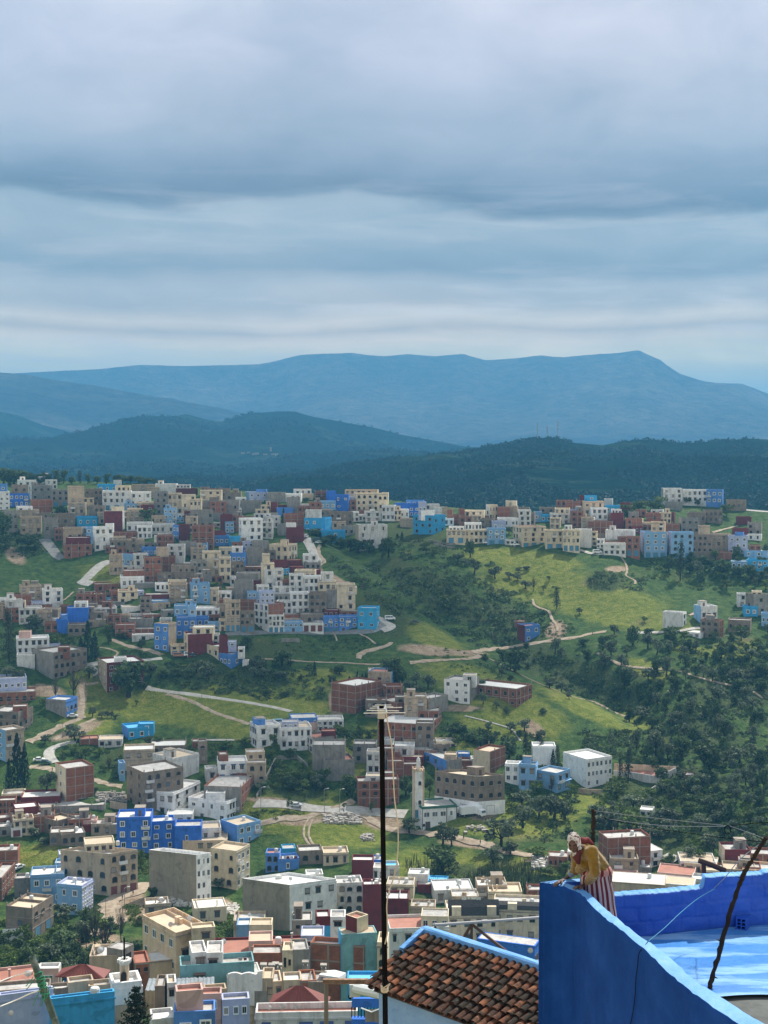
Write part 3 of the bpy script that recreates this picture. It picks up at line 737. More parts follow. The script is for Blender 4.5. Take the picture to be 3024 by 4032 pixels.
town('a1','''
0 = 48 205 262 M - -
70 = 252 220 302 C - 2x3
240 = 332 205 302 g - 1x1
280 = 422 240 322 g - 1x2 k
150 = 232 280 316 g - -
75 = 402 308 424 G - 1x6
-20 = 80 295 448 C - 2x3
50 = 262 365 432 g - 1x5
463 495 652 235 338 lv - 2x3 q
555 = 642 213 246 b - -
650 = 806 240 332 G - -
430 = 602 310 422 G - -
885 = 1032 212 262 W - 1x3 o
808 = 942 250 322 W - 1x3
940 = 1046 250 302 c - -
1065 = 1172 225 304 R - 1x2
1165 = 1242 225 322 B - -
1240 = 1352 258 392 B - 2x2
1060 = 1242 315 388 l - 1x4 q
1415 = 1612 245 402 C - 3x4a
1610 = 1690 245 468 C - 3x2a
1320 = 1602 216 256 O - 1x6
1345 = 1417 275 372 w - 1x2
680 = 736 325 418 M - -
732 = 872 350 394 M - -
732 = 872 374 444 b - -
548 = 662 385 424 C - 1x2
535 680 745 420 522 wG 2x3 -
263 = 427 375 434 W - 1x6
800 = 967 425 562 R - - o
820 = 900 503 548 W - -
815 = 967 540 688 M - - | maroon windowless wall beside the paved lane climbing into the hill town
925 = 1112 342 394 w - 1x3 o
980 = 1112 390 452 w - -
870 = 1060 372 402 l - 1x2
1110 = 1196 385 434 c - 1x2
970 1152 1207 460 604 ss 2x3 - | sky blue house standing at the top of the paved lane
1120 = 1326 570 638 s - 1x1 i
1190 = 1392 410 524 g - 2x4r
1366 = 1442 405 494 W - 2x2
1440 = 1542 392 434 R - -
1440 = 1542 430 494 W - 1x3
1540 = 1582 386 488 W - 2x1
1210 = 1330 488 560 O - 1x2
1300 = 1410 530 620 G - 1x2
1412 1442 1690 520 750 cw - 4x3h k | grey-white four-storey house among dark trees right of the paved lane
405 430 612 465 664 WW 3x1 3x3 q | white three-storey house beside a light green tree on the hill town
440 = 590 452 500 M - -
245 = 347 430 584 M - -
340 = 442 440 474 C - 1x3
285 = 362 490 592 l - 2x2
0 = 182 395 560 G - 2x3
0 = 182 525 744 R - 3x3
163 = 247 500 534 w - 1x2
100 158 292 580 708 CM 3x2 -
195 = 322 610 704 b - 1x3
320 = 417 620 714 s - -
90 = 242 750 964 C - 3x2
0 = 127 830 1014 G - 3x3
240 = 347 715 805 C - 1x2
238 = 337 800 1014 C - 3x2
345 = 437 706 764 W - 1x1
340 = 467 760 864 b - 1x3
335 = 452 840 964 g - 2x3
440 = 562 715 784 B - 1x2
470 = 622 720 874 G - -
445 = 527 665 714 v - 1x2
525 = 662 660 804 G - -
670 835 910 690 844 CC 2x3 2x3 yk | cream three-storey house with tan hoods standing apart left of the paved lane
695 = 832 830 920 M - -
820 = 947 822 884 M - -
615 = 672 770 854 C - -
605 = 712 850 1054 C - 3x1L
705 = 842 900 954 s - 1x4
700 = 782 940 1054 g - 2x2
840 = 962 880 944 M - - o
455 = 602 880 940 R - 1x3r
380 = 572 935 1044 G - - q
333 = 382 965 1054 w - 1x1
505 = 602 1000 1064 M - -
390 = 602 1040 1104 R - -
770 = 922 990 1084 R - 1x2
885 = 1062 912 1006 C - 1x4 q
950 = 1112 908 954 M - -
925 = 1096 965 1104 W - 2x4
1095 = 1247 1005 1104 C - 1x3 q
1245 = 1367 1020 1066 P - -
1255 = 1427 1062 1104 C - - q
1120 = 1222 930 1004 w - 1x1
60 = 252 1068 1104 R - -
''')
town('a2','''
-20 = 36 240 352 C - 2x1a
-20 = 92 350 488 W - 2x3
90 = 217 385 474 W - 1x3
105 = 362 333 440 B - 1x5
190 = 342 308 352 b - 1x3
300 = 366 320 440 v - 1x2
215 = 302 358 446 B - 2x2
140 = 252 465 536 c - -
250 425 530 438 604 ss 3x3a 2x2a | bright turquoise house with arched windows above the grassy bank, beside the grey steps
320 = 432 395 444 W - -
430 500 546 365 454 wc - -
545 = 590 385 444 R - -
545 = 697 432 514 R - -
650 = 697 380 434 R - -
695 = 862 395 504 C - 2x3 q
470 = 602 460 530 W - 1x3 q
540 = 702 560 675 C - 1x4s+2t q
560 = 692 535 570 W - 1x4
700 = 842 503 570 W - 1x5
695 = 897 560 685 C - 2x5
850 = 937 485 544 M - -
858 = 907 443 494 R - -
880 912 980 345 484 wC 1x1 2x3
980 = 1092 365 484 R - -
1050 = 1142 312 364 C - 1x1
1090 = 1150 355 464 c - -
1120 = 1257 370 424 g - 1x3
1150 = 1297 415 520 g - 2x4a
985 = 1162 460 544 W - 1x6
935 = 1052 485 576 v - 1x2
893 = 1052 550 692 l - 2x3+2t
1300 = 1362 405 494 l - 1x2
1355 = 1442 430 496 s - 1x2 i
1113 1192 1397 535 714 CC 3x3 3x3+3t o | cream three-storey apartment house with balconies at the meadow edge beside a parked pickup
1395 = 1547 565 730 C - 2x3s+2t
1545 = 1690 560 744 C - 2x4s+3t
1475 = 1602 375 424 C - 1x3 k
1443 = 1652 420 524 w - 2x4
1565 = 1690 320 424 R - -
1340 = 1476 370 414 g - 1x2
1560 = 1622 525 560 w - 1x2
1045 = 1135 648 690 w - 1x2
''')
town('a3','''
-10 = 132 557 704 w - - q | big blank off-white wall of a low building on the meadow's upper edge
70 = 236 315 442 O - 2x3
30 = 82 265 304 M - -
80 = 180 266 306 s - 1x1 i
243 = 312 292 345 w - -
258 = 382 352 420 s - 1x3 i
310 = 392 386 424 W - 1x3
0 = 66 308 384 R - 1x2
225 = 287 418 474 G - -
285 = 397 420 504 R - -
20 = 152 455 514 w - 1x2
310 = 482 478 544 R - -
105 = 312 488 586 R - -
253 = 492 563 650 w - - k
130 = 182 575 704 C - 3x1
180 = 292 600 644 g - -
180 = 242 640 724 W - 2x2
240 = 422 655 690 R - 1x5
240 = 426 680 780 W - 2x4h
360 = 442 622 694 R - -
428 = 546 620 786 R - 2x2+2t
453 = 537 407 494 G - 1x1
525 = 602 388 424 C - 1x2
605 = 727 415 494 R - 1x1
725 = 842 412 494 M - 1x1
645 = 747 388 420 W - 1x2
535 = 572 465 549 C - 1x1
565 = 652 495 564 C - 1x2
648 = 762 492 574 O - 2x2
765 = 890 512 594 R - -
880 908 1062 462 594 cG 1x1 2x3v
1060 = 1152 525 590 c - -
553 590 777 580 804 vl 3x1 3x3+3t | light blue house with an ornate turquoise roof storey and three blue garage doors
795 822 1006 583 808 vl 3x1 3x3a+2t | light blue house behind a tall dark poplar at the town's lower edge
1003 = 1172 600 760 g - 3x4a
1170 = 1332 600 760 c - 3x4
1213 = 1337 755 830 R - -
1010 = 1216 752 824 g - -
1315 = 1472 612 774 v - 3x3
1372 = 1442 588 620 b - -
1355 = 1482 550 644 M - -
1480 = 1592 500 606 G - 2x2
1480 = 1592 600 650 W - 1x2
1390 = 1507 450 524 M - -
733 752 912 203 335 Gw - 3x3 q | grey and off-white house with a dark side wall on the green hilltop
770 = 912 322 380 G - -
920 = 1127 214 324 W - 2x5h | white house with two window rows joined to a blue house on the hilltop
1125 = 1256 214 337 b - 2x3 | blue house joined to a white house on the green hilltop
1300 = 1462 305 395 g - 1x4
1105 = 1257 393 497 g - 2x4
960 = 1107 413 504 g - 1x4
1340 = 1472 832 895 l - 1x3 q
1470 = 1642 818 905 s - 2x4
1450 = 1690 738 794 l - 1x3
1500 = 1592 695 734 R - 1x2
''')
town('b0','''
110 = 262 25 135 R - 1x2
0 = 132 60 204 W - 2x2 k
130 = 212 80 234 C - 2x2
270 = 362 82 124 v - 1x2
270 = 442 112 174 R - -
165 = 357 142 284 w - 2x4
360 500 532 150 244 gc - -
375 = 497 235 284 w - -
385 = 497 268 350 R - 1x2
530 = 582 200 252 b - -
495 = 587 243 360 B - -
580 = 757 140 306 B - - | windowless blue wall block above the dark cypress cluster
585 = 742 285 380 g - 1x3
640 = 747 88 144 W - 1x2
525 = 602 120 204 R - -
680 = 822 10 84 G - 1x2
820 = 882 18 104 C - 2x2
870 = 967 18 94 g - 2x2
960 = 1112 -10 94 R - 1x3
880 = 962 85 144 R - 1x1
960 = 1077 88 144 G - -
745 = 832 108 144 g - 1x2
730 = 1002 140 254 W - 2x6
1060 = 1212 130 194 w - -
1000 = 1122 200 284 c - 1x3
1110 = 1312 232 324 G - -
1110 = 1302 190 239 w - -
995 = 1162 285 386 R - 1x2
1160 = 1337 320 380 R - -
1140 = 1332 370 434 w - 1x1
1380 = 1482 232 310 w - 1x3
1335 1457 1525 278 524 bc 3x2f - | tall narrow blue house with a tan side wall at the foot of the spur
1250 = 1482 24 80 M - -
1110 = 1242 -5 64 v - 2x3
1310 = 1452 78 144 l - 1x3
1210 = 1302 50 184 g - 3x2
1505 = 1690 120 214 l - 1x3 k
1395 = 1510 160 230 G - 1x1
1525 = 1690 220 404 b - 2x3
145 = 412 405 548 W - 2x5 q
163 = 257 345 409 P - -
145 = 292 545 644 w - -
415 = 517 450 514 v - 1x2
500 = 602 478 535 R - 1x1
290 465 742 525 762 Gg - 3x6r @35 | large grey unfinished apartment block with rows of arched openings below the cypresses
850 925 1238 615 875 cM 4x2p 4x4 q | maroon and tan four-storey house half hidden by a big dark tree
990 = 1092 573 620 W - -
-20 = 217 750 874 v - 1x5
-20 = 292 872 978 R - 1x5r
405 570 667 935 1090 Gb - 1x3r | small blue house with a grey side wall beside a white car
110 = 227 990 1048 R - 1x1
1478 = 1602 462 545 C - 1x2+2t
''')
town('b1','''
-70 -35 180 370 574 CM 3x1 - | maroon windowless house wall with a cream top storey below the spur
5 = 182 308 374 C - 1x2 q
10 = 107 0 84 W - 2x3
105 = 207 0 80 R - 1x2
205 = 337 0 74 W - 1x3
30 = 232 142 224 W - 1x4 q
-30 = 32 122 224 l - 1x1
0 = 142 222 306 b - 1x3
235 = 297 65 194 R - -
290 = 417 80 344 c - 3x3L+3t
415 = 557 80 174 R - -
415 = 542 172 349 g - 2x3+2t
145 = 242 195 275 R - 1x2
235 = 292 242 344 C - 1x1+1b
143 = 237 268 354 l - 1x2
540 660 797 107 352 wR 4x3h -
660 = 797 198 352 W - 2x4+3t
480 = 592 0 104 l - 2x3
590 = 712 -5 104 v - 2x3
710 = 872 20 84 G - 1x4
730 = 862 80 194 w - 2x3
860 = 1012 10 196 W - 3x3h | white house with three rows of hooded windows in the spur's lower row
1010 = 1162 10 190 g - 3x3r
1160 = 1257 -10 154 G - -
1253 = 1412 -65 168 C - 3x2 | cream house at the right end of the spur, above the turquoise corner house
800 = 957 195 244 R - -
795 = 957 230 274 O - 1x3
795 = 957 263 352 l - 1x4+1b
945 = 1137 195 278 g - 1x4
958 = 1137 270 346 W - -+3m | white house front with three maroon garage doors in the spur's bottom row
1135 = 1272 218 349 b - 2x3+2t
1270 = 1427 213 349 b - 2x3+2b
1275 = 1427 165 217 R - 1x2
1140 = 1267 158 222 M - 1x3
1430 1590 1622 140 336 ss 2x2p 2x1 | bright turquoise corner house where the white road bends round the spur
178 = 242 366 474 w - 2x1
240 = 312 385 474 M - -
308 = 382 432 474 v - 1x1
130 230 397 475 594 CM 1x2 - q
235 342 440 540 668 bb 1x3 1x1 q | blue house with white railings among trees below the spur
435 = 487 598 645 W - -
396 = 452 486 530 w - 1x1
1530 = 1700 678 746 c - 1x3
1555 = 1700 738 806 R - 1x2
1202 1412 1645 812 1058 RR - - q@50 | large windowless red brick block with concrete frame lines behind the antenna pole
''')
town('b2','''
-140 62 110 693 830 cl 1x3 - o
0 = 167 815 894 R - -
68 = 167 843 894 g - 1x1
0 = 62 850 940 R - -
180 = 380 900 960 R - 1x1
190 = 272 908 960 w - -
95 = 187 908 964 g - 1x1
-60 110 300 958 1100 RR - -
268 392 555 922 1080 cG 2x2v - @50 | pale two-storey house with a large stained grey side wall near the antenna
518 740 822 768 972 WG 3x3p - @20 | white three-storey house with grey side wall left of a long brick building
680 = 792 718 772 w - 1x1
740 1145 1280 838 1005 RR 2x6a 2x3 q@28 | long unfinished red brick building with arched openings beside a white house
1150 1218 1347 292 442 Mb - 2x2 o@30 | small lone house, blue front and maroon side, by the valley track
1128 = 1212 253 312 R - -
''')
town('b3','''
755 922 952 180 304 wW - 2x1 j@20 | plain off-white cube house on the meadow's lower edge
1018 1080 1214 125 278 lw - 1x3 k
1080 1237 1272 250 411 gR 3x3 - k@20 | unfinished brick and concrete three-storey house beside a low white cottage
965 1080 1136 356 406 WW 1x2 1x1 qP | tiny low white cottage under the unfinished brick house
1310 = 1492 238 344 g - 1x3
1393 = 1472 15 134 w - 2x1
1468 1532 1652 22 210 gG 3x1 2x1
1450 = 1562 122 215 s - 1x2
1600 = 1700 182 294 l - 1x3
1520 = 1600 -5 40 C - 1x2
''')
town('c0','''
-70 160 282 -58 155 gg 3x4 3x3
-30 52 202 100 375 lc 3x1 2x2
1055 1108 1325 82 186 bs - 1x3 i | small bright blue flat-roofed house alone at the edge of the green field
1190 = 1322 44 95 s - 1x1 i
690 = 852 178 226 R - - o
850 = 1052 180 246 w - 1x3
1300 = 1602 235 300 g - 1x3 q
1070 = 1332 270 450 c - 2x3
1325 1495 1720 342 566 ww 1x3v - k | large off-white house with a plain stained side wall behind the grey arched block
1035 = 1082 382 540 l - 1x1
1100 1245 1582 465 800 gg 4x2r 4x4r @25 | tall grey-brown four-storey block with arched windows beside a white house
1300 1502 1730 640 862 WW 2x3 3x3 q@60
485 572 806 430 742 CR 3x1p - @70 | tall narrow red brick tower house with a cream front, beside the winding road
180 = 506 680 808 M - - q | low maroon wall house with a stepped top, right of the cypresses
130 = 316 772 840 M - -
-20 = 102 860 945 R - 1x1
100 = 357 848 955 R - 1x3
98 = 187 948 1025 W - -+1m
-20 = 102 935 1030 G - 1x1
465 = 892 756 868 G - -
375 490 642 882 1010 gg 1x1 1x3
720 = 832 880 958 P - 1x1 o
715 = 822 915 975 M - -
930 = 1080 850 960 R - -
1010 = 1302 852 1140 B - 3x3f kq | large royal blue house with white framed windows in the lower town
1300 = 1512 890 1140 B - 3x2f q
1440 = 1662 828 930 w - 1x3 q
1510 = 1740 928 1130 B - 1x1
430 = 642 985 1105 g - 1x3
530 = 732 1000 1105 g - 1x3
''')
town('c1','''
500 562 765 60 268 wW 2x3 2x2 k | left house of the white pair in the field, with a blue roof room
535 = 632 6 66 b - -
765 = 1037 78 270 W - 2x5 | long white house with a ribbon window behind young trees
780 = 922 28 84 v - 1x3
995 = 1087 35 106 P - -
860 = 1087 -5 66 b - 1x5
1085 = 1312 8 112 w - 2x5
965 1042 1257 165 305 wG 2x3 1x2 o
1120 = 1244 108 175 M - - o
1040 = 1322 225 445 G - - | tall blank grey concrete wall block above the garden trees
1100 1142 1407 362 530 GG - - o
238 = 314 308 380 R - -
225 = 477 372 556 W - 2x3b q | white house with dark blue hooded windows beside a cream house
475 = 637 378 556 c - 2x2a
470 = 630 290 384 O - -+2b
60 = 132 195 390 g - 2x1
0 = 87 195 260 R - 1x1
120 = 217 430 550 w - 1x1
105 425 548 590 812 GR 1x3v 2x4 @15
-30 300 422 718 912 WW 2x4p 2x5 q@58 | white corner house with many windows and a white roof hut beside the brick wall
118 = 282 640 716 W - -
250 390 595 920 1110 bl - 2x3f
0 = 252 950 1090 w - 1x3
-80 = 302 1055 1140 O - 1x4
1432 = 1640 540 750 R - 2x2+2b
1500 = 1640 498 548 w - 1x1
1390 = 1592 215 380 G - 2x2
1508 = 1625 280 484 w - 2x2
''')
town('c2','''
-60 385 496 50 228 RR 2x5 3x3 q@15 | unfinished red brick block with rows of empty window openings above the brick cluster
385 = 472 190 272 G - -
0 = 87 178 252 w - -
70 = 262 232 338 w - 1x1
172 = 292 178 236 c - 1x1 o
220 = 462 265 345 R - 1x2
150 = 347 330 430 M - -
0 = 142 288 390 R - -
30 = 172 365 495 R - -
165 = 322 390 500 R - -
-40 = 92 470 555 R - 1x1
345 540 672 360 515 bG 2x3h - q@30 | blue house with dark hoods and a grey side wall behind the minaret
520 = 622 308 370 c - 1x1
640 = 742 302 362 b - -
670 = 762 358 470 R - -
758 = 847 345 460 W - 1x1
770 915 1047 285 505 CR - - y@60 | tall cream and red brick party-wall house beside the white and blue house
-60 = 132 525 760 R - 2x2
1045 = 1167 385 545 W - 2x2p q
1165 1310 1330 395 618 ll 2x2h - k
1310 1490 1608 470 645 ll 2x2h 2x2h L | light blue house with a white outside stair and long balconies, left of the school
1285 = 1482 235 390 W - - q | white building behind the tall thin trees
''')
town('c3','''
940 = 1017 484 552 R - 1x1 q
550 = 660 782 850 w - 1x2 q
''')
ROWS.append(('c3','-112 90 305 350 602 WW - 3x6p q@38','large white school building with rows of small windows and a blue roof edge','school_building','school',None))
town('g','''
560 617 892 165 358 RR - - @20 | tall red brick house with a pale roof edge behind the woman's back
722 792 970 258 370 GW - 2x2h P@30 | grey and white small house in front of the tall brick house
745 = 902 350 400 G - -
640 = 985 445 600 c - - P
640 = 800 405 470 P - - o
940 = 1172 385 470 P - 1x3 o
985 = 1172 455 600 w - 1x4 P
1340 1377 1540 238 350 CM - - k
1540 = 1700 262 350 R - 1x2
1090 = 1312 312 392 w - 1x4
1225 = 1420 372 460 R - -
235 = 362 280 352 R - 1x4
358 = 392 250 338 W - 1x1
1160 = 1300 425 560 w - 1x2 q
1380 = 1520 350 420 c - -
''')
town('d0','''
-60 = 145 45 215 R - -
-90 20 128 275 480 RR - 3x6 @75
125 = 266 283 448 G - -
265 = 545 255 520 l - 2x3f q | light blue house front with white framed arched windows and a bright roof terrace
500 710 803 345 600 lv 2x2 4x5f q@28 | light blue house wing with a sunlit side full of windows
512 = 656 75 170 v - 1x2 q
475 = 603 150 270 l - -
800 = 865 285 420 v - 1x2 o
735 = 985 -10 60 C - 1x4 y
540 945 1187 70 435 cc 3x4r 3x3r+3m S | tan three-storey corner house with arched windows and maroon shop doors by the dirt street
65 282 457 540 810 gg 1x1 1x3+2t @60 | grey-brown house with two teal shop doors beside a low white garden wall
''')
town('d1','''
-365 40 165 78 505 TW - 4x3p qS | taupe blank-walled block with a white shuttered side and dark streaks
165 385 502 45 385 CC 3x2a 3x3p y@30 | cream corner house with arched windows beside a small tree
635 = 757 62 236 b - 2x2r o
745 = 927 115 230 b - 1x1 q
780 = 897 25 90 s - -
925 = 1132 45 168 g - 1x2r
1135 = 1357 62 176 C - 1x3 y
1380 = 1567 122 285 M - -
1515 = 1640 120 194 B - 1x1
1565 = 1660 188 300 W - 1x2
435 845 1252 338 735 TW - 3x4s qS | big white block with pale shutters and a blank taupe side wall
990 = 1136 250 420 W - 2x1p q
1252 = 1480 322 595 w - 3x3r | off-white house with arched windows and red hoods joined to the big white block
1480 = 1660 335 735 M - - | maroon and tan windowless wall behind the antenna pole
''')
town('d2','''
15 = 132 170 285 w - 1x1 i
205 = 382 240 345 w - - q
380 = 547 300 368 s - - i
20 = 257 330 450 C - 1x2
290 = 432 335 400 M - -
-40 = 217 455 690 M - -
230 = 445 520 700 c - 1x2
50 = 568 715 1020 W - 2x5h o | white house with dark hooded windows and a red roof terrace, left of the tiled roof
320 = 558 605 720 C - 1x3p
435 = 782 385 500 w - 1x3
1240 = 1420 380 500 R - -
''')
NEAR_TOWN=True
def near(t,txt,base): town(t,txt,base)
near('e0','''
1170 1440 1700 150 520 OO 2x4p 1x2 y@30 | tan house with a cream roof terrace beside the green bank
1225 = 1432 385 560 O - - P
''',262)
near('e1','''
385 = 502 92 190 l - - qz4
495 = 690 90 200 C - - yz4
0 = 202 122 240 C - 1x1 z3
''',262)
near('e1','''
1075 = 1197 27 120 M - - qz4
1195 = 1327 20 125 W - 1x1 z4
1325 1425 1524 35 165 MC - - o
1145 = 1322 102 260 s - - P
862 = 1040 75 150 G - 1x2 k
''',258)
near('e1','''
940 = 1142 185 300 v - 1x1 q
185 = 1000 345 460 M - - oz8 | low house with a red painted roof terrace and a pink stair room
490 = 700 232 340 P - 1x1
''',238)
near('e1','''
510 = 782 335 540 R - - Fz4
780 = 872 310 500 C - 1x2v z4
870 = 1014 308 500 G - - z5
1015 1487 1520 275 560 RR - 1x1 q@12 | brown-red brick wall house with a white roof terrace and stained parapet
1265 1290 1605 175 560 st - - P@8 | tall plain teal-blue house wall left of the antenna pole
1600 = 1690 240 580 C - 3x1r
''',225)
near('e1','''
-100 = 542 445 700 t - 1x2s jz4 | teal house with washing on its terrace and a pale roof room
125 = 267 335 460 w - 1x1
0 = 130 350 460 w - 1x1
305 = 607 545 770 w - - P
''',200)
near('e0','''
315 480 502 440 600 Pw 1x1 - q | pink house with a walled square roof terrace beside the red pavilion
875 1000 1092 292 420 GG - 1x1 P | small square grey roof tower with a dark doorway
730 = 1010 375 460 c - - q
1100 = 1222 400 560 R - 2x2 o
-30 = 330 560 760 P - - o
1222 1300 1362 575 740 WW 1x2 1x2 P
1330 = 1612 680 800 c - 1x2 j
''',205)
near('e0','''
0 = 420 662 1000 v - - jz1
410 = 925 692 1000 s - - jz1 | bright blue plastered wall house with a brown earth-topped parapet
''',165)
near('e1','''
-20 = 110 640 800 g - - z2
110 = 300 655 800 c - - z2
600 = 700 560 690 c - - z4
640 = 780 590 720 O - 1x2 z4
790 = 950 570 720 c - 1x1 z3
940 = 1080 575 720 R - - z4
1000 = 1150 600 720 g - - z4
420 = 560 640 760 c - 1x1v z4
540 = 660 700 800 G - - jz4
1340 = 1640 560 700 s - - iz3
''',186)
near('e1','''
50 = 255 735 850 P - 1x1 oz2
260 = 500 795 900 v - 1x3 z2
''',158)
near('e1','''
690 = 850 735 870 P - - oz3
805 = 990 770 900 v - - z3
1040 = 1270 560 760 P - - z3
''',246)
near('e0','''
1365 = 1440 560 700 w - 1x1 z3
1265 = 1345 615 720 g - - z4
1440 = 1660 660 790 P - - oz2
''',180)
near('e0','''
400 = 722 612 800 g - - z2
725 = 918 586 800 c - - z2
-40 = 395 628 800 g - - z3
560 = 760 560 700 c - - jz2 | tan plastered hut just behind the bright blue wall at the lower left
''',171)
near('e0','''
1420 = 1760 800 1020 b - 1x2 jz3
1240 = 1425 860 1020 w - - qz3
''',150)
near('e1','''
550 = 1452 850 1160 w - 1x5b oz3 | white house with blue tile window hoods and a red roof terrace at the bottom
-100 = 495 815 1100 b - 1x3 jz2 | blue house with a scalloped parapet and iron railings at the bottom
''',165)

def rowbox(r):
    f=r[1].split(); x0,xx=T(r[0],float(f[0]),0)[0],T(r[0],float(f[2]),0)[0]
    return x0,xx,T(r[0],0,float(f[3]))[1],T(r[0],0,float(f[4]))[1]
def build_town():
    bx=[rowbox(r) for r in ROWS]; host={}
    for i,q in enumerate(bx):
        if ROWS[i][2]: continue
        best=None
        for j,p in enumerate(bx):
            if j==i or ROWS[j][1].split()[5][-1]=='M' and (p[3]-p[2])<14: continue
            if p[0]-6<=q[0] and q[1]<=p[1]+6 and p[2]-5<=q[3]<=p[2]+9 and (q[1]-q[0])<.9*(p[1]-p[0]) and (q[3]-q[2])<.75*(p[3]-p[2]) and (p[3]-p[2])>20:
                if best is None or abs(p[2]-q[3])<abs(bx[best][2]-q[3]): best=j
        if best is not None: host[i]=best
    for i in list(host):
        if host[i] in host: del host[i]
    made={}
    for i,r in enumerate(ROWS):
        if i in host: continue
        house(*r); made[i]=HOUSES[-1]
    for i,j in host.items():
        r=ROWS[i]; hq=made[j]
        house(r[0],r[1],None,'roof_room','house',hq['D']+min(3.,.3*hq['b']),hq)
    return len(host)
NROOM=build_town()
# ------------------------------------------------------------------ the many small houses packed between the larger ones
def inside(px,py,poly):
    c=False;n=len(poly)
    for i in range(n):
        (x,y),(u,v)=poly[i],poly[i-1]
        if (y>py)!=(v>py) and px<(u-x)*(py-y)/(v-y)+x: c=not c
    return c
HILLTOWN=[
 [(0,1940),(380,1925),(760,1950),(1500,1985),(1512,2050),(1330,2090),(1120,2110),(1060,2150),(1180,2190),(1250,2250),(1390,2330),(1400,2460),(1330,2478),(860,2480),(700,2520),(640,2500),(480,2480),(330,2470),(250,2400),(400,2350),(470,2290),(430,2190),(430,2160),(270,2150),(190,2100),(10,2080)],
 [(1520,2000),(2268,2010),(2640,2030),(2760,2110),(2930,2180),(2700,2180),(2500,2180),(2330,2150),(1950,2130),(1750,2110),(1540,2060)],
 [(0,2360),(160,2350),(250,2420),(230,2470),(100,2460),(0,2440)],
 [(1400,2750),(1560,2740),(1640,2830),(1740,2830),(1760,2960),(1660,3010),(1560,3060),(1500,3000),(1490,2850)],
 [(0,3180),(180,3170),(460,3200),(560,3260),(500,3300),(330,3300),(0,3290)],
 [(560,3620),(820,3560),(1100,3650),(1500,3650),(1500,3800),(1000,3850),(720,3850)],
 [(1530,3500),(2050,3530),(2100,3600),(2000,3640),(1560,3640)],
 [(2400,3420),(3000,3420),(3000,3500),(2560,3500)]]
def covered(px,py,m=0):
    return any(q['x0']-m<=px<=q['x1']+m and q['yt']-m<=py<=q['yb']+m for q in HOUSES)
def fill():
    r2=random.Random(21); n=0
    for k,poly in enumerate(HILLTOWN):
        xs=[p[0] for p in poly]; ys=[p[1] for p in poly]
        tries=1500 if k<2 else 300; lim=(75,22,8,8,8,3,3,6)[k]; c=0
        for _ in range(tries):
            if c>=lim: break
            px,py=r2.uniform(min(xs),max(xs)),r2.uniform(min(ys),max(ys))
            if py>3990 or not inside(px,py,poly) or covered(px,py,1): continue
            D=float(Dg(px,py)); w=r2.uniform(5.5,9.5)*F/D; h=r2.choice((3.6,6.4,6.6,9.2))*F/D
            if k>3: h=min(h,5.*F/D)
            cl=r2.choice('WwcCcGGgRRRRMwCcl') if k<3 else r2.choice('RRGgcC') if k<5 else r2.choice('CcROc')
            row=max(1,round(h*D/F/3.1)); sp=f'{row}x{r2.choice((2,2,3))}' if cl not in 'MG' or r2.random()<.5 else '-'
            s=SC
            ln=f"{(px-w/2)/s:.1f} = {(px+w/2)/s:.1f} {(py+2-h-1830)/s:.1f} {(py+3-1830)/s:.1f} {cl} - {sp} {'k' if r2.random()<.3 else ''}"
            house('a0',ln); c+=1; n+=1
    return n
NFILL=fill()
def regroup():
    for q in HOUSES:
        o=q['o']
        if o.name.split('.')[0]!='house': q['grp']='buildings of the town'; continue
        w=q['wR']; sty=w[2] or STY[q['cR']]
        if q['cR'] in 'RGg' and sty in('void','varch') and w[0]*w[1]>0: nm='unfinished_building'; g='bare brick and concrete buildings of the town'
        elif q['h']<4.3: nm='low_house'; g='low houses of the town'
        elif q['h']>1.25*q['a']: nm='townhouse'; g='narrow houses of the town'
        elif q['h']>9.2: nm='apartment_block'; g='tall blocks of the town'
        else: nm='house'; g='houses of the town'
        o.name=nm; q['cat']=nm.replace('_',' '); q['grp']=g
regroup()
# ------------------------------------------------------------------ roads, tracks and footpaths laid over the ground
def waymat(name,c1,c2,c3,sc=.5):
    m,nt,b=newmat(name); L=nt.links
    geo=nd(nt,'ShaderNodeNewGeometry')
    n=nd(nt,'ShaderNodeTexNoise',Scale=sc,Detail=8.,Roughness=.7); L.new(geo.outputs['Position'],n.inputs['Vector'])
    r=ramp(nt,[(.32,c1),(.5,c2),(.68,c3)]); L.new(n.outputs[0],r.inputs[0]); L.new(r.outputs[0],b.inputs['Base Color'])
    b.inputs['Roughness'].default_value=.9; b.inputs['Specular IOR Level'].default_value=.15
    return m
WAY={'concrete':waymat('pale_concrete_road',(.27,.25,.22),(.38,.36,.32),(.47,.45,.41)),
     'asphalt':waymat('grey_road',(.13,.13,.13),(.20,.20,.19),(.27,.26,.25)),
     'dirt':waymat('dirt_track',(.20,.145,.095),(.31,.245,.175),(.42,.35,.27))}
def smooth(pts,n=6):
    pts=[Vector(p) for p in pts]; out=[]
    for i in range(len(pts)-1):
        p0,p1,p2,p3=pts[max(i-1,0)],pts[i],pts[i+1],pts[min(i+2,len(pts)-1)]
        for k in range(n):
            t=k/n; out.append(.5*((2*p1)+(p2-p0)*t+(2*p0-5*p1+4*p2-p3)*t*t+(3*p1-p0-3*p2+p3)*t**3))
    out.append(pts[-1]); return out
NWAY=[0]
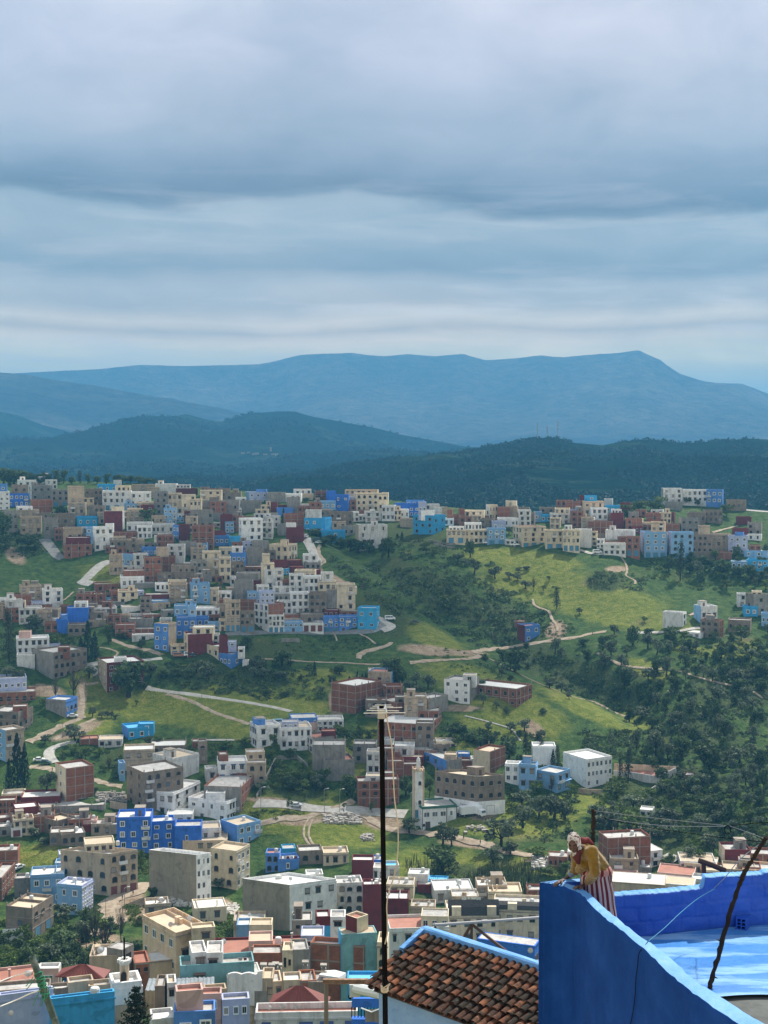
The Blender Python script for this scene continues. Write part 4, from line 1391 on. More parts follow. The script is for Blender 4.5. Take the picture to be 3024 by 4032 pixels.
def way(name,mat,width,pts,src=True):
    px=smooth([(x,y,0) for x,y in pts],8)
    G=[ground(p.x,p.y) for p in px]
    # even out the sampling along the ground
    S2=[G[0]]
    for p in G[1:]:
        while (p-S2[-1]).length>2.2: S2.append(S2[-1]+(p-S2[-1]).normalized()*2.)
    if len(S2)<3: S2=G
    rows=[]; r3=random.Random(len(pts)*17+int(width*10)); NWAY[0]+=1; lift=.10+.008*NWAY[0]; width*=.82
    for i,p in enumerate(S2):
        d=S2[min(i+2,len(S2)-1)]-S2[max(i-2,0)]; d.z=0
        if d.length<1e-4: d=Vector((1,0,0))
        d.normalize(); nrm=Vector((-d.y,d.x,0)); row=[]
        jl,jr=(r3.uniform(.6,1.3),r3.uniform(.6,1.3)) if mat=='dirt' else (1,1)
        for k in range(5):
            u=(k/2.-1)*(jl if k<2 else jr)*width/2; q=p+nrm*u
            row.append((q.x,q.y,gz(q.x,q.y)+lift-(.12 if k in(0,4) else 0)))
        rows.append(row)
    mb=MB(); mb.grid(rows)
    mb.f=[f[::-1] for f in mb.f]
    o=mb.build(name,WAY[mat],smooth=True); tag(o,kind='structure')
def TT(t,*pts): return [T(t,x,y) for x,y in pts]
way('road','concrete',3.2,TT('b0',(1265,830),(1450,862),(1659,888))+TT('b1',(200,915),(400,945),(600,978),(720,1000),(862,1035)))
way('footpath','dirt',2.6,TT('b0',(1440,880),(1659,950))+TT('b1',(80,985),(180,1035),(300,1080),(400,1112),(512,1150)))
way('footpath','dirt',1.3,TT('b0',(850,480),(930,490),(1015,520),(1000,555),(930,590),(900,620)))
way('road','concrete',3.0,TT('b0',(740,635),(850,618),(1000,600),(1240,590),(1440,572)))
way('road','dirt',3.5,TT('b0',(970,410),(1060,455),(1160,480),(1300,510),(1430,560)))
way('road','asphalt',4.5,TT('b0',(770,640),(820,690),(850,740)))
way('footpath','dirt',1.8,TT('b0',(740,805),(860,780)))
way('road','dirt',3.2,TT('b0',(700,840),(715,900),(710,960),(695,1040),(720,1097)))
way('road','dirt',4.,TT('c0',(700,-5),(620,25),(530,65),(400,130),(270,190),(230,215)))
way('road','concrete',4.8,TT('c0',(660,200),(560,215),(470,245),(420,290),(440,350),(470,385)))
way('road','dirt',4.2,TT('c0',(250,420),(360,415),(480,450),(640,500),(810,530),(950,570),(1100,600)))
way('footpath','dirt',2.4,TT('c0',(830,0),(740,35),(640,80),(520,150),(450,190)))
way('road','asphalt',7.5,TT('a0',(380,640),(440,715),(500,790),(560,818)))
way('road','concrete',7.,TT('a0',(955,835),(880,860),(800,930),(730,1000),(690,1010),(820,1036)))
way('road','concrete',6.,TT('a1',(985,635),(1015,690),(1050,760),(1090,830),(1050,865),(985,900)))
way('footpath','dirt',2.4,TT('a1',(1110,690),(1090,740),(1120,810),(1150,840),(1060,890)))
way('road','asphalt',5.,TT('b1',(290,368),(500,357),(700,352),(1140,352),(1430,348),(1540,340),(1612,310),(1640,280),(1618,240)))
way('road','concrete',5.5,TT('b2',(-45,230),(0,262),(60,290),(70,300),(30,322),(-30,335)))
way('road','dirt',3.4,TT('b2',(222,612),(350,602),(500,592),(700,582),(790,570),(825,550),(770,525),(900,500),(1050,485),(1200,462),(1350,440),(1500,415),(1659,395))+TT('b3',(140,362),(270,345)))
way('road','concrete',3.,TT('b3',(450,360),(560,355),(720,352),(870,345),(1000,320),(1100,308)))
way('footpath','dirt',1.6,TT('b1',(590,582),(850,597),(1100,610),(1400,622),(1659,632)))
way('road','dirt',3.6,TT('b1',(1720,440),(1659,480),(1530,510),(1450,545),(1440,590)))
way('footpath','dirt',1.6,TT('b2',(900,575),(1000,625),(1200,728),(1400,818),(1659,915))+TT('b3',(150,950),(300,1030),(460,1095)))
way('footpath','dirt',1.8,TT('b3',(185,530),(300,590),(430,645),(700,672),(900,690),(1050,740),(1300,800),(1500,850),(1640,940)))
way('road','concrete',7.,TT('c1',(550,730),(700,735),(850,748),(1000,772),(1300,795),(1500,805),(1640,812))+TT('c2',(100,822),(240,830)))
way('road','dirt',4.,TT('c1',(560,905),(700,882),(850,862),(1000,850),(1090,815)))
way('footpath','dirt',1.,TT('c1',(1050,835),(985,900),(962,980),(975,1040),(1030,1110)))
way('footpath','dirt',1.,TT('c1',(1075,835),(1030,900),(1005,980),(1015,1040),(1060,1110)))
way('road','dirt',3.5,TT('c1',(1200,775),(1320,745),(1430,700)))
way('road','dirt',4.5,TT('c1',(1450,830),(1560,880),(1659,945))+TT('c2',(150,975),(450,1002),(650,1040),(860,1085))+TT('d2',(1000,40),(1100,62),(1250,85),(1420,100)))
way('road','dirt',7.,TT('d0',(1245,325),(1200,390),(1080,430),(960,480),(960,560),(1000,640),(940,710),(720,760)))
way('footpath','concrete',1.,TT('c2',(700,-20),(860,20),(1060,75),(1130,120),(1185,205)))
way('footpath','dirt',2.,TT('b3',(1000,200),(1060,175),(960,215)))
way('footpath','dirt',1.4,TT('a3',(395,805),(430,860),(442,930),(430,962),(510,1005),(505,1045)))
way('footpath','dirt',2.4,TT('a3',(1180,590),(1280,560),(1400,530)))
way('road','concrete',4.,TT('a3',(1460,368),(1560,385),(1690,405)))
way('road','concrete',3.4,TT('a3',(-20,735),(60,745),(130,770),(250,775)))
way('footpath','dirt',1.4,TT('b0',(470,110),(560,70),(640,0)))
way('footpath','concrete',1.6,TT('c1',(0,185),(200,190),(410,188)))
way('footpath','dirt',1.,TT('b1',(1215,350),(1245,400),(1250,440)))
way('footpath','dirt',1.2,TT('b1',(1450,370),(1530,410),(1600,470)))
way('road','concrete',5.,TT('g',(985,285),(1040,305),(1100,325)))
way('footpath','dirt',1.6,TT('b2',(1285,70),(1310,130),(1420,170),(1440,220),(1490,300),(1500,350)))
# ------------------------------------------------------------------ trees and scrub
def leafmat(name,a,b_,c):
    m,nt,b=newmat(name); L=nt.links
    geo=nd(nt,'ShaderNodeNewGeometry'); oi=nd(nt,'ShaderNodeObjectInfo')
    r=ramp(nt,[(0.,a),(.5,b_),(1.,c)]); L.new(geo.outputs['Random Per Island'],r.inputs[0])
    hs=nd(nt,'ShaderNodeHueSaturation'); mr=nd(nt,'ShaderNodeMapRange'); L.new(oi.outputs['Random'],mr.inputs[0])
    mr.inputs[3].default_value=.7; mr.inputs[4].default_value=1.3; L.new(mr.outputs[0],hs.inputs['Value']); L.new(r.outputs[0],hs.inputs['Color'])
    L.new(hs.outputs[0],b.inputs['Base Color']); b.inputs['Roughness'].default_value=.75; b.inputs['Specular IOR Level'].default_value=.2
    tr=nd(nt,'ShaderNodeBsdfTranslucent'); L.new(hs.outputs[0],tr.inputs[0]); mx=nd(nt,'ShaderNodeMixShader'); mx.inputs[0].default_value=.25
    L.new(b.outputs[0],mx.inputs[1]); L.new(tr.outputs[0],mx.inputs[2]); L.new(mx.outputs[0],nt.nodes['Material Output'].inputs[0])
    return m
LEAF={'f':leafmat('far_leaves',(.006,.020,.016),(.010,.028,.021),(.016,.038,.026)),
      'o':leafmat('olive_leaves',(.048,.068,.038),(.11,.138,.076),(.22,.25,.155)),
      'd':leafmat('dark_leaves',(.026,.046,.019),(.062,.098,.035),(.12,.165,.06)),
      'c':leafmat('conifer_needles',(.010,.020,.014),(.022,.040,.024),(.044,.068,.038)),
      'y':leafmat('fresh_leaves',(.045,.075,.014),(.085,.130,.026),(.140,.180,.045)),
      'p':leafmat('poplar_leaves',(.028,.038,.020),(.050,.066,.034),(.085,.10,.055)),
      'b':leafmat('bare_twigs',(.05,.042,.034),(.08,.068,.055),(.10,.09,.07))}
def leaf(mb,p,s,rg,flat=.0):
    n=Vector((rg.gauss(0,1),rg.gauss(0,1),rg.gauss(.5,1))).normalized()
    u=n.cross(Vector((rg.gauss(0,1),rg.gauss(0,1),rg.gauss(0,1)))).normalized(); v=n.cross(u)
    a,b=s*rg.uniform(.7,1.3),s*rg.uniform(.5,1.)
    mb.poly([p+u*a,p+v*b,p-u*a*.8,p-v*b*.9])
def crown(kind,seed):
    """unit crown: about 1 wide, 1 high, base of the tree at z=0"""
    rg=random.Random(seed); mb=MB(); limbs=[]
    def blob(c,r,n,s,zs=1.):
        for _ in range(n):
            d=Vector((rg.gauss(0,1),rg.gauss(0,1),rg.gauss(0,1))).normalized()*r*rg.uniform(.45,1.05); d.z*=zs
            leaf(mb,Vector(c)+d,s,rg)
    if kind in 'oyd':
        nb=(12,10,15)['oyd'.index(kind)]; lo=(.34,.32,.22)['oyd'.index(kind)]
        for k in range(nb):
            a=k*2.4+rg.uniform(-.5,.5); rr=rg.uniform(.10,.36); z=rg.uniform(lo,.80)
            if k==0: rr=.05; z=.78
            rb=rg.uniform(.13,.21)*(1.15 if kind=='d' else 1)
            c=(rr*math.cos(a),rr*math.sin(a),z); limbs.append(c)
            blob(c,rb,(60,50,62)['oyd'.index(kind)],.058,.8)
    elif kind=='c':
        for k in range(620):
            z=rg.uniform(.06,1.); w=.34*(1-z)**.75*(1-.25*math.sin(z*55))+.02; a=rg.uniform(0,6.283); q=rg.uniform(.5,1.05)
            leaf(mb,Vector((w*q*math.cos(a),w*q*math.sin(a),z)),.045,rg)
        limbs=[(0,0,.9)]
    elif kind=='p':
        for k in range(13):
            z=.22+.74*k/12.; w=.24*math.sin(min(1,(1.08-z)*1.7)*1.57)
            a=rg.uniform(0,6.283); c=(w*.6*math.cos(a),w*.6*math.sin(a),z); limbs.append(c)
            blob(c,.10+.3*w,46,.036,1.25)
    elif kind=='b':
        for k in range(16):
            a=k*2.4; rr=rg.uniform(.1,.42); z=rg.uniform(.55,1.); limbs.append((rr*math.cos(a),rr*math.sin(a),z))
    if kind=='b':
        for c in limbs:
            b0=Vector((c[0]*.2,c[1]*.2,.3)); e=Vector(c)
            mb.tube([b0,b0.lerp(e,.5)+Vector((rg.uniform(-.04,.04),rg.uniform(-.04,.04),.03)),e],[.014,.009,.003],4)
            for _ in range(9):
                s=b0.lerp(e,rg.uniform(.35,.95)); t=s+Vector((rg.uniform(-.16,.16),rg.uniform(-.16,.16),rg.uniform(.06,.22)))
                mb.tube([s,t],[.005,.0015],3,cap=False)
                for _ in range(2):
                    u=s.lerp(t,rg.uniform(.4,.9)); mb.tube([u,u+Vector((rg.uniform(-.08,.08),rg.uniform(-.08,.08),rg.uniform(.02,.12)))],[.003,.001],3,cap=False)
    tb=MB(); hgt={'o':.42,'y':.45,'d':.34,'c':.9,'p':.95,'b':.4}[kind]; r0={'o':.05,'y':.03,'d':.055,'c':.035,'p':.028,'b':.03}[kind]
    bx,by=rg.uniform(-.05,.05),rg.uniform(-.05,.05)
    tb.tube([(0,0,-.06),(0,0,0),(bx,by,hgt*.55),(bx*.6,by*.6,hgt)],[r0*1.5,r0*1.2,r0*.85,r0*.55],7)
    if kind!='c':
        for c in limbs[:7]:
            s=Vector((bx,by,hgt*.6)); e=Vector(c); tb.tube([s,s.lerp(e,.5)+Vector((0,0,.03)),e],[r0*.5,r0*.32,r0*.1],5,cap=False)
    return mb.mesh('crown',LEAF[kind]),tb.mesh('trunk',M['bark'])
PROTO={k:[crown(k,100+i*7+ord(k)) for i in range(4 if k in'oyd' else 3)] for k in 'oydcpb'}
KIND={'o':('olive_tree','olive tree'),'d':('dark_tree','tree'),'y':('young_tree','tree'),'c':('conifer','conifer'),'p':('tall_tree','tall tree'),'b':('bare_tree','bare tree')}
DESC={'o':'grey-green olive tree with a rounded crown','d':'dark leafy tree with a dense crown','y':'fresh green leafy tree','c':'dark pointed conifer','p':'tall slender tree with a loose crown','b':'leafless tree with fine bare twigs'}
TREES=[]
def tree(px,py,hp,wp,kind,label=None,group=None,rg=random.Random(5)):
    if kind in 'oyd': wp*=1.2; hp*=1.06
    if kind=='c' : wp*=1.45
    if kind=='p': wp*=1.7
    g=ground(px,py); D=g.y; m=D/F; h=hp*m; w=wp*m
    cm,tm=rg.choice(PROTO[kind]); nm,cat=KIND[kind]
    o=empty(nm,g,rg.uniform(0,6.28)); sc=(w*rg.uniform(.95,1.1),w*rg.uniform(.95,1.1),h)
    link('crown',cm,o,scale=sc); link('trunk',tm,o,scale=(min(sc[0],h*1.1),min(sc[1],h*1.1),h))
    tag(o,label or '',cat,group); TREES.append((o,px,py,kind,label,hp))
    return o
def trees(t,txt):
    s=tilexf(t)[2]
    for e in txt.split(';'):
        lab=None
        if '|' in e: e,lab=[q.strip() for q in e.split('|')]
        f=e.split()
        if len(f)<5: continue
        px,py=T(t,float(f[0]),float(f[1])); tree(px,py,float(f[2])*s,float(f[3])*s,f[4],lab)
trees('a0','20 620 220 130 d; 240 732 130 230 d|large dark bush-like tree beside the bend of the left grey road; 1275 492 110 150 y|fresh green tree among cream houses on the left hill town; 530 440 90 150 d;1230 852 70 90 d;1240 850 70 90 d;30 165 140 130 d;120 165 130 110 d;220 165 110 100 d;320 165 90 80 d;420 165 90 70 d;490 160 120 60 d;550 160 120 60 d;620 165 70 60 d;690 165 110 50 p;760 165 90 50 d;840 165 70 70 d;920 165 90 60 d;1000 165 80 60 d;1060 165 80 80 d;1130 160 70 60 d;1200 160 70 80 d;1270 160 60 70 d;370 160 100 60 d;270 165 100 90 d;1330 165 50 60 d;180 165 120 90 d;80 165 120 100 d;30 720 120 150 d')
trees('a1','650 637 105 75 y|light green tree beside the white three-storey hill house;790 522 150 45 c;1070 612 60 120 d;1200 692 90 110 d;1290 722 100 110 d;1370 742 110 110 d;1440 762 110 100 d;1530 762 120 90 d;1640 802 130 70 d;985 322 40 60 d;1100 302 40 60 d;1080 600 50 70 y;1150 700 80 90 d;180 1080 70 110 y')
trees('a2','40 802 180 110 d;155 652 75 40 c;115 642 50 40 c;745 802 150 80 d|dark tree standing alone at the top of the right-hand meadow;360 772 110 110 y;430 792 70 80 y;640 842 80 100 o;700 872 60 80 o;780 942 140 100 o;960 982 110 110 o;1080 982 60 80 o;1150 1002 60 80 o;1220 1072 80 90 o;1290 1092 120 80 b|leafless dark-limbed tree at the meadow edge;1425 1007 50 40 y;1380 1092 50 50 y;1485 1097 50 70 y;1080 602 70 70 o;1160 932 50 60 o;1230 912 40 70 o;20 700 90 90 d')
trees('a3','440 442 100 130 y;540 402 90 110 d;640 402 100 100 y;710 402 130 130 y|broad green tree left of the grey hilltop house;960 352 80 90 y|green tree in front of the white hilltop house;1050 352 60 60 y;1300 452 110 120 y;900 1002 330 95 p|tall dark poplar in front of the light blue house, right hill town;1050 982 160 110 o;1270 962 150 150 d;1180 902 90 100 d;800 922 140 90 d;1400 852 70 60 d;1620 902 110 90 d;1300 1082 90 110 y;1500 960 100 110 d;1400 980 110 120 d;1600 1010 100 120 d;1100 860 80 90 d;1640 790 110 80 d;580 370 70 80 y;480 400 70 80 y')
trees('b0','80 622 460 130 p|very tall loose-crowned tree at the left edge of the valley;290 372 180 170 o;760 592 340 120 c|tallest cypress of the dark cluster below the hill town;700 592 200 90 c|left cypress of the dark cluster below the hill town;820 592 250 90 c|right cypress of the dark cluster below the hill town;480 482 120 120 y;600 492 120 160 y;940 362 80 90 y;940 442 90 60 d;1060 402 50 100 y;60 742 100 130 o;160 762 90 120 o;640 922 250 170 b|tall almost leafless tree beside the small blue and grey house;480 932 170 100 b|smaller leafless tree on the bare ground by the gully;770 742 110 110 o;1110 902 310 300 d|huge dense dark tree hiding the maroon house in the valley;1300 742 140 120 o;1240 832 60 60 o;800 1080 90 70 o|lone small olive tree in the bright green field, left of smaller ones;880 1092 60 70 o;925 1092 70 40 o;965 1092 65 40 o;1000 1097 40 50 o;1180 982 50 35 y|tiny sapling in the bright field right of the huge tree;1220 482 80 70 d;370 982 60 80 y;1420 740 80 100 d;1520 730 70 110 d;1620 740 80 100 d')
trees('b1','130 742 150 150 o;40 702 110 110 o;350 742 70 100 y;470 482 110 130 d|dark round tree on the slope below the spur road;780 647 150 170 d|broad dark tree beside the footpath below the spur;520 692 120 100 o;590 682 110 110 o;540 742 100 100 o;620 742 90 100 o;780 762 80 110 o;720 752 60 70 o;1060 732 130 50 c;1275 712 80 100 d;1210 802 80 80 d;1115 892 80 60 o;1140 907 40 40 y;940 757 35 60 d;640 887 40 70 d;790 902 40 90 d;560 642 100 90 d;1360 777 50 40 c;1430 777 90 40 c;1470 777 70 40 c;1500 775 80 40 c;850 640 50 60 d')
trees('b2','100 782 220 200 d;40 702 130 120 d;220 872 110 100 o;280 802 110 90 o;380 842 140 110 o;300 882 80 90 o;380 912 60 70 o;855 972 110 70 o|small olive tree in front of the long brick building;850 822 70 80 o;970 1007 60 60 o;870 592 60 70 d;1130 692 200 210 d|big dark leaning tree mass below the valley track bend;1030 602 110 110 d;1480 542 150 90 o;1530 562 90 70 o;1490 152 150 70 p|slim tall tree on the meadow above the lone blue and maroon house;560 162 130 190 y;800 252 90 90 y;1430 832 80 120 o;1530 862 90 100 o;1590 892 70 100 o;1060 1052 60 60 o;1370 1050 50 70 d')
trees('b3','30 192 60 50 o;590 262 55 55 y|small round tree alone on the green meadow left of the cube house;490 462 180 110 d;620 492 140 100 o;230 502 130 110 d;700 542 150 110 o;820 472 140 130 d;330 372 90 80 o;810 392 90 120 d;390 642 120 90 o;425 662 90 60 o;420 832 170 90 d;690 732 160 90 d;780 732 180 100 o;950 652 130 90 d;840 752 90 70 d;950 762 110 60 o;1030 722 100 80 d;1100 742 120 80 o;1180 772 110 90 o;1260 772 150 100 d;1380 792 140 160 o;1480 802 100 100 o;1600 852 110 110 d;970 872 100 70 d;540 952 180 80 d;770 1042 140 80 d;900 1082 130 100 d;570 1097 110 180 o;1220 1092 150 100 d;1340 522 90 130 d;1200 602 110 60 d;1430 422 130 140 y;1570 502 110 130 y;1630 592 90 90 d;1620 702 110 110 d;1440 602 100 130 y;450 922 110 60 d;720 852 100 80 d;900 962 90 70 d;100 600 110 90 d;60 470 70 90 d;620 400 90 80 d;1530 680 100 120 y')
trees('c0','150 642 520 150 c|tallest dark cypress at the left edge of the lower valley;215 602 400 100 c|right cypress of the tall dark pair at the left edge;80 642 300 90 c;390 222 90 90 o|small round olive tree beside the winding pale road;650 192 140 170 o|wide olive tree above the winding pale road;600 112 70 90 o;410 642 190 150 o|olive tree left of the tall narrow brick tower;1280 232 90 80 o;930 242 60 60 y;740 352 110 90 y;940 452 120 80 b;300 1022 90 110 o;380 1082 60 110 o;60 772 90 120 o;640 300 90 120 y;860 330 90 110 y;540 330 60 90 y;1360 210 60 90 y;1480 210 60 90 y;820 640 50 70 d')
trees('c1','710 292 170 90 y|young tree before the gap between the white field houses;905 252 90 70 y|young tree in front of the ribbon-windowed white house;1345 657 180 150 d|dark round tree on the roadside left of the antenna pole;840 792 130 60 y|small roadside tree beside the silver car;975 712 100 60 y;1150 692 60 50 y;1315 782 60 40 y;1555 817 110 50 y|small tree in front of the brick house by the road;1405 712 60 40 y;610 632 100 110 o;720 432 70 90 d;800 602 110 120 d;880 622 120 120 d;960 622 100 110 y;1070 622 150 110 o;1130 602 180 120 d;690 352 90 90 y;850 342 90 110 d;190 342 110 90 y;460 222 60 90 y;1270 142 100 110 y;1340 152 70 80 y;1440 112 60 50 y;1520 172 80 60 y;1570 142 60 60 y;540 860 60 120 y;760 520 90 120 y;920 540 100 120 y;1030 540 100 120 y;290 270 80 110 y')
trees('c2','905 112 90 65 o|left of two small olive trees on the bright grass slope;1100 117 100 90 o|olive tree by the thin path on the grass slope;1215 107 110 110 o;550 72 45 20 c;640 152 130 160 d;760 202 90 130 d;840 262 100 80 d;910 252 130 120 d;1080 342 150 150 d;1220 342 230 70 p;1350 202 110 100 o;1360 352 190 50 p;1460 422 160 50 c;1500 432 200 55 p;1170 162 70 60 d;1115 542 80 35 c|small pointed cypress beside the white and blue house;190 662 180 110 d|dark tree just left of the minaret;390 682 180 90 y|green tree just right of the minaret;1190 762 150 180 o;1340 852 200 150 o;1470 867 220 200 o;1570 872 130 110 o;1200 942 200 160 o;1320 642 120 120 y;1450 642 150 70 b;220 992 140 150 o|olive tree at the corner of the mosque by the dirt track;510 1082 190 140 o|left olive tree below the mosque;585 1100 170 130 o|right olive tree below the mosque;1010 1100 240 260 o|broad olive tree on the slope right of the dirt track;1620 672 110 90 y;1600 1002 70 80 d;620 230 100 90 y')
trees('c3','380 522 210 55 p|slim dark tree beside the pink walled court;450 557 300 85 p|tall reddish-green tree in front of the pink walled court;520 282 200 90 o;690 332 260 150 o;730 422 200 60 d;920 362 230 170 d;1160 482 270 260 d;610 332 130 120 d;1410 382 140 150 o;540 432 100 80 y;350 682 120 160 y;500 792 150 180 o;230 962 220 200 o;460 962 160 230 y;780 902 150 180 o;860 902 120 120 o;1320 892 210 150 d|large dark tree above the cables on the right;1080 962 150 150 o;1210 902 110 130 o;1620 642 220 100 d;780 602 90 110 y;1000 822 110 130 y;600 1010 120 150 o;720 1040 120 150 o;880 1060 130 150 d;1150 1090 110 150 o;1640 1060 140 120 y;300 620 80 110 y;650 700 110 120 y;150 860 120 120 o')
trees('d0','560 662 160 200 o|dark olive tree in front of the light blue house;740 662 80 80 y;100 742 150 200 y;600 802 140 180 d;820 902 420 190 b|tallest leafless tree in front of the dirt street;905 932 300 170 b;1050 862 360 150 b|leafless tree standing at the edge of the green bank;530 922 200 250 d;80 1062 220 200 y;230 1042 180 180 d;430 982 160 160 o;1180 952 140 130 d;1560 722 80 100 y;750 902 250 150 b;1220 202 180 100 y;320 900 120 160 y;1330 470 120 80 d;40 900 150 170 d;640 960 140 150 d;960 960 120 150 d')
trees('d1','230 372 90 110 o|small dark tree growing against the cream corner house')
trees('d2','510 242 230 270 d|big dark double-crowned tree above the reed bed;600 352 100 150 y;945 152 160 160 o|olive tree with a thick trunk left of the rubble;1090 77 120 140 o;1430 262 90 150 y;1570 242 110 130 y')
trees('g','720 340 60 90 y;820 320 50 80 o;1030 320 60 60 y;1150 300 90 90 o;1220 320 70 60 y;1300 390 50 60 y;1010 330 50 90 y;600 420 70 80 y;160 300 80 130 y')
# more of the olive wood on the steep right-hand hillside
def wood(poly,n,hr,kinds,seed,gap):
    rg=random.Random(seed); xs=[p[0] for p in poly]; ys=[p[1] for p in poly]; pts=[(a,b) for _,a,b,_,_,_ in TREES]
    k=0
    for _ in range(4000):
        if k>=n: break
        px,py=rg.uniform(min(xs),max(xs)),rg.uniform(min(ys),max(ys))
        if not inside(px,py,poly) or covered(px,py,6) or any((px-a)**2+(2*(py-b))**2<gap**2 for a,b in pts): continue
        pts.append((px,py)); h=rg.uniform(*hr); tree(px,py,h,h*rg.uniform(.6,1.05),rg.choice(kinds)); k+=1
wood([(2290,2560),(2480,2570),(3040,2690),(3040,3180),(2700,3160),(2560,3050),(2480,2850)],66,(38,74),'ooddo',3,44)
wood([(2620,3020),(3040,3100),(3040,3420),(2560,3280)],40,(36,66),'oody',4,40)
wood([(2420,3190),(2560,3170),(2600,3300),(2330,3330)],12,(40,66),'oody',6,44)
wood([(2640,2500),(3040,2500),(3040,2690),(2620,2600)],26,(28,54),'oddy',8,34)
wood([(2600,2150),(3024,2200),(3024,2330),(2700,2290)],18,(28,52),'ddoy',9,34)
wood([(0,3700),(420,3640),(560,3740),(560,3800),(0,3990)],20,(60,100),'ydo',10,60)
wood([(1750,2560),(2000,2690),(2250,2760),(2150,2560),(1980,2540)],14,(18,34),'od',11,30)
# scrub and hedges nobody could count
def scrub(name,mat,patches,seed,leafs=26):
    rg=random.Random(seed); mb=MB()
    for poly,n,(s0,s1) in patches:
        xs=[p[0] for p in poly]; ys=[p[1] for p in poly]; k=0
        for _ in range(n*5):
            if k>=n: break
            px,py=rg.uniform(min(xs),max(xs)),rg.uniform(min(ys),max(ys))
            if not inside(px,py,poly) or covered(px,py-2,0): continue
            if mnoise.noise(Vector((px/60.,py/35.,seed)))<-.05 and rg.random()<.8: continue
            if on_way(px,py): continue
            k+=1; g=ground(px,py); s=rg.uniform(s0,s1)*(.6+.8*rg.random()**2); hz=s*rg.uniform(.45,.9)
            for _ in range(leafs):
                d=Vector((rg.gauss(0,1),rg.gauss(0,1),abs(rg.gauss(0,1)))).normalized()*rg.uniform(.6,1.); d=Vector((d.x*s,d.y*s,d.z*hz))
                leaf(mb,g+d,s*.30,rg)
    o=mb.build(name,mat); tag(o,kind='stuff'); return o
WAYPX=set()
def mark_ways():
    for o in COL.objects:
        if o.get('kind')=='structure' and o.name.split('.')[0] in('road','footpath'):
            for v in o.data.vertices:
                x,y=proj(v.co)
                for dx in(-1,0,1):
                    for dy in (0,1): WAYPX.add((int(x//6)+dx,int(y//6)+dy))
mark_ways()
def on_way(px,py): return (int(px//6),int(py//6)) in WAYPX
G1=[(1290,2190),(1540,2240),(1750,2230),(2020,2330),(2180,2430),(2120,2500),(1990,2540),(1870,2550),(1700,2450),(1560,2420),(1420,2340)]
scrub('scrub',LEAF['d'],[(G1,520,(.9,2.4)),([(2280,2560),(2420,2620),(3024,2700),(3024,3200),(2760,3120),(2480,2860),(2300,2740)],330,(.8,2.0)),
  ([(2000,2560),(2300,2580),(2480,2830),(2260,2740),(2080,2640)],260,(.6,1.5)),([(2280,2880),(2560,2880),(2640,3010),(2520,3050),(2300,2960)],260,(.8,2)),
  ([(2330,2250),(2480,2250),(2560,2310),(2520,2330),(2310,2310)],120,(.6,1.4)),([(1512,2100),(1800,2150),(1950,2230),(1780,2230),(1540,2200)],150,(.8,1.8)),
  ([(1040,2490),(1460,2480),(1480,2560),(1300,2600),(1100,2560)],90,(.5,1.2)),([(0,2060),(150,2080),(180,2180),(60,2200),(0,2190)],90,(1,2.4)),([(760,2680),(1050,2700),(1200,2740),(1030,2760),(760,2720)],120,(.6,1.5)),
  ([(2600,2520),(3024,2540),(3024,2700),(2600,2620)],160,(.8,2)),([(1700,2560),(1880,2560),(2000,2640),(1980,2700),(1700,2600)],60,(.5,1.2)),([(2050,2480),(2240,2440),(2270,2500),(2150,2520)],60,(.6,1.4))],31)
scrub('undergrowth',LEAF['y'],[([(480,2930),(760,2950),(780,3000),(720,3040),(560,3040),(500,2990)],200,(.6,1.7)),([(1000,2970),(1300,3020),(1290,3100),(1040,3100)],170,(.7,1.8)),([(2380,3060),(2640,3090),(2760,3200),(2600,3300),(2400,3250),(2330,3130)],240,(.8,2)),
  ([(2640,3100),(3024,3120),(3024,3420),(2700,3380)],330,(.8,2.)),([(800,2910),(940,2910),(1000,2950),(820,2950)],90,(.5,1.2)),([(0,3690),(300,3640),(420,3700),(540,3780),(540,3830),(0,3950)],320,(.6,1.6)),([(480,3560),(720,3580),(930,3650),(900,3700),(640,3690),(520,3640)],420,(.4,1.1)),
  ([(760,3590),(940,3600),(940,3690),(760,3680)],260,(.35,.9)),([(860,2660),(1280,2680),(1260,2760),(860,2720)],140,(.5,1.3)),([(2080,2560),(2260,2600),(2250,2680),(2120,2620)],70,(.5,1.3)),([(2500,2180),(2800,2200),(2960,2300),(2750,2330),(2560,2280)],200,(.8,1.8)),([(1960,3130),(2240,3150),(2240,3260),(1980,3240)],90,(.6,1.4)),([(1120,3480),(1180,3480),(1180,3560),(1100,3560)],40,(.4,1)),([(500,3360),(590,3360),(590,3440),(540,3470)],90,(.5,1.2)),([(980,3190),(1230,3190),(1240,3230),(980,3250)],70,(.4,.9)),([(2440,2000),(2640,1990),(2640,2040),(2440,2040)],60,(.7,1.6))],32)
scrub('hedge',LEAF['d'],[([(620,2600),(1000,2600),(1330,2640),(1320,2720),(1000,2730),(760,2740),(590,2680)],230,(.7,1.9)),([(360,2560),(560,2560),(590,2620),(420,2640)],60,(.6,1.4)),([(1150,2860),(1440,2880),(1480,2960),(1240,2940)],110,(.7,1.7)),([(1720,2860),(2120,2900),(2260,3000),(2200,3060),(1900,3000),(1740,2920)],160,(.8,2.)),([(2000,3100),(2270,3130),(2270,3300),(2080,3330)],120,(.7,1.8)),([(0,2500),(240,2480),(330,2560),(180,2640),(0,2640)],110,(.7,1.9)),([(190,2930),(480,2960),(520,3060),(240,3080)],90,(.6,1.5))],34)
scrub('heath',LEAF['o'],[(G1,420,(.6,1.6)),([(2420,2620),(3024,2720),(3024,3180),(2560,3000)],330,(.7,1.7)),([(2300,2870),(2480,2880),(2500,2960),(2300,2960)],60,(.6,1.3)),([(2330,2250),(2560,2270),(2540,2330),(2310,2310)],90,(.5,1.2))],33)
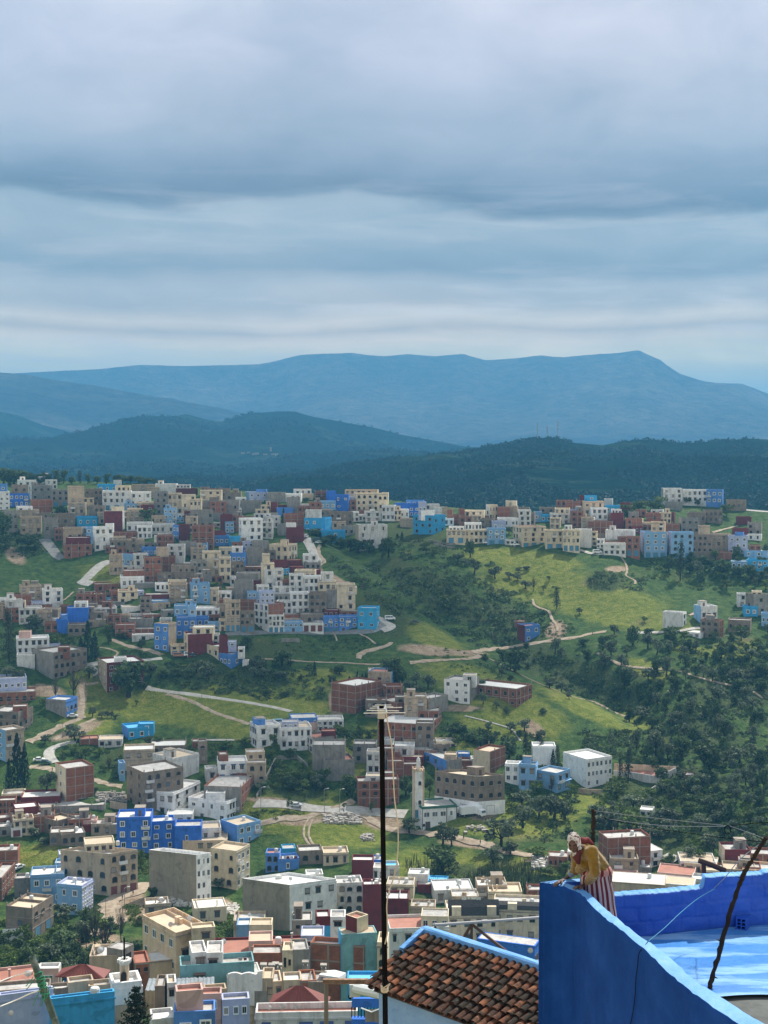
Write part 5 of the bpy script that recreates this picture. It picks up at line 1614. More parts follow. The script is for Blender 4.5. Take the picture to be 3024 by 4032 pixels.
def reeds():
    rg=random.Random(8); mb=MB()
    poly=[(1790,3470),(1880,3440),(2010,3400),(2130,3420),(2140,3530),(1980,3535),(1860,3520)]
    poly2=[(1560,3390),(1700,3390),(1800,3450),(1790,3500),(1640,3480)]; poly3=[(2600,3060),(2760,3140),(2820,3180),(2740,3180),(2620,3110)]
    for poly,n in ((poly,1500),(poly2,350),(poly3,400)):
        xs=[p[0] for p in poly]; ys=[p[1] for p in poly]
        for _ in range(n):
            px,py=rg.uniform(min(xs),max(xs)),rg.uniform(min(ys),max(ys))
            if not inside(px,py,poly): continue
            g=ground(px,py); h=rg.uniform(1.8,3.4); l=Vector((rg.uniform(-.5,.5),rg.uniform(-.5,.5),h)); w=rg.uniform(.05,.11); d=Vector((rg.uniform(-1,1),rg.uniform(-1,1),0)).normalized()*w
            mb.poly([g-d,g+d,g+l*.6+d*.8,g+l,g+l*.6-d*.8])
            for _ in range(3):
                q=g+l*rg.uniform(.3,.95); e=Vector((rg.uniform(-.7,.7),rg.uniform(-.7,.7),rg.uniform(-.1,.5))); mb.poly([q-d*.8,q+d*.8,q+e])
    o=mb.build('reeds',LEAF['p']); tag(o,kind='stuff')
reeds()
def far_wood(name,V,n,seed,size,cond,mat):
    rg=random.Random(seed); mb=MB(); k=0
    while k<n:
        i=rg.randrange(len(V)-1); j=rg.randrange(14,len(V[0])-2); p=V[i][j].lerp(V[i+1][j+1],rg.random())
        k+=1
        if not cond(p): continue
        s=size*rg.uniform(.6,1.5); h=s*rg.uniform(.8,1.5)
        for _ in range(9):
            d=Vector((rg.gauss(0,1),rg.gauss(0,1),abs(rg.gauss(0,1)))).normalized(); q=p+Vector((d.x*s,d.y*s,d.z*h)); leaf(mb,q,s*.62,rg)
    o=mb.build(name,mat); tag(o,kind='stuff')
far_wood('distant_wood',RH,15000,41,2.5,lambda p: mnoise.noise(Vector((p.x/160.,p.y/260.,2.)))>-.28,LEAF['f'])
far_wood('distant_wood',LH,5000,42,4.5,lambda p: mnoise.noise(Vector((p.x/420.,p.y/600.,5.)))>-.1,LEAF['f'])
# ------------------------------------------------------------------ special buildings and small things of the town
def local(root,px,py,D):
    return root.matrix_basis.inverted() @ P(px,py,D)
def mosque():
    C=ground(*T('c2',330,965)); D=C.y; m=D/F*SC
    root=empty('mosque',C,R(14)); tag(root,'low white mosque hall with green roof trim at the foot of the square minaret','mosque','buildings of the town')
    a,b,h=318*m,10.,195*m
    mb=MB(); mb.box(0,a,0,b,-4,h,0,'bt'); mb.box(0,a,0,.3,h-.003,h+.5,1); mb.box(0,a,b-.3,b,h-.003,h+.5,1); mb.box(0,.3,.3,b-.3,h-.003,h+.5,1); mb.box(a-.3,a,.3,b-.3,h-.003,h+.5,1)
    mb.box(-.25,a+.25,-.25,-.001,h-.25,h+.05,1); mb.box(-.25,-.001,0,b,h-.25,h+.05,1)
    green=surf('green_trim',(.06,.15,.11),var=.2)
    mb.build('wall',[WALL['W'],green],root)
    rb=MB(); rb.box(.3,a-.3,.3,b-.3,h-.1,h-.01); rb.build('roof',M['roof_g'],root)
    for k in range(4):
        for j in (-.5,.5)if k<3 else (0,): link('window',WIN['plain'],root,(a*(.13+k*.235)+j*.9,0,h*.70),None,(.8,1,1.5))
    for k in range(3): link('window',WIN['plain'],root,(0,b*(.15+.3*k),h*.74),(0,0,-math.pi/2),(.8,1,1.4))
    for u in(.0,.7,.985): 
        pb=MB(); pb.box(a*u-.1+.1*(u==0),a*u+.15,-.12,.02,-1,h-.26); pb.build('drainpipe',M['frame_d'],root)
    link('door',DOOR['b'],root,(a*.16,0,.1),None,(1.5,1,2.6)); link('window',WIN['void'],root,(a*.05,0,1.7),None,(.8,1,.8))
    wb=MB(); wb.box(a,a+45*m,1.5,6,-4,h*.8,0,'b'); w=wb.build('wing',[WALL['W']],root); link('window',WIN['void'],w,(a+22*m,1.5,h*.55),None,(.8,1,1.2))
    # minaret
    C2=P(*T('c2',296,860),D+5); C2.z=gz(C2.x,C2.y); z1=P(*T('c2',296,445),D+5).z-C2.z; w=93*m*(D+5)/D*.5
    r2=empty('minaret',C2,R(4)); tag(r2,'square cream minaret with a small lantern on top, taller than the mosque hall below','minaret','buildings of the town')
    mb=MB(); mb.box(-w,w,-w,w,-4,z1,0,'b')
    for s in(-1,1):
        for t in (-1,1): mb.box(*sorted((s*w*.72,s*w*1.04)),*sorted((t*w*.72,t*w*1.04)),-3.9,z1+.02,1)
    mb.box(-w*1.1,w*1.1,-w*1.1,w*1.1,z1,z1+.35,1)
    for k in range(-2,3):
        for s in(-1,1): mb.box(k*w*.45-.25,k*w*.45+.25,s*w-.15,s*w+.15,z1+.35,z1+.9,1); mb.box(s*w-.15,s*w+.15,k*w*.45-.2,k*w*.45+.2,z1+.35,z1+.85,1)
    mb.build('wall',[WALL['W'],WALL['O']],r2)
    lb=MB(); q=w*.34; lb.box(-q,q,-q,q,z1+.3,z1+3.4); lb.lathe([(q*1.05,3.4),(q*.9,3.9),(q*.5,4.3),(.05,4.5),(.05,5.4)],10,0,(0,0,z1)); lb.build('lantern',[WALL['w']],r2)
    for zz in (.42,.78): link('window',WIN['arch'],r2,(w*.2,-w,z1*zz),None,(.9,1,1.2))
    link('door',DOOR['t'],r2,(-w*.4,-w*1.001,2.2),None,(1.,1,2.6))
mosque()
# octagon-fronted concrete block behind the mosque
house('c2','435 800 1042 500 830 gg 2x5a+2t 2x3a+1t kS','large brown concrete block with arched window rows over a white ground floor, behind the mosque'); q=HOUSES[-1]; q['grp']='tall blocks of the town'; q['cat']='apartment block'; q['o'].name='apartment_block'
mb=MB(); g=q['h']*.34; mb.box(-.1,q['a']+.1,-.1,-.002,-4,g); mb.box(-.1,-.002,-.002,q['b'],-4,g); o_=mb.build('ground_floor',[WALL['W']],q['o']); o_.data.transform(Matrix(((1,-math.cos(R(47)),0,0),(0,math.sin(R(47)),0,0),(0,0,1,0),(0,0,0,1))))
house('d2','555 = 1000 600 860 C - 2x4 z12','cream house with a dark steep roof storey and a round arch, beside the railing pipe'); A1=HOUSES[-1]
house('d2','942 = 1420 540 830 C - 2x5s z12','cream house with a low dark tiled roof strip, behind the blue wall corner'); A2=HOUSES[-1]
DARKTILE=surf('dark_roof_tiles',(.05,.045,.042),var=.35,scale=2.,bump=.5)
for q,hh in((A1,3.6),(A2,1.6)):
    q['grp']='houses of the town'; mb=MB(); a,h=q['a'],q['h']
    mb.grid([[(0,-.3,h-.1),(a,-.3,h-.1)],[(0,.3,h+hh*.55),(a,.3,h+hh*.55)],[(0,1.6,h+hh),(a,1.6,h+hh)],[(0,2.2,h-.1),(a,2.2,h-.1)]]); mb.f=[f[::-1] for f in mb.f]
    mb.poly([(0,-.3,h-.1),(0,.3,h+hh*.55),(0,1.6,h+hh),(0,2.2,h-.1)]); mb.poly([(a,-.3,h-.1),(a,2.2,h-.1),(a,1.6,h+hh),(a,.3,h+hh*.55)])
    for k in range(int(a/.5)): mb.box(k*.5+.1,k*.5+.2,-.32,.1,h-.05,h+.1)
    rf=mb.build('mansard_roof',DARKTILE,q['o'])
    for u in((.16,.85) if hh>2 else (.35,)):
        db=MB(); db.box(a*u-1.2,a*u+1.2,-.5,1.,h-.05,h+min(hh,2.3)); d=db.build('dormer',[WALL['C']],rf)
house('d2','800 1300 1345 865 1100 BB - 1x3a jP@15','small royal blue house with arched openings just beyond the pipe railing'); q=HOUSES[-1]; q['grp']='houses of the town'
mb=MB(); mb.grid([[(-.2,y0,z) for y0 in(-1.6,q['b'])] for z in(0,)]+[[(1.,y0,1.2) for y0 in(-1.2,q['b'])]]); 
# pavilions
def pavilion(t,x0,x1,ye,yt,yb,D,label,red=True):
    a=P(*T(t,x0,yb),D); b=P(*T(t,x1,yb),D); w=(b-a).length; ze=P(*T(t,x0,ye),D).z-a.z; zt=P(*T(t,x0,yt),D).z-a.z; d=w*.36
    r=empty('pavilion',a,R(-6)); tag(r,label,'pavilion')
    mb=MB(); o=.5; mid=d/2
    A=[(-o,-o,ze),(w+o,-o,ze),(w+o,d+o,ze),(-o,d+o,ze)]; r0,r1=(w*.42,mid,zt),(w*.58,mid,zt)
    mb.poly([A[0],A[1],r1,r0]); mb.poly([A[1],A[2],r1]); mb.poly([A[2],A[3],r0,r1]); mb.poly([A[3],A[0],r0])
    mb.poly([(x,y,z-.12) for x,y,z in A][::-1])
    for i in range(4):
        (x,y,z),(u,v,s)=A[i],A[(i+1)%4]; mb.poly([(x,y,z-.12),(u,v,s-.12),(u,v,s),(x,y,z)])
    n=12
    for k in range(1,n):
        f=k/n; p=Vector(A[0]).lerp(Vector(A[1]),f); q=Vector(r0).lerp(Vector(r1),f); mb.tube([p+Vector((0,0,.03)),q+Vector((0,0,.03))],.05,4,0)
    mb.build('roof',surf('red_metal_roof',(.17,.045,.035),rough=.6,var=.2),r)
    for x in(0,w*.33,w*.66,w):
        for y in(0,d):
            pb=MB(); pb.box(x-.08,x+.08,y-.08,y+.08,-3,ze-.1); pb.build('post',M['frame_d'],r)
    fb=MB(); fb.box(-.3,w+.3,-.3,d+.3,-3,.05,0,'b'); fb.box(0,w,d*.8,d*.85,.05,1.2,1); fb.build('base',[WALL['w'],WALL['B']],r)
pavilion('e0',490,840,497,425,600,190,'open roof pavilion with a dark red metal roof at the lower left')
pavilion('e1',700,1140,770,640,830,172,'long dark red metal pavilion roof behind the white house with three dishes')
# old tower with striped octagonal turret
def old_tower():
    D=170; C=P(*T('e0',925,900),D); m=D/F*(800/1659.); a=300*m*.8
    r=empty('mosque_tower',C,R(18)); tag(r,'old tower with an octagonal striped turret on white battlements behind the small conifer','tower')
    h1=(900-740)*m; h2=(900-600)*m
    mb=MB(); mb.box(0,a,0,a,-14,h1,0,'b'); mb.build('lower_wall',[WALL['O']],r)
    mb=MB(); mb.box(-.1,a+.1,-.1,a+.1,h1+.002,h2,0,'b')
    for k in range(7):
        u=a*(k+.5)/7; 
        for y in(0,a-.3): mb.box(u-.25,u+.25,y-.05,y+.3,h2+.001,h2+.7)
        for x in(0,a-.3): mb.box(x-.05,x+.3,u-.25,u+.25,h2+.001,h2+.65)
    mb.build('battlement',[WALL['W']],r)
    mb=MB(); ht=205*m; q=40*m
    for k in range(8):
        t0,t1=2*math.pi*k/8,2*math.pi*(k+1)/8; mt=k%2; cx,cy=a*.45,a*.4
        A,B=(cx+q*math.cos(t0),cy+q*math.sin(t0)),(cx+q*math.cos(t1),cy+q*math.sin(t1))
        mb.poly([(*A,h2),(*B,h2),(*B,h2+ht*.82),(*A,h2+ht*.82)],mt)
        A2,B2=[(cx+(x-cx)*1.12,cy+(y-cy)*1.12) for x,y in(A,B)]
        mb.poly([(*A2,h2+ht*.82),(*B2,h2+ht*.82),(*B2,h2+ht*.9),(*A2,h2+ht*.9)],2); mb.poly([(*A2,h2+ht*.82),(*A,h2+ht*.82),(*B,h2+ht*.82),(*B2,h2+ht*.82)],2); mb.poly([(*A2,h2+ht*.9),(*B2,h2+ht*.9),(cx,cy,h2+ht)],2)
        x,y=A2; mb.box(x-.2,x+.2,y-.2,y+.2,h2+ht*.9,h2+ht*1.02,2)
    mb.build('turret',[WALL['O'],WALL['c'],WALL['w']],r)
    fb=MB(); fb.tube([(a*.45,a*.4,h2+ht*.95),(a*.45,a*.4,h2+ht*1.9)],.12,6); fb.tube([(a*.45-.5,a*.4,h2+ht*1.75),(a*.45+.5,a*.4,h2+ht*1.75)],.05,4); fb.build('finial',M['black'],r)
    link('window',WIN['arch'],r,(a*.4,a*.4-q*.95,h2+ht*.3),None,(.7,1,1.6))
old_tower()
# araucaria in front of it
def araucaria():
    D=120; top=P(*T('e0',1112,585),D); base=Vector((top.x,D,gz(top.x,D))); h=top.z-base.z
    r=empty('monkey_puzzle_conifer',base); tag(r,'dark conifer with tiers of upswept branches in front of the old tower','conifer')
    rg=random.Random(3); mb=MB(); tb=MB(); tb.tube([(0,0,-1),(0,0,h*.5),(0,0,h)],[.28,.2,.03],8); tb.build('trunk',M['bark'],r)
    L=165*D/F*(800/1659.)
    for k in range(13):
        z=h-.35-k*.62; w=L*(1-math.exp(-(k+.5)/4.2))*1.08
        for j in range(6):
            a=j*1.047+k*.5+rg.uniform(-.15,.15); d=Vector((math.cos(a),math.sin(a),0))
            pts=[Vector((0,0,z))+d*w*t+Vector((0,0,.42*t*t*w*.45-.1*math.sin(t*3.1))) for t in(0,.3,.6,.85,1)]
            mb.tube(pts,[.05,.045,.04,.03,.01],4,1,False)
            for i in range(58):
                t=rg.uniform(.15,1.02); q=Vector((0,0,z))+d*w*t+Vector((0,0,.42*t*t*w*.45-.1*math.sin(t*3.1)))
                leaf(mb,q+Vector((rg.uniform(-.2,.2),rg.uniform(-.2,.2),rg.uniform(-.06,.2))),.12,rg)
    mb.build('crown',[LEAF['c'],M['bark']],r)
araucaria()
def chimneys():
    for k,(x,y0,y1) in enumerate(((618,425,570),(672,462,570),(690,427,560),(722,418,570),(752,428,580),(980,403,500),(1137,430,510),(735,520,590))):
        D=214+k; b=P(*T('e1',x,y1),D); h=P(*T('e1',x,y0),D).z-b.z; mb=MB(); w=.42
        mb.box(-w,w,-w,w,-2,h-.7,0,'b'); mb.box(-w*.6,w*.6,-w*.6,w*.6,h-.7,h-.25); mb.box(-w*1.25,w*1.25,-w*1.25,w*1.25,h-.25,h)
        o=mb.build('chimney',[M['stone']]); o.location=b; tag(o,'plastered stone chimney stack standing among the near rooftops','chimney','chimneys on the near roofs')
chimneys()
def dish_mesh(col):
    mb=MB(); n=12; mb.grid([[(rr*math.cos(2*math.pi*k/n),-.25+ .35*rr*rr*1.4-.1,rr*math.sin(2*math.pi*k/n)) for k in range(n)] for rr in(.02,.25,.5)],0,True)
    d=mb.mesh('reflector',M[col],True); ab=MB(); ab.tube([(0,-.3,-.45),(0,-.75,-.05)],.02,5); ab.box(-.05,.05,-.8,-.7,-.08,.04); ab.tube([(0,-.2,0),(0,.15,-.2),(0,.15,-.9)],.03,5); return d,ab.mesh('arm',M['steel'])
DISH={c:dish_mesh(c) for c in('dish','tank','black')}
for k,(t,x,y,rp,D,c,lab) in enumerate((('e1',667,805,20,166,'dish','leftmost of three dishes on the red terrace of the bottom white house'),('e1',785,798,28,166,'dish','largest and middle of three dishes on the bottom white house'),('e1',898,798,23,166,'dish','rightmost of three dishes on the red terrace of the bottom white house'),
  ('e1',430,742,25,178,'tank','pale dish low on the dark roof above the blue house'),('e1',480,705,18,180,'dish','dish on the tan roof hut at the bottom'),('e1',500,580,18,190,'dish','grey dish left of a pair on the near roofs'),('e1',555,572,18,190,'dish','grey dish right of a dark one on the near roofs'),('e1',522,566,17,191,'black','dark dish between two grey dishes'),
  ('e1',985,525,17,195,'dish','dish below the stone chimney with the flat cap'),('e1',1050,537,16,194,'dish','dish left of the white canvas awning'),('e1',1140,533,26,190,'black','big dark dish in front of the white canvas awning'),('e1',1088,104,22,255,'dish','upper dish beside the maroon roof room'),('e1',1124,120,15,255,'dish','small dish right below a larger one by the maroon roof room'),
  ('e1',180,318,18,206,'dish','left rusty dish on the pale teal roof room'),('e1',240,316,18,206,'dish','right rusty dish on the pale teal roof room'),('e0',685,552,23,176,'dish','left of two dishes in front of the red pavilion'),('e0',742,546,22,176,'tank','right of two dishes in front of the red pavilion'),('e0',92,806,22,150,'dish','dish on the grey-blue wall at the lower left corner'),('d2',1265,905,24,250,'dish','dish on the small royal blue roof house'),('e1',1368,712,25,150,'black','dark dish below the rusty beam'))):
    p=P(*T(t,x,y),D); s=2*rp*tilexf(t)[2]*D/F; r=empty('satellite_dish',p,rnd.uniform(-.6,.5)); r.scale=(s,s,s); tag(r,lab if 'dish' in lab else lab,'satellite dish','satellite dishes on the near roofs')
    d,a=DISH[c]; link('reflector',d,r,None,(R(-20),0,0)); link('arm',a,r)
# corrugated sheet roof, canvas awning, wavy parapet, rusty beam on a post
def sheet_roof():
    D0=188; a=P(*T('e0',1185,620),D0); b=P(*T('e0',1750,630),D0); c=P(*T('e0',1750,505),D0+12); d=P(*T('e0',1215,525),D0+12); rows=[]
    for j in range(5):
        l=a.lerp(d,j/4.); r=b.lerp(c,j/4.); rows.append([l.lerp(r,k/90.)+Vector((0,0,.05*math.sin(k*1.1)+rnd.uniform(-.04,.04))) for k in range(91)])
    mb=MB(); mb.grid(rows); mb.f=[f[::-1] for f in mb.f]; n=len(mb.v); mb.grid([rows[0],[p-Vector((0,0,4)) for p in rows[0]]],1)
    o=mb.build('sheet_roof',[surf('patched_grey_sheets',(.24,.27,.29),var=.3,dirt=(.12,.12,.12),dirt_amt=.5),WALL['c']]); tag(o,'patched grey corrugated sheet roof sloping below the teal house','roof')
sheet_roof()
def awning():
    D=188; p=[P(*T('e1',x,y),d) for x,y,d in((1095,520,D),(1265,545,D-3),(1330,505,D),(1235,480,D+4),(1150,485,D+4))]
    q=[P(*T('e1',x,y),d) for x,y,d in((1100,535,D),(1268,585,D-3),(1342,580,D))]
    mb=MB(); mb.poly(p); mb.poly([p[0],q[0],q[1],p[1]]); mb.poly([p[1],q[1],q[2],p[2]])
    o=mb.build('canvas_awning',M['tank']); tag(o,'white canvas awning stretched over a roof behind the big dark dish','awning')
    for x,y in((1105,600),(1262,620),(1335,600)):
        pass
awning()
def wavy():
    D=186; mb=MB(); n=40; pts=[]
    for k in range(n+1):
        x=308+300*k/n; y=520-14*abs(math.sin((x-308)/300*math.pi*2.5))-(16 if k>34 else 0); pts.append((P(*T('e1',x,y),D),P(*T('e1',x,790),D)))
    for k in range(n):
        (a,b),(c,d)=pts[k],pts[k+1]; e=Vector((0,.4,0)); mb.poly([b,d,c,a]); mb.poly([a,c,c+e,a+e]); mb.poly([a+e,c+e,d+e,b+e])
    o=mb.build('parapet_wall',WALL['w']); tag(o,'pale roof wall with a scalloped wavy top edge below the chimneys','wall')
wavy()
def beam():
    D=40; b=P(*T('e1',1160,1010),D); t=P(*T('e1',1160,598),D); r=empty('rusty_beam_frame',(b.x,b.y,b.z-1)); tag(r,'rusty steel beam resting on a weathered wooden post at the bottom edge','beam')
    h=t.z-b.z+1; mb=MB(); mb.tube([(0,0,-1),(0,0,h)],[.07,.066],10); mb.build('post',M['wood'],r)
    e=P(*T('e1',1530,590),D+1.5); L=e.x-b.x; mb=MB(); mb.box(-.1,L,-.06,.06,h,h+.025); mb.box(-.1,L,-.012,.012,h+.025,h+.11); mb.box(-.1,L,-.06,.06,h+.11,h+.135); mb.build('beam',surf('rust',(.26,.15,.09),var=.5,scale=3.,dirt=(.45,.38,.3),dirt_amt=.5),r)
beam()
def folded_awning():
    D=70; a=P(*T('e1',1412,640),D); b=P(*T('e1',1640,690),D-4); mb=MB(); mb.tube([a,b],[.28,.26],10); mb.box(a.x-.3,a.x+.25,a.y-.3,a.y+.3,a.z-.35,a.z+.3)
    o=mb.build('rolled_awning',M['tank']); tag(o,'white rolled-up awning beside the foot of the antenna pole','awning')
    c=P(*T('e1',1380,722),150); d=P(*T('e1',1700,722),150); mb=MB(); mb.box(c.x,d.x,149.8,150.2,c.z-1.0,c.z,0); mb.box(c.x,d.x,149.5,150.4,c.z-8,c.z-2.2,0)
    k=0
    while k*.35<d.x-c.x: mb.tube([(c.x+k*.35,150,c.z-2.2),(c.x+k*.35,150,c.z-1)],.05,4,1); k+=1
    o=mb.build('balustrade',[WALL['B'],M['black']]); tag(o,'royal blue roof balustrade with thin dark bars left of the antenna pole','balustrade')
folded_awning()
def laundry(t,x0,x1,y,h,D,cols,label,n):
    rg=random.Random(n); a,b=P(*T(t,x0,y),D),P(*T(t,x1,y),D)
    r=empty('washing_line',a); tag(r,label,'washing'); mb=MB(); mb.tube([(0,0,0),((b-a).x*.5,0,-.1),((b-a).x,0,0)],.02,4); mb.build('line',M['frame_w'],r)
    m=tilexf(t)[2]*D/F; u=.1
    while u<(b-a).x-.4:
        w=rg.uniform(.4,1.1); hh=h*m*rg.uniform(.6,1.); rows=[[(u+w*k/4.,.08*math.sin(k*2+u*3),-.05-hh*j/3.) for k in range(5)] for j in range(4)]
        mb=MB(); mb.grid(rows); mb.build('cloth',WALL[rg.choice(cols)] if cols!='K' else M['wood'],r); u+=w+rg.uniform(.05,.4)
laundry('d1',760,915,88,34,395,'WMPOv','row of bright washing hung on a roof terrace in front of a blue room',3)
laundry('e1',395,480,372,40,203,'WvBGM','washing hung along the teal house terrace',4)
laundry('f',45,215,765,120,34,'GgwT','grey and dark cloths hanging at the foot of the antenna pole',5)
laundry('d2',670,860,445,24,300,'WGvW','black and white washing hung on the cream roof',6)
# lamps and poles
def lamp(t,x,y0,y1,label,arm=True,w=.11,name='street_lamp',cat='street lamp',grp='street lamps and poles'):
    b=ground(*T(t,x,y1)); h=P(*T(t,x,y0),b.y).z-b.z; r=empty(name,b,rnd.uniform(-.3,.3)); tag(r,label,cat,grp)
    mb=MB(); mb.tube([(0,0,-.5),(0,0,h*.5),(0,0,h)],[w,w*.85,w*.6],6); mb.build('pole',M['steel' if arm else 'wood'],r)
    if arm:
        mb=MB(); mb.tube([(0,0,h-.05),(.4,0,h+.35),(1.1,0,h+.45)],.06,5); mb.box(.9,1.6,-.13,.13,h+.38,h+.52); mb.build('lamp_head',M['frame_w'],r)
    else:
        mb=MB(); mb.box(-.6,.6,-.05,.05,h-.6,h-.48); mb.build('crossbar',M['wood'],r)
for a in (('c1',595,600,802,'street lamp at the left end of the lower road near the brick-sided house'),('c1',1143,615,812,'street lamp on the roadside right of the silver car'),('c1',1277,615,812,'street lamp nearest the rubble heap by the road'),('c2',232,640,845,'street lamp just left of the minaret'),('d0',1075,370,530,'tall street lamp over the dirt street')): lamp(*a)
for a in (('b1',85,815,918,'short dark pole beside the pale road across the fields'),('b0',340,840,965,'thin pole on the bare ground by the brick houses'),('c0',1450,-10,112,'dark pole on the field right of the small blue house'),('c0',543,30,172,'pole between the dirt tracks and the olive tree'),('a1',1022,740,832,'pole on the left edge of the paved lane'),('a1',1165,775,862,'left of two leaning poles right of the paved lane'),('a1',1187,775,866,'right of two leaning poles right of the paved lane'),('a1',978,655,722,'pole at the upper left of the paved lane'),('a1',984,830,900,'pole at the foot of the paved lane'),('b1',1178,905,1012,'pole left of the big brick block'),('b0',1168,380,480,'pole beside the low white house on the dirt lane'),('b0',1555,450,560,'pole beside the orange van'),('c0',1553,60,215,'tall pole with crossbar above the grey flat roofs'),('d0',915,460,700,'thin pole among the leafless trees'),('b0',1035,1010,1099,'leaning pole in the bright field')): lamp(*a,arm=False,w=.09,name='utility_pole',cat='pole')
# radio masts on the near hill, farm on the middle hill
for k,(x,y0,lab) in enumerate(((1161,155,'leftmost of three thin radio masts on the wooded hill'),(1182,163,'shortest and middle of three radio masts on the wooded hill'),(1205,151,'rightmost and tallest of three radio masts on the wooded hill'))):
    px=x*1.8228; py=1380+y0*1.8228; crest=1380+1.8228*float(np.interp(x,[1150,1200,1240],[190,187,199])); b=P(px,crest+4,2590); h=P(px,py,2590).z-b.z
    mb=MB(); mb.tube([(0,0,-6),(0,0,h)],[.9,.4],5)
    for z in(.5,.7,.85): mb.box(-1.3,1.3,-.4,.4,h*z,h*z+2.2)
    o=mb.build('radio_mast',M['steel']); o.location=b; tag(o,lab,'mast','radio masts on the hill')
def hill_row(V,px,py):
    best=None;bd=1e9
    for col in V[::1]:
        if abs(proj(col[14])[0]-px)>30: continue
        for p in col[14:]:
            x,y=proj(p); d=(x-px)**2+(y-py)**2
            if d<bd: bd=d;best=p
    return best
fm=MB(); base=hill_row(LH,1040,1795); rg=random.Random(2)
for k in range(8):
    p=hill_row(LH,1040+rg.uniform(-95,60),1788+rg.uniform(-4,6))-base; w=rg.uniform(3,7); fm.box(p.x-w,p.x+w,p.y-w,p.y+w,p.z-4,p.z+rg.uniform(3,5))
p=hill_row(LH,1062,1778)-base; fm.box(p.x-2.5,p.x+2.5,p.y-2.5,p.y+2.5,p.z-4,p.z+11)
o=fm.build('distant_village',WALL['c']); o.location=base; tag(o,kind='stuff')
# rubble
def rubble(t,x,y,w,h,n,label,mat='stone',seed=1,s=(.25,.8)):
    rg=random.Random(seed); mb=MB(); c=ground(*T(t,x,y))
    for _ in range(n):
        px,py=T(t,x+rg.uniform(-.5,.5)*w,y-abs(rg.gauss(0,.4))*h*.0+rg.uniform(-.5,.5)*h); g=ground(px,py)-c; q=rg.uniform(*s); k=len(mb.v)
        u=1-min(1,abs(px-T(t,x,y)[0])/(w*.5*SC)); g.z+=u*rg.uniform(0,1.0)
        pts=[(g.x+q*a*rg.uniform(.5,1),g.y+q*b*rg.uniform(.5,1),g.z+q*d*rg.uniform(.4,.9)) for a in(-1,1) for b in(-1,1) for d in(-1,1)]
        for f in((0,1,3,2),(4,6,7,5),(0,4,5,1),(2,3,7,6),(0,2,6,4),(1,5,7,3)): mb.f.append(tuple(k+i for i in f)); mb.m.append(0)
        mb.v+=pts
    o=mb.build('rubble_heap',[M['stone'] if mat=='stone' else surf('pale_rubble',(.5,.47,.42),var=.4,scale=1.2)]); 
    o.data.transform(Matrix.Translation((0,0,0))); o.location=c; tag(o,label,'rubble','heaps of rubble')
rubble('c1',1300,870,330,80,190,'heap of grey stones on the grass below the road')
rubble('d2',1350,150,140,110,150,'pale heap of building rubble left of the low brick house','pale',2)
rubble('d1',210,560,380,90,240,'strip of pale rubble beside the cream corner house','pale',3)
rubble('d0',1500,500,320,60,130,'scattered pale rubble at the foot of the taupe wall','pale',4)
rubble('c0',960,680,250,80,0+160,'mound of brown earth and stones beside the grey arched block','stone',5)
rubble('c1',1520,1035,110,60,40,'small group of boulders on the grass near the antenna pole','stone',6)
rubble('c2',800,960,200,60,30,'few stones on the bank below the mosque','stone',7)
# pink walled sports court and garden walls
def wall_line(t,pts,h,mat,label,name='boundary_wall',thick=.25):
    G=[ground(*T(t,x,y)) for x,y in pts]; mb=MB()
    for i in range(len(G)-1):
        a,b=G[i],G[i+1]; d=(b-a); d.z=0; d.normalize(); n=Vector((-d.y,d.x,0))*thick; k=len(mb.v)
        for p,z in((a,a.z),(b,b.z)):
            for s in(0,1):
                q=p+n*s; mb.v+= [(q.x,q.y,z-2.),(q.x,q.y,z+h)]
        for f in((0,4,5,1),(2,3,7,6),(1,5,7,3),(0,1,3,2),(4,6,7,5)): mb.f.append(tuple(k+j for j in f)); mb.m.append(0)
    o=mb.build(name,WALL[mat]); tag(o,label,'wall','garden and boundary walls')
wall_line('c3',[(325,500),(500,520),(720,555)],2.3,'w','pale near wall of the sports court right of the school')
wall_line('c3',[(720,555),(885,475)],2.6,'w','sloping right end wall of the sports court')
wall_line('c3',[(330,450),(500,455),(700,468),(885,475)],2.6,'O','pinkish back wall of the sports court')
court=MB(); G=[ground(*T('c3',x,y))+Vector((0,0,.35)) for x,y in((330,500),(500,520),(720,550),(880,474),(700,466),(500,453),(330,449))]; court.poly(G); o=court.build('sports_court',M['roof_t']); tag(o,kind='structure')
wall_line('c3',[(20,640),(120,655),(215,655)],1.8,'c','low tan wall in front of the school')
wall_line('c1',[(560,690),(730,350),(905,345),(1000,420)],1.2,'G','grey garden wall round the overgrown plot')
wall_line('c0',[(950,770),(1098,790)],2.2,'c','rough tan wall at the foot of the grey arched block')
wall_line('d0',[(25,830),(120,822),(225,808)],3.2,'W','white garden wall under the yellow-green tree')
wall_line('a2',[(390,665),(480,690),(615,700)],1.4,'G','stepped grey retaining wall below the turquoise house')
wall_line('a2',[(430,690),(520,710),(615,728)],1.,'G','lowest grey retaining step below the turquoise house')
wall_line('b1',[(770,440),(930,440)],2.,'G','grey retaining wall on the slope under the spur road')
wall_line('c3',[(650,640),(720,600)],1.6,'w','short white wall beside the reeds by the court')
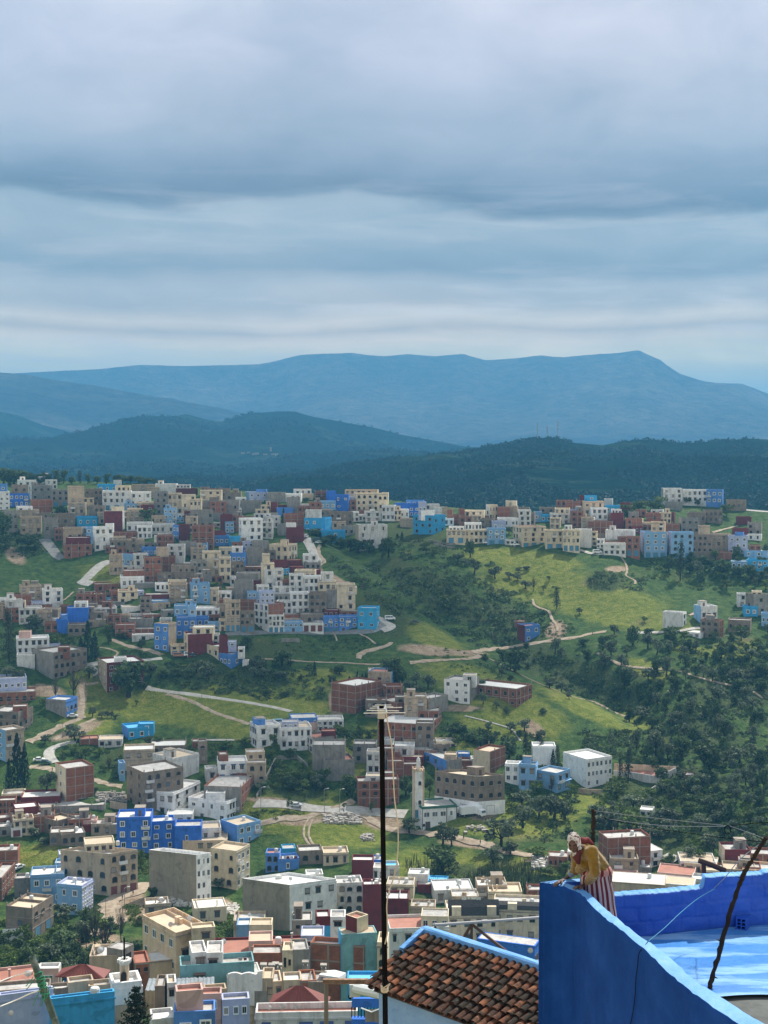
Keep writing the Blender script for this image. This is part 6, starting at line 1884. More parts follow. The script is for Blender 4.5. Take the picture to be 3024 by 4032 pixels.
# ------------------------------------------------------------------ vehicles and people on the roads
def wheel_mesh():
    mb=MB(); pts=[(0,-.11,0),(0,.11,0)]; mb.tube(pts,[.33,.33],14); return mb.mesh('tyre',M['black'])
TYRE=wheel_mesh()
rb_=MB(); rb_.tube([(0,-.115,0),(0,.115,0)],[.2,.2],10); RIM=rb_.mesh('rim',M['steel'])
GLASS=surf('car_glass',(.02,.025,.03),rough=.08,var=.1,spec=.6)
def paint(n,c): return surf(n,c,rough=.28,var=.04,spec=.5)
PAINT={'silver':paint('silver_paint',(.62,.63,.64)),'white':paint('white_car_paint',(.82,.82,.80)),'dark':paint('dark_car_paint',(.02,.025,.035)),'orange':paint('orange_van_paint',(.42,.16,.07)),'green':paint('dark_green_paint',(.02,.06,.05)),'blue':paint('pale_blue_car_paint',(.25,.45,.6))}
PROF={'car':([(-2.1,.35),(-2.12,.62),(-2.0,.86),(-1.5,.93),(-.95,1.36),(-.5,1.45),(.55,1.44),(1.05,1.05),(1.9,.90),(2.12,.7),(2.1,.35)],[(-1.32,.95),(-.85,1.34),(-.05,1.38),(-.05,.95)],[(.02,.95),(.02,1.38),(.5,1.37),(.9,.98)],1.72),
 'van':([(-2.4,.35),(-2.42,1.2),(-2.36,1.95),(-2.2,2.02),(1.1,2.0),(1.75,1.3),(2.35,1.12),(2.45,.75),(2.4,.35)],[(-2.1,1.2),(-2.1,1.8),(.1,1.8),(.1,1.2)],[(.2,1.2),(.2,1.8),(1.,1.8),(1.5,1.25)],1.9),
 'pickup':([(-2.5,.45),(-2.5,1.02),(-.75,1.02),(-.7,1.6),(-.4,1.68),(.55,1.66),(1.05,1.12),(2.3,1.0),(2.45,.75),(2.4,.45)],[(-.62,1.1),(-.6,1.55),(-.05,1.58),(-.05,1.1)],[(.02,1.1),(.02,1.58),(.48,1.56),(.85,1.12)],1.8)}
def vehicle(kind,col,t,x,y,head,label,name,cat,L=None):
    g=ground(*T(t,x,y)); g.z+=.28; r=empty(name,g,R(head)); tag(r,label,cat,'vehicles on the roads')
    prof,w1,w2,W=PROF[kind]; mb=MB(); w=W/2
    def inset(z): return w-.16*max(0,(z-.95))/.5*.9
    Lf=[(x,-inset(z),z) for x,z in prof]; Rt=[(x,inset(z),z) for x,z in prof]
    mb.poly(Lf[::-1] if False else Lf[::-1]); mb.poly(Rt)
    n=len(prof)
    for i in range(n): j=(i+1)%n; mb.poly([Lf[i],Lf[j],Rt[j],Rt[i]])
    mb.build('body',PAINT[col],r)
    gb=MB()
    for s in(-1,1):
        for q in(w1,w2): gb.poly([(x,s*(inset(z)+.012),z) for x,z in q][::s])
    gb.build('side_window',GLASS,r)
    # front and rear glass lie on the sloping panels
    def panel(i,nm):
        (x0,z0),(x1,z1)=prof[i],prof[i+1]; d=Vector((-(z1-z0),0,x1-x0)).normalized()*.012; pb=MB(); k=.86
        if d.z<0: d=-d
        pb.poly([(x0+d.x,-inset(z0)*k,z0+d.z),(x1+d.x,-inset(z1)*k,z1+d.z),(x1+d.x,inset(z1)*k,z1+d.z),(x0+d.x,inset(z0)*k,z0+d.z)]); pb.build(nm,GLASS,r)
    panel({'car':6,'van':4,'pickup':5}[kind],'windscreen')
    if kind=='car': panel(3,'rear_window')
    ax={'car':1.32,'van':1.45,'pickup':1.5}[kind]
    for xx in(-ax,ax):
        for s in(-1,1):
            wo=link('wheel',TYRE,r,(xx,s*(w-.1),.33)); link('rim',RIM,wo)
    xf=prof[-2][0]
    for s in(-1,1):
        hb=MB(); hb.box(xf-.12,xf-.01 if kind!='car' else xf+.01,s*.6-.16,s*.6+.16,.66,.8); hb.build('headlight',M['tank'],r)
    return r
vehicle('car','silver','c1',900,768,4,'silver hatchback driving along the lower road','car','car')
vehicle('pickup','white','a2',1130,704,12,'white pickup parked beside the cream apartment house at the meadow edge','pickup_truck','pickup')
vehicle('van','white','a1',984,634,80,'small white van at the top of the paved lane beside the maroon wall','van','van')
vehicle('van','green','a1',1070,664,150,'dark green van parked at the right of the paved lane','van','van')
vehicle('car','white','a1',1097,684,150,'white car parked in front of the dark green van','car','car')
vehicle('van','orange','b0',1545,568,2,'orange-brown van parked below the tan wall','van','van')
vehicle('van','white','b0',1640,562,2,'white van parked right of the orange-brown van','van','van')
vehicle('car','white','b0',628,1090,5,'white car parked beside the small blue and grey house','car','car')
vehicle('van','white','b2',52,248,5,'white van parked where the white road bends round the spur','van','van')
vehicle('car','dark','b2',265,276,165,'dark car on the grassy edge beyond the spur road','car','car')
vehicle('car','white','c0',337,372,10,'white car parked beside the tall cypresses','car','car')
vehicle('car','green','c0',392,396,-12,'dark green car parked on the winding road','car','car')
vehicle('van','white','a2',890,686,8,'white van parked left of the light blue house','van','van')
vehicle('van','white','a3',185,770,10,'white van left of the white house with the brick top','van','van')
vehicle('van','blue','c1',755,52,20,'pale blue van parked behind the white field houses','van','van')
vehicle('car','dark','b1',10,560,0,'dark car below the maroon wall','car','car')
vehicle('car','white','d0',162,205,60,'white car between the brick house and the green field','car','car')
def truck(x,y,head,label,cab):
    g=ground(*T('c2',x,y)); r=empty('box_truck',g,R(head)); tag(r,label,'truck','vehicles on the roads')
    mb=MB(); mb.box(-3.2,2.2,-1.15,1.15,.9,3.3); mb.box(-3.25,2.25,-1.18,1.18,3.3,3.36); 
    for k in range(6): mb.box(-3.+k*.95,-2.93+k*.95,-1.19,1.19,.95,3.28)
    mb.build('cargo_box',PAINT['white'],r)
    mb=MB(); mb.grid([[(2.3,s*1.05,.6),(4.1,s*1.05,.6),(4.15,s*1.05,1.5),(3.7,s*1.0,2.5),(2.3,s*1.0,2.55)] for s in(-1,1)]); mb.poly([(2.3,-1.05,.6),(4.1,-1.05,.6),(4.15,-1.05,1.5),(3.7,-1.,2.5),(2.3,-1.,2.55)]); mb.poly([(2.3,1.05,.6),(4.1,1.05,.6),(4.15,1.05,1.5),(3.7,1.,2.5),(2.3,1.,2.55)][::-1]); mb.build('cab',PAINT['white'],r)
    gb=MB(); gb.poly([(4.155,-.9,1.55),(4.155,.9,1.55),(3.73,.9,2.42),(3.73,-.9,2.42)]); gb.build('windscreen',GLASS,r)
    for xx in(-2.2,3.2):
        for s in(-1,1): w=link('wheel',TYRE,r,(xx,s*.95,.48)); w.scale=(1.45,1.3,1.45); link('rim',RIM,w)
    cb=MB(); cb.box(-3.2,4,-.5,.5,.5,.9); cb.build('chassis',M['black'],r)
truck(735,840,20,'white box truck parked at the left beside the mosque hall',1)
truck(790,832,-50,'white lorry with dark windscreen between the mosque hall and the white ground floor',1)
# ---- voxel-fused bodies
def capsule_pts(mb,a,b,ra,rb,seg=10,rings=4):
    a,b=Vector(a),Vector(b); d=(b-a); L=d.length or 1e-4; d/=L
    u=d.cross(Vector((0,0,1)) if abs(d.z)<.9 else Vector((1,0,0))).normalized(); w=d.cross(u); rows=[]
    for k in range(rings+1):
        t=-math.pi/2+math.pi/2*k/rings; rows.append((a+d*math.sin(t)*ra,math.cos(t)*ra))
    for k in range(rings+1):
        t=math.pi/2*k/rings; rows.append((b+d*math.sin(t)*rb,math.cos(t)*rb))
    mb.grid([[c+(u*math.cos(2*math.pi*k/seg)+w*math.sin(2*math.pi*k/seg))*max(r,1e-4) for k in range(seg)] for c,r in rows],0,True)
def ellipsoid(mb,c,r,rot=None,seg=16,rings=10):
    rot=rot or Matrix.Identity(3); c=Vector(c)
    mb.grid([[c+rot@Vector((r[0]*math.sin(p)*math.cos(2*math.pi*k/seg),r[1]*math.sin(p)*math.sin(2*math.pi*k/seg),r[2]*math.cos(p))) for k in range(seg)] for p in [max(.02,min(math.pi-.02,math.pi*i/rings)) for i in range(rings+1)]],0,True)
def fuse(name,mb,mat,vox,sm=4,parent=None,disp=None):
    me=mb.mesh(name,mat); o=bpy.data.objects.new(name,me); COL.objects.link(o)
    m=o.modifiers.new('r','REMESH'); m.mode='VOXEL'; m.voxel_size=vox
    s=o.modifiers.new('s','SMOOTH'); s.iterations=sm; s.factor=.5
    dg=bpy.context.evaluated_depsgraph_get(); dg.update(); nm=bpy.data.meshes.new_from_object(o.evaluated_get(dg)); nm.name=name
    bpy.data.objects.remove(o); bpy.data.meshes.remove(me)
    nm.materials.clear()
    for q in (mat if isinstance(mat,(list,tuple)) else [mat]): nm.materials.append(q)
    nm.polygons.foreach_set('use_smooth',[True]*len(nm.polygons))
    if disp:
        for v in nm.vertices: v.co=disp(v.co,v.normal)
    nm.update(); return link(name,nm,parent)
def walker_mesh(robe):
    mb=MB()
    capsule_pts(mb,(0,0,1.58),(0,0,1.64),.10,.10); capsule_pts(mb,(0,0,1.45),(0,0,1.56),.06,.06)
    capsule_pts(mb,(-.17,0,1.38),(.17,0,1.38),.09,.09); capsule_pts(mb,(0,0,1.3),(0,0,.95),.17,.16)
    for s in(-1,1):
        capsule_pts(mb,(s*.2,0,1.36),(s*.25,.03,1.05),.055,.045); capsule_pts(mb,(s*.25,.03,1.05),(s*.23,-.1,.82),.045,.035)
        if not robe: capsule_pts(mb,(s*.09,0,.95),(s*.1,-s*.1,.5),.10,.07); capsule_pts(mb,(s*.1,-s*.1,.5),(s*.1,-s*.02+.06*s,.08),.065,.045); capsule_pts(mb,(s*.1,.05*s,.04),(s*.1,.05*s-.16,.04),.045,.04)
    if robe: capsule_pts(mb,(0,0,1.),(0,0,.12),.17,.25)
    o=fuse('person',mb,surf('dark_clothing_'+str(robe),(.04,.04,.05) if not robe else (.10,.08,.09),var=.3),.035,3); me=o.data; bpy.data.objects.remove(o); return me
WM=[walker_mesh(False),walker_mesh(True)]
for t,x,y,k,lab in (('c2',688,1045,0,'person in dark clothes standing on the dirt track below the mosque'),('c2',832,1090,0,'person in dark clothes at the lower end of the dirt track'),('d0',1057,470,0,'person walking on the dirt street beside the tan corner house'),('d0',1150,432,0,'person farther up the dirt street near the shop doors'),('a1',1040,678,1,'person on the paved lane beside the dark green van'),('c1',1312,822,0,'person at the roadside near the stone heap'),('c0',452,458,0,'person on the road left of the narrow brick tower'),('b3',144,376,0,'person walking on the valley track among the trees'),('c2',1388,1072,1,'person on the slope below the olive trees')):
    g=ground(*T(t,x,y)); o=link('person',WM[k]); o.location=g; o.rotation_euler=(0,0,rnd.uniform(0,6)); tag(o,lab,'person','people walking in the valley')
# ------------------------------------------------------------------ the blue roof terrace, the tiled roof and what stands there
def bluemat(name,base,lo,hi,rough,bs,bd,streak=None,spec=.35):
    m,nt,b=newmat(name); L=nt.links; tc=nd(nt,'ShaderNodeTexCoord')
    def nz(sc,det=7.,src=None,ro=.65):
        n=nd(nt,'ShaderNodeTexNoise',Scale=sc,Detail=det,Roughness=ro); L.new(src or tc.outputs['Object'],n.inputs['Vector']); return n.outputs[0]
    r=ramp(nt,[(.3,lo),(.5,base),(.7,hi)]); L.new(nz(1.3),r.inputs[0]); o=r.outputs[0]
    r2=ramp(nt,[(.55,(1,1,1)),(.75,(.72,.76,.85))]); L.new(nz(7.),r2.inputs[0]); o=mixc(nt,o,r2.outputs[0],1.,'MULTIPLY')
    r5=ramp(nt,[(.64,(0,0,0)),(.69,(.34,.34,.34))]); L.new(nz(4.3,9.,None,.75),r5.inputs[0]); o=mixc(nt,o,tuple(min(1,c*1.5+.035) for c in hi),r5.outputs[0])
    if streak:
        mp=nd(nt,'ShaderNodeMapping'); L.new(tc.outputs['Object'],mp.inputs[0]); mp.inputs['Scale'].default_value=(.55,2.6,1)
        r3=ramp(nt,[(.47,(0,0,0)),(.57,(1,1,1))]); L.new(nz(1.1,6.,mp.outputs[0],.6),r3.inputs[0]); o=mixc(nt,o,streak,r3.outputs[0])
    L.new(o,b.inputs['Base Color']); b.inputs['Roughness'].default_value=rough; b.inputs['Specular IOR Level'].default_value=spec
    ad=nd(nt,'ShaderNodeMath',operation='MULTIPLY_ADD'); L.new(nz(26.,4.),ad.inputs[0]); ad.inputs[1].default_value=.35; L.new(nz(bs,6.),ad.inputs[2])
    bp=nd(nt,'ShaderNodeBump'); bp.inputs['Strength'].default_value=.7; bp.inputs['Distance'].default_value=bd; L.new(ad.outputs[0],bp.inputs['Height']); L.new(bp.outputs[0],b.inputs['Normal'])
    return m
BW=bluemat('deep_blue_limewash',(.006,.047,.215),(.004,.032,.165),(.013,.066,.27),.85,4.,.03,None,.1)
BT=bluemat('pale_blue_coping',(.11,.30,.60),(.08,.25,.54),(.18,.38,.66),.6,9.,.02)  # sunlight on the terrace wall tops is put into this paler blue
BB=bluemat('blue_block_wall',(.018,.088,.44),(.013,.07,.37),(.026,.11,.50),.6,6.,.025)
BF=bluemat('blue_floor_paint',(.055,.215,.52),(.04,.175,.47),(.08,.26,.56),.26,3.,.015,streak=(.22,.42,.66),spec=.45)
ZT,ZF=-6.0,-6.9
outer=[(2126.5,3473.5),(2150,3476),(2179.6,3480.8),(2215.7,3490.4),(2254,3504.9),(2269,3511),(2293,3526.6),(2329,3567.5),(2365,3599),(2401,3630),(2441,3658.7),(2502,3710),(2563,3765),(2624,3826),(2684,3874),(2745,3923),(2806,3966),(2867,4006),(2940,4055),(3020,4110),(3120,4180),(3300,4300)]
inner=[(2215,3475),(2218,3475.5),(2220.6,3476),(2256.7,3487),(2290,3499),(2302.5,3504.9),(2317,3514.5),(2351,3547),(2383,3576),(2419,3605),(2462,3641),(2528,3691),(2593,3737),(2655,3786),(2715,3842),(2775.5,3886.6),(2840,3925),(2909,3971.6),(2988,4020),(3070,4075),(3170,4145),(3350,4270)]
def blue_house():
    r=empty('blue_house',P(2126,3473,19.)); r.location.z=-14
    tag(r,'royal blue house with curved terrace wall and bright blue roof floor in the foreground','house','houses of the town')
    inv=Vector(r.location); rg=random.Random(4)
    O=smooth([PZ(x,y,ZT) for x,y in outer],4); I=smooth([PZ(x,y,ZT) for x,y in inner],4); n=len(O)
    def loc(p): return p-inv
    mb=MB(); lev=[0,-.02,-.06,-.5,-1.2,-2.2,-4,-7.5]
    jit=[Vector((rg.uniform(-.006,.006),rg.uniform(-.006,.006),rg.uniform(-.008,.008))) for _ in range(n)]
    rows=[[loc(O[i]+jit[i]*(1 if z>-.1 else 3)+Vector((0,0,z))+ (O[i]-I[i]).normalized()*(.006 if z<-.01 else -.012)) for i in range(n)] for z in lev]
    mb.grid(rows); mb.f=[f[::-1] for f in mb.f]
    rows2=[[loc(I[i]+jit[i]+Vector((0,0,z))) for i in range(n)] for z in(0,-.03,-.95)]
    mb.grid(rows2,2)
    # the other arm of the corner, running back behind the woman
    mid=[]
    for i in range(n):
        a,b=O[i]-(O[i]-I[i]).normalized()*.012+jit[i],I[i]+jit[i]; mid.append([loc(a),loc(a.lerp(b,.5)+Vector((0,0,.01))),loc(b)])
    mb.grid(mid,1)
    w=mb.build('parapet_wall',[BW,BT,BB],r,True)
    mb=MB(); K=O[0]; A=[(2127,3472),(2200,3464.5),(2278,3458.5),(2360,3452)]; B=[(2218,3474),(2240,3473),(2278,3471),(2360,3466)]
    Ao=[PZ(x,y,ZT) for x,y in A]; Bo=[PZ(x,y,ZT) for x,y in B]; Ao[0]=Vector(O[0])+Vector((0,.004,0))
    tri=[loc(p+Vector((0,0,-.003))) for p in(O[0],O[4],O[8],O[12],I[12],I[8],Bo[0],Bo[1],Bo[2],Bo[3],Ao[3],Ao[2],Ao[1],Ao[0])]
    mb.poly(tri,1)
    for S_ in(Ao,):
        for i in range(3): a,b=loc(S_[i]),loc(S_[i+1]); d=Vector((0,0,7)); mb.poly([b-d,b,a,a-d][::-1],0)
    for i in range(3): a,b=loc(Bo[i]),loc(Bo[i+1]); d=Vector((0,0,.95)); mb.poly([a-d,b-d,b,a],2)
    a,b=loc(Ao[3]),loc(Bo[3]); mb.poly([a,b,b-Vector((0,0,7)),a-Vector((0,0,7))],2)
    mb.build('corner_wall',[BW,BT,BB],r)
    # block wall at the back of the terrace: hand-made blocks, ragged joints, stepped top
    bl=[(2300,3692),(2545,3686),(2700,3669),(2891,3651),(3024,3640),(3300,3615)]
    base=[PZ(x,y,ZF) for x,y in bl]
    def at(px):
        xs=[b[0] for b in bl]; k=max(0,min(len(xs)-2,[i for i,x in enumerate(xs) if x<=px][-1] if px>=xs[0] else 0)); t=(px-xs[k])/(xs[k+1]-xs[k]); return base[k].lerp(base[k+1],t)
    mb=MB(); cols=np.arange(2300,3290,5.); tops=[(2300,3532),(2430,3529),(2500,3524),(2600,3517),(2700,3507),(2768,3499),(2774,3456),(2900,3450),(3002,3446),(3008,3438),(3300,3425)]
    rows=[];thick=.2
    NV=34
    for px in cols:
        p=at(px); yt=float(np.interp(px,[t[0] for t in tops],[t[1] for t in tops])); zt=P(px,yt,p.y).z+rg.uniform(-.006,.006); col=[]
        for k in range(NV+1):
            z=ZF-.02+(zt-ZF+.02)*k/NV; h=(z-ZF); c=int(h/.2); fz=(h/.2)%1; s=(p.x/.42+.5*(c%2)); fx=s%1; sd=int(s)*7+c*13
            q=random.Random(sd); dy=q.uniform(-.006,.006)+.018*mnoise.noise(Vector((p.x*5,z*7,1.)))
            j=min(fz,1-fz)*.2; jx=min(fx,1-fx)*.42
            if min(j,jx)<.014+.01*mnoise.noise(Vector((p.x*9,z*9,3))): dy+=.010
            col.append(loc(Vector((p.x,p.y+dy,z))))
        col.append(loc(Vector((p.x,p.y+.08,zt+.006)))); col.append(loc(Vector((p.x,p.y+thick,zt)))); col.append(loc(Vector((p.x,p.y+thick,-14))))
        rows.append(col)
    mb.grid(rows); mb.f=[f[::-1] for f in mb.f]
    nr=len(rows[0]); per=nr-1
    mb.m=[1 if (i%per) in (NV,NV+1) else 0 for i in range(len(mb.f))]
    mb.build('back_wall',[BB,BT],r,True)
    # floor
    iy=[p.y for p in I][::-1]; ix=[p.x for p in I][::-1]
    mb=MB(); fr=[]
    N=40
    for j in range(N+1):
        t=j/N; row=[]
        for i in range(41):
            u=i/40.; px=2300+u*1000; a=at(px); b=PZ(px,3966+ (0 if px<2909 else -.0*(px-2909)),ZF); b=Vector((a.x,17.05-.1*math.sin(u*9),ZF)); q=a.lerp(b,t); xl=float(np.interp(q.y,iy,ix))+.01; q.x=max(q.x,xl+(u*.02)) if q.y<19.0 else q.x; q=Vector((q.x,q.y,ZF+.012*mnoise.noise(Vector((q.x*1.5,q.y*1.5,0)))+.0*t)); row.append(loc(q))
        fr.append(row)
    mb.grid(fr); mb.f=[f[::-1] for f in mb.f]; f=mb.build('terrace_floor',[BF],r,True)
    led=[p for p in I if p.y<17.6]; led=[Vector((p.x+.02,p.y,ZF-.06)) for p in led]; mb=MB(); q=[loc(p) for p in led]+[loc(Vector((base[5].x,led[-1].y,ZF-.06))),loc(Vector((base[5].x,17.6,ZF-.06)))]; mb.poly(q[::-1] if True else q); mb.build('lower_ledge',surf('bare_concrete',(.10,.11,.105),var=.2,dirt=(.05,.055,.05),dirt_amt=.6,scale=1.4,bump=.4),r)
    mb=MB(); c=base[5]; mb.poly([loc(Vector(base[5])),loc(Vector((base[5].x,10,ZF))),loc(Vector((base[5].x,10,-14))),loc(Vector((base[5].x,base[5].y,-14)))]); mb.build('side_wall',[BW],r)
    return r
blue_house()
# hollow brick on the floor
def hollow_brick():
    p=PZ(2918,3663,ZF); r=empty('hollow_brick',p,R(-28)); tag(r,'blue painted six-hole hollow brick lying against the terrace back wall','brick')
    mb=MB(); w,h,L=.15,.175,.34; hx=[-w/2,-w/2+.02,-.008,.008,w/2-.02,w/2]; hz=[0,.018,.055,.067,.108,.12,.157,h]
    for i in range(5):
        for k in range(7):
            hole=(i in(1,3)) and (k in(1,3,5)); x0,x1,z0,z1=hx[i],hx[i+1],hz[k],hz[k+1]
            if not hole: mb.poly([(x0,0,z0),(x1,0,z0),(x1,0,z1),(x0,0,z1)])
            else:
                mb.poly([(x0,.2,z0),(x1,.2,z0),(x1,.2,z1),(x0,.2,z1)],1)
                for q in ([(x0,0,z0),(x1,0,z0),(x1,.2,z0),(x0,.2,z0)],[(x0,0,z1),(x0,.2,z1),(x1,.2,z1),(x1,0,z1)],[(x0,0,z0),(x0,.2,z0),(x0,.2,z1),(x0,0,z1)],[(x1,0,z0),(x1,0,z1),(x1,.2,z1),(x1,.2,z0)]): mb.poly(q)
    mb.box(-w/2,w/2,0,L,0,h,0,'f'); mb.build('brick_body',[BB,M['black']],r)
hollow_brick()
def crooked(name,pts,rad,mat,label,cat,seed,knots=.22,n=10,seg=9):
    rg=random.Random(seed); sp=smooth(pts,n); mb=MB(); r=[(rad[0]+(rad[1]-rad[0])*i/(len(sp)-1))*(1+rg.uniform(-knots,knots)) for i in range(len(sp))]
    sp=[p+Vector((rg.uniform(-1,1),rg.uniform(-1,1),0))*rad[0]*.22 for p in sp]; o0=Vector(sp[0]); mb.tube([p-o0 for p in sp],r,seg)
    for _ in range(int(len(sp)/4)):
        k=rg.randrange(2,len(sp)-2); d=Vector((rg.uniform(-1,1),rg.uniform(-1,1),rg.uniform(-.2,.8))).normalized(); mb.tube([sp[k]-o0,sp[k]-o0+d*r[k]*2.1],[r[k]*.55,r[k]*.12],5)
    o=mb.build(name,mat,smooth=True); o.location=o0; tag(o,label,cat); return o
pb=PZ(2792,3893,ZF)
crooked('wooden_prop',[pb,P(2835,3740,17.55),P(2885,3560,17.5),P(2930,3440,17.45),P(2972,3370,17.4),P(3018,3296,17.35)],(.032,.024),M['bark'],'crooked bare branch leaning as a prop on the blue terrace floor','wooden prop',3)
crooked('dead_trunk_pole',[P(2335,3560,20.4),P(2334,3420,20.4),P(2333,3330,20.4),P(2336,3260,20.4),P(2337,3187,20.4)],(.033,.028),M['bark'],'rough dark wooden post behind the woman carrying overhead wires','post',5,.3)
def iron_frame():
    D=20.2; r=empty('iron_frame',P(2770,3500,D)); tag(r,'dark iron frame with a sloping bar standing behind the blue back wall','frame'); b=Vector(r.location); mb=MB(); q=lambda x,y:P(x,y,D)-b
    mb.tube([q(2773,3520),q(2771,3395)],.035,6); mb.build('post',M['iron'],r); mb=MB(); mb.tube([q(2842,3470),q(2842,3420)],.03,6); mb.build('post',M['iron'],r)
    mb=MB(); mb.tube([q(2752,3388),q(2800,3405),q(2856,3428)],.042,6); mb.build('bar',M['iron'],r)
iron_frame()
def cable(pts,rad,mat,label,n=8):
    sp=smooth(pts,n); o0=Vector(sp[0]); mb=MB(); mb.tube([p-o0 for p in sp],rad,5); o=mb.build('cable',mat,smooth=True); o.location=o0; tag(o,label,'cable','cables and wires'); return o
def c3(x,y,D): return P(*T('c3',x,y),D)
cable([c3(160,795,20.3),c3(500,838,20),c3(900,882,19.6),c3(1280,922,19.2),c3(1340,930,19.1)],.0036,M['steel'],'upper pale overhead cable running from the rough post to the cable knot')
cable([c3(205,855,20.3),c3(560,905,20),c3(900,930,19.6),c3(1300,929,19.1)],.0036,M['steel'],'lower pale overhead cable running from the rough post to the cable knot')
cable([c3(215,852,20.3),c3(450,905,20),c3(700,950,19.5),c3(1150,1012,18.6),c3(1640,1068,17.5)],.0045,M['black'],'thin dark overhead cable passing below the two pale ones')
cable([c3(1340,930,19.1),c3(1480,980,18.3),c3(1640,1038,17.4)],.0036,M['steel'],'short pale cable from the cable knot down to the branch top')
cable([c3(1340,928,19.1),c3(1480,908,19.),c3(1700,893,18.8)],.0045,M['black'],'dark cable from the cable knot out to the right')
cable([c3(1310+28*math.sin(a),960-36*math.cos(a),19.1) for a in np.linspace(0,6.6,14)],.006,M['black'],'coil of dark cable hanging at the cable knot',4)
def g_(x,y,D): return P(*T('g',x,y),D)
cable([g_(1630,190,17.4),g_(1560,235,17.5),g_(1470,310,17.7),g_(1380,420,18.2),g_(1310,490,18.9)],.006,M['steel'],'grey wire sagging from the branch top to the back wall')
cable([g_(1310,495,19.0),g_(1200,560,18.9),g_(1090,650,18.4),g_(990,745,17.4),g_(885,832,16.9)],.005,M['door_t'],'thin blue-grey wire slanting across the blue back wall')
wl=[(2552,3706),(2532,3728),(2522,3750),(2516,3800),(2512,3850),(2508,3920),(2500,3990),(2490,4040),(2484,4090)]
def on_wall(px,py):
    # the outer face of the parapet straight below its edge
    O=[PZ(x,y,ZT) for x,y in outer]; best=None
    for i in range(len(O)-1):
        for k in range(20):
            p=O[i].lerp(O[i+1],k/20.); x,_=proj(Vector((p.x,p.y,-7))); 
            if best is None or abs(x-px)<best[0]: best=(abs(x-px),p.copy())
    p=best[1]; return Vector((p.x-.03,p.y-.02,P(px,py,p.y).z))
cable([PZ(*wl[0],ZT+.012),PZ(2540,3722,ZT+.008)]+[on_wall(x,y) for x,y in wl[2:]],.0055,M['black'],'thin dark wire hanging down the shaded blue wall face')
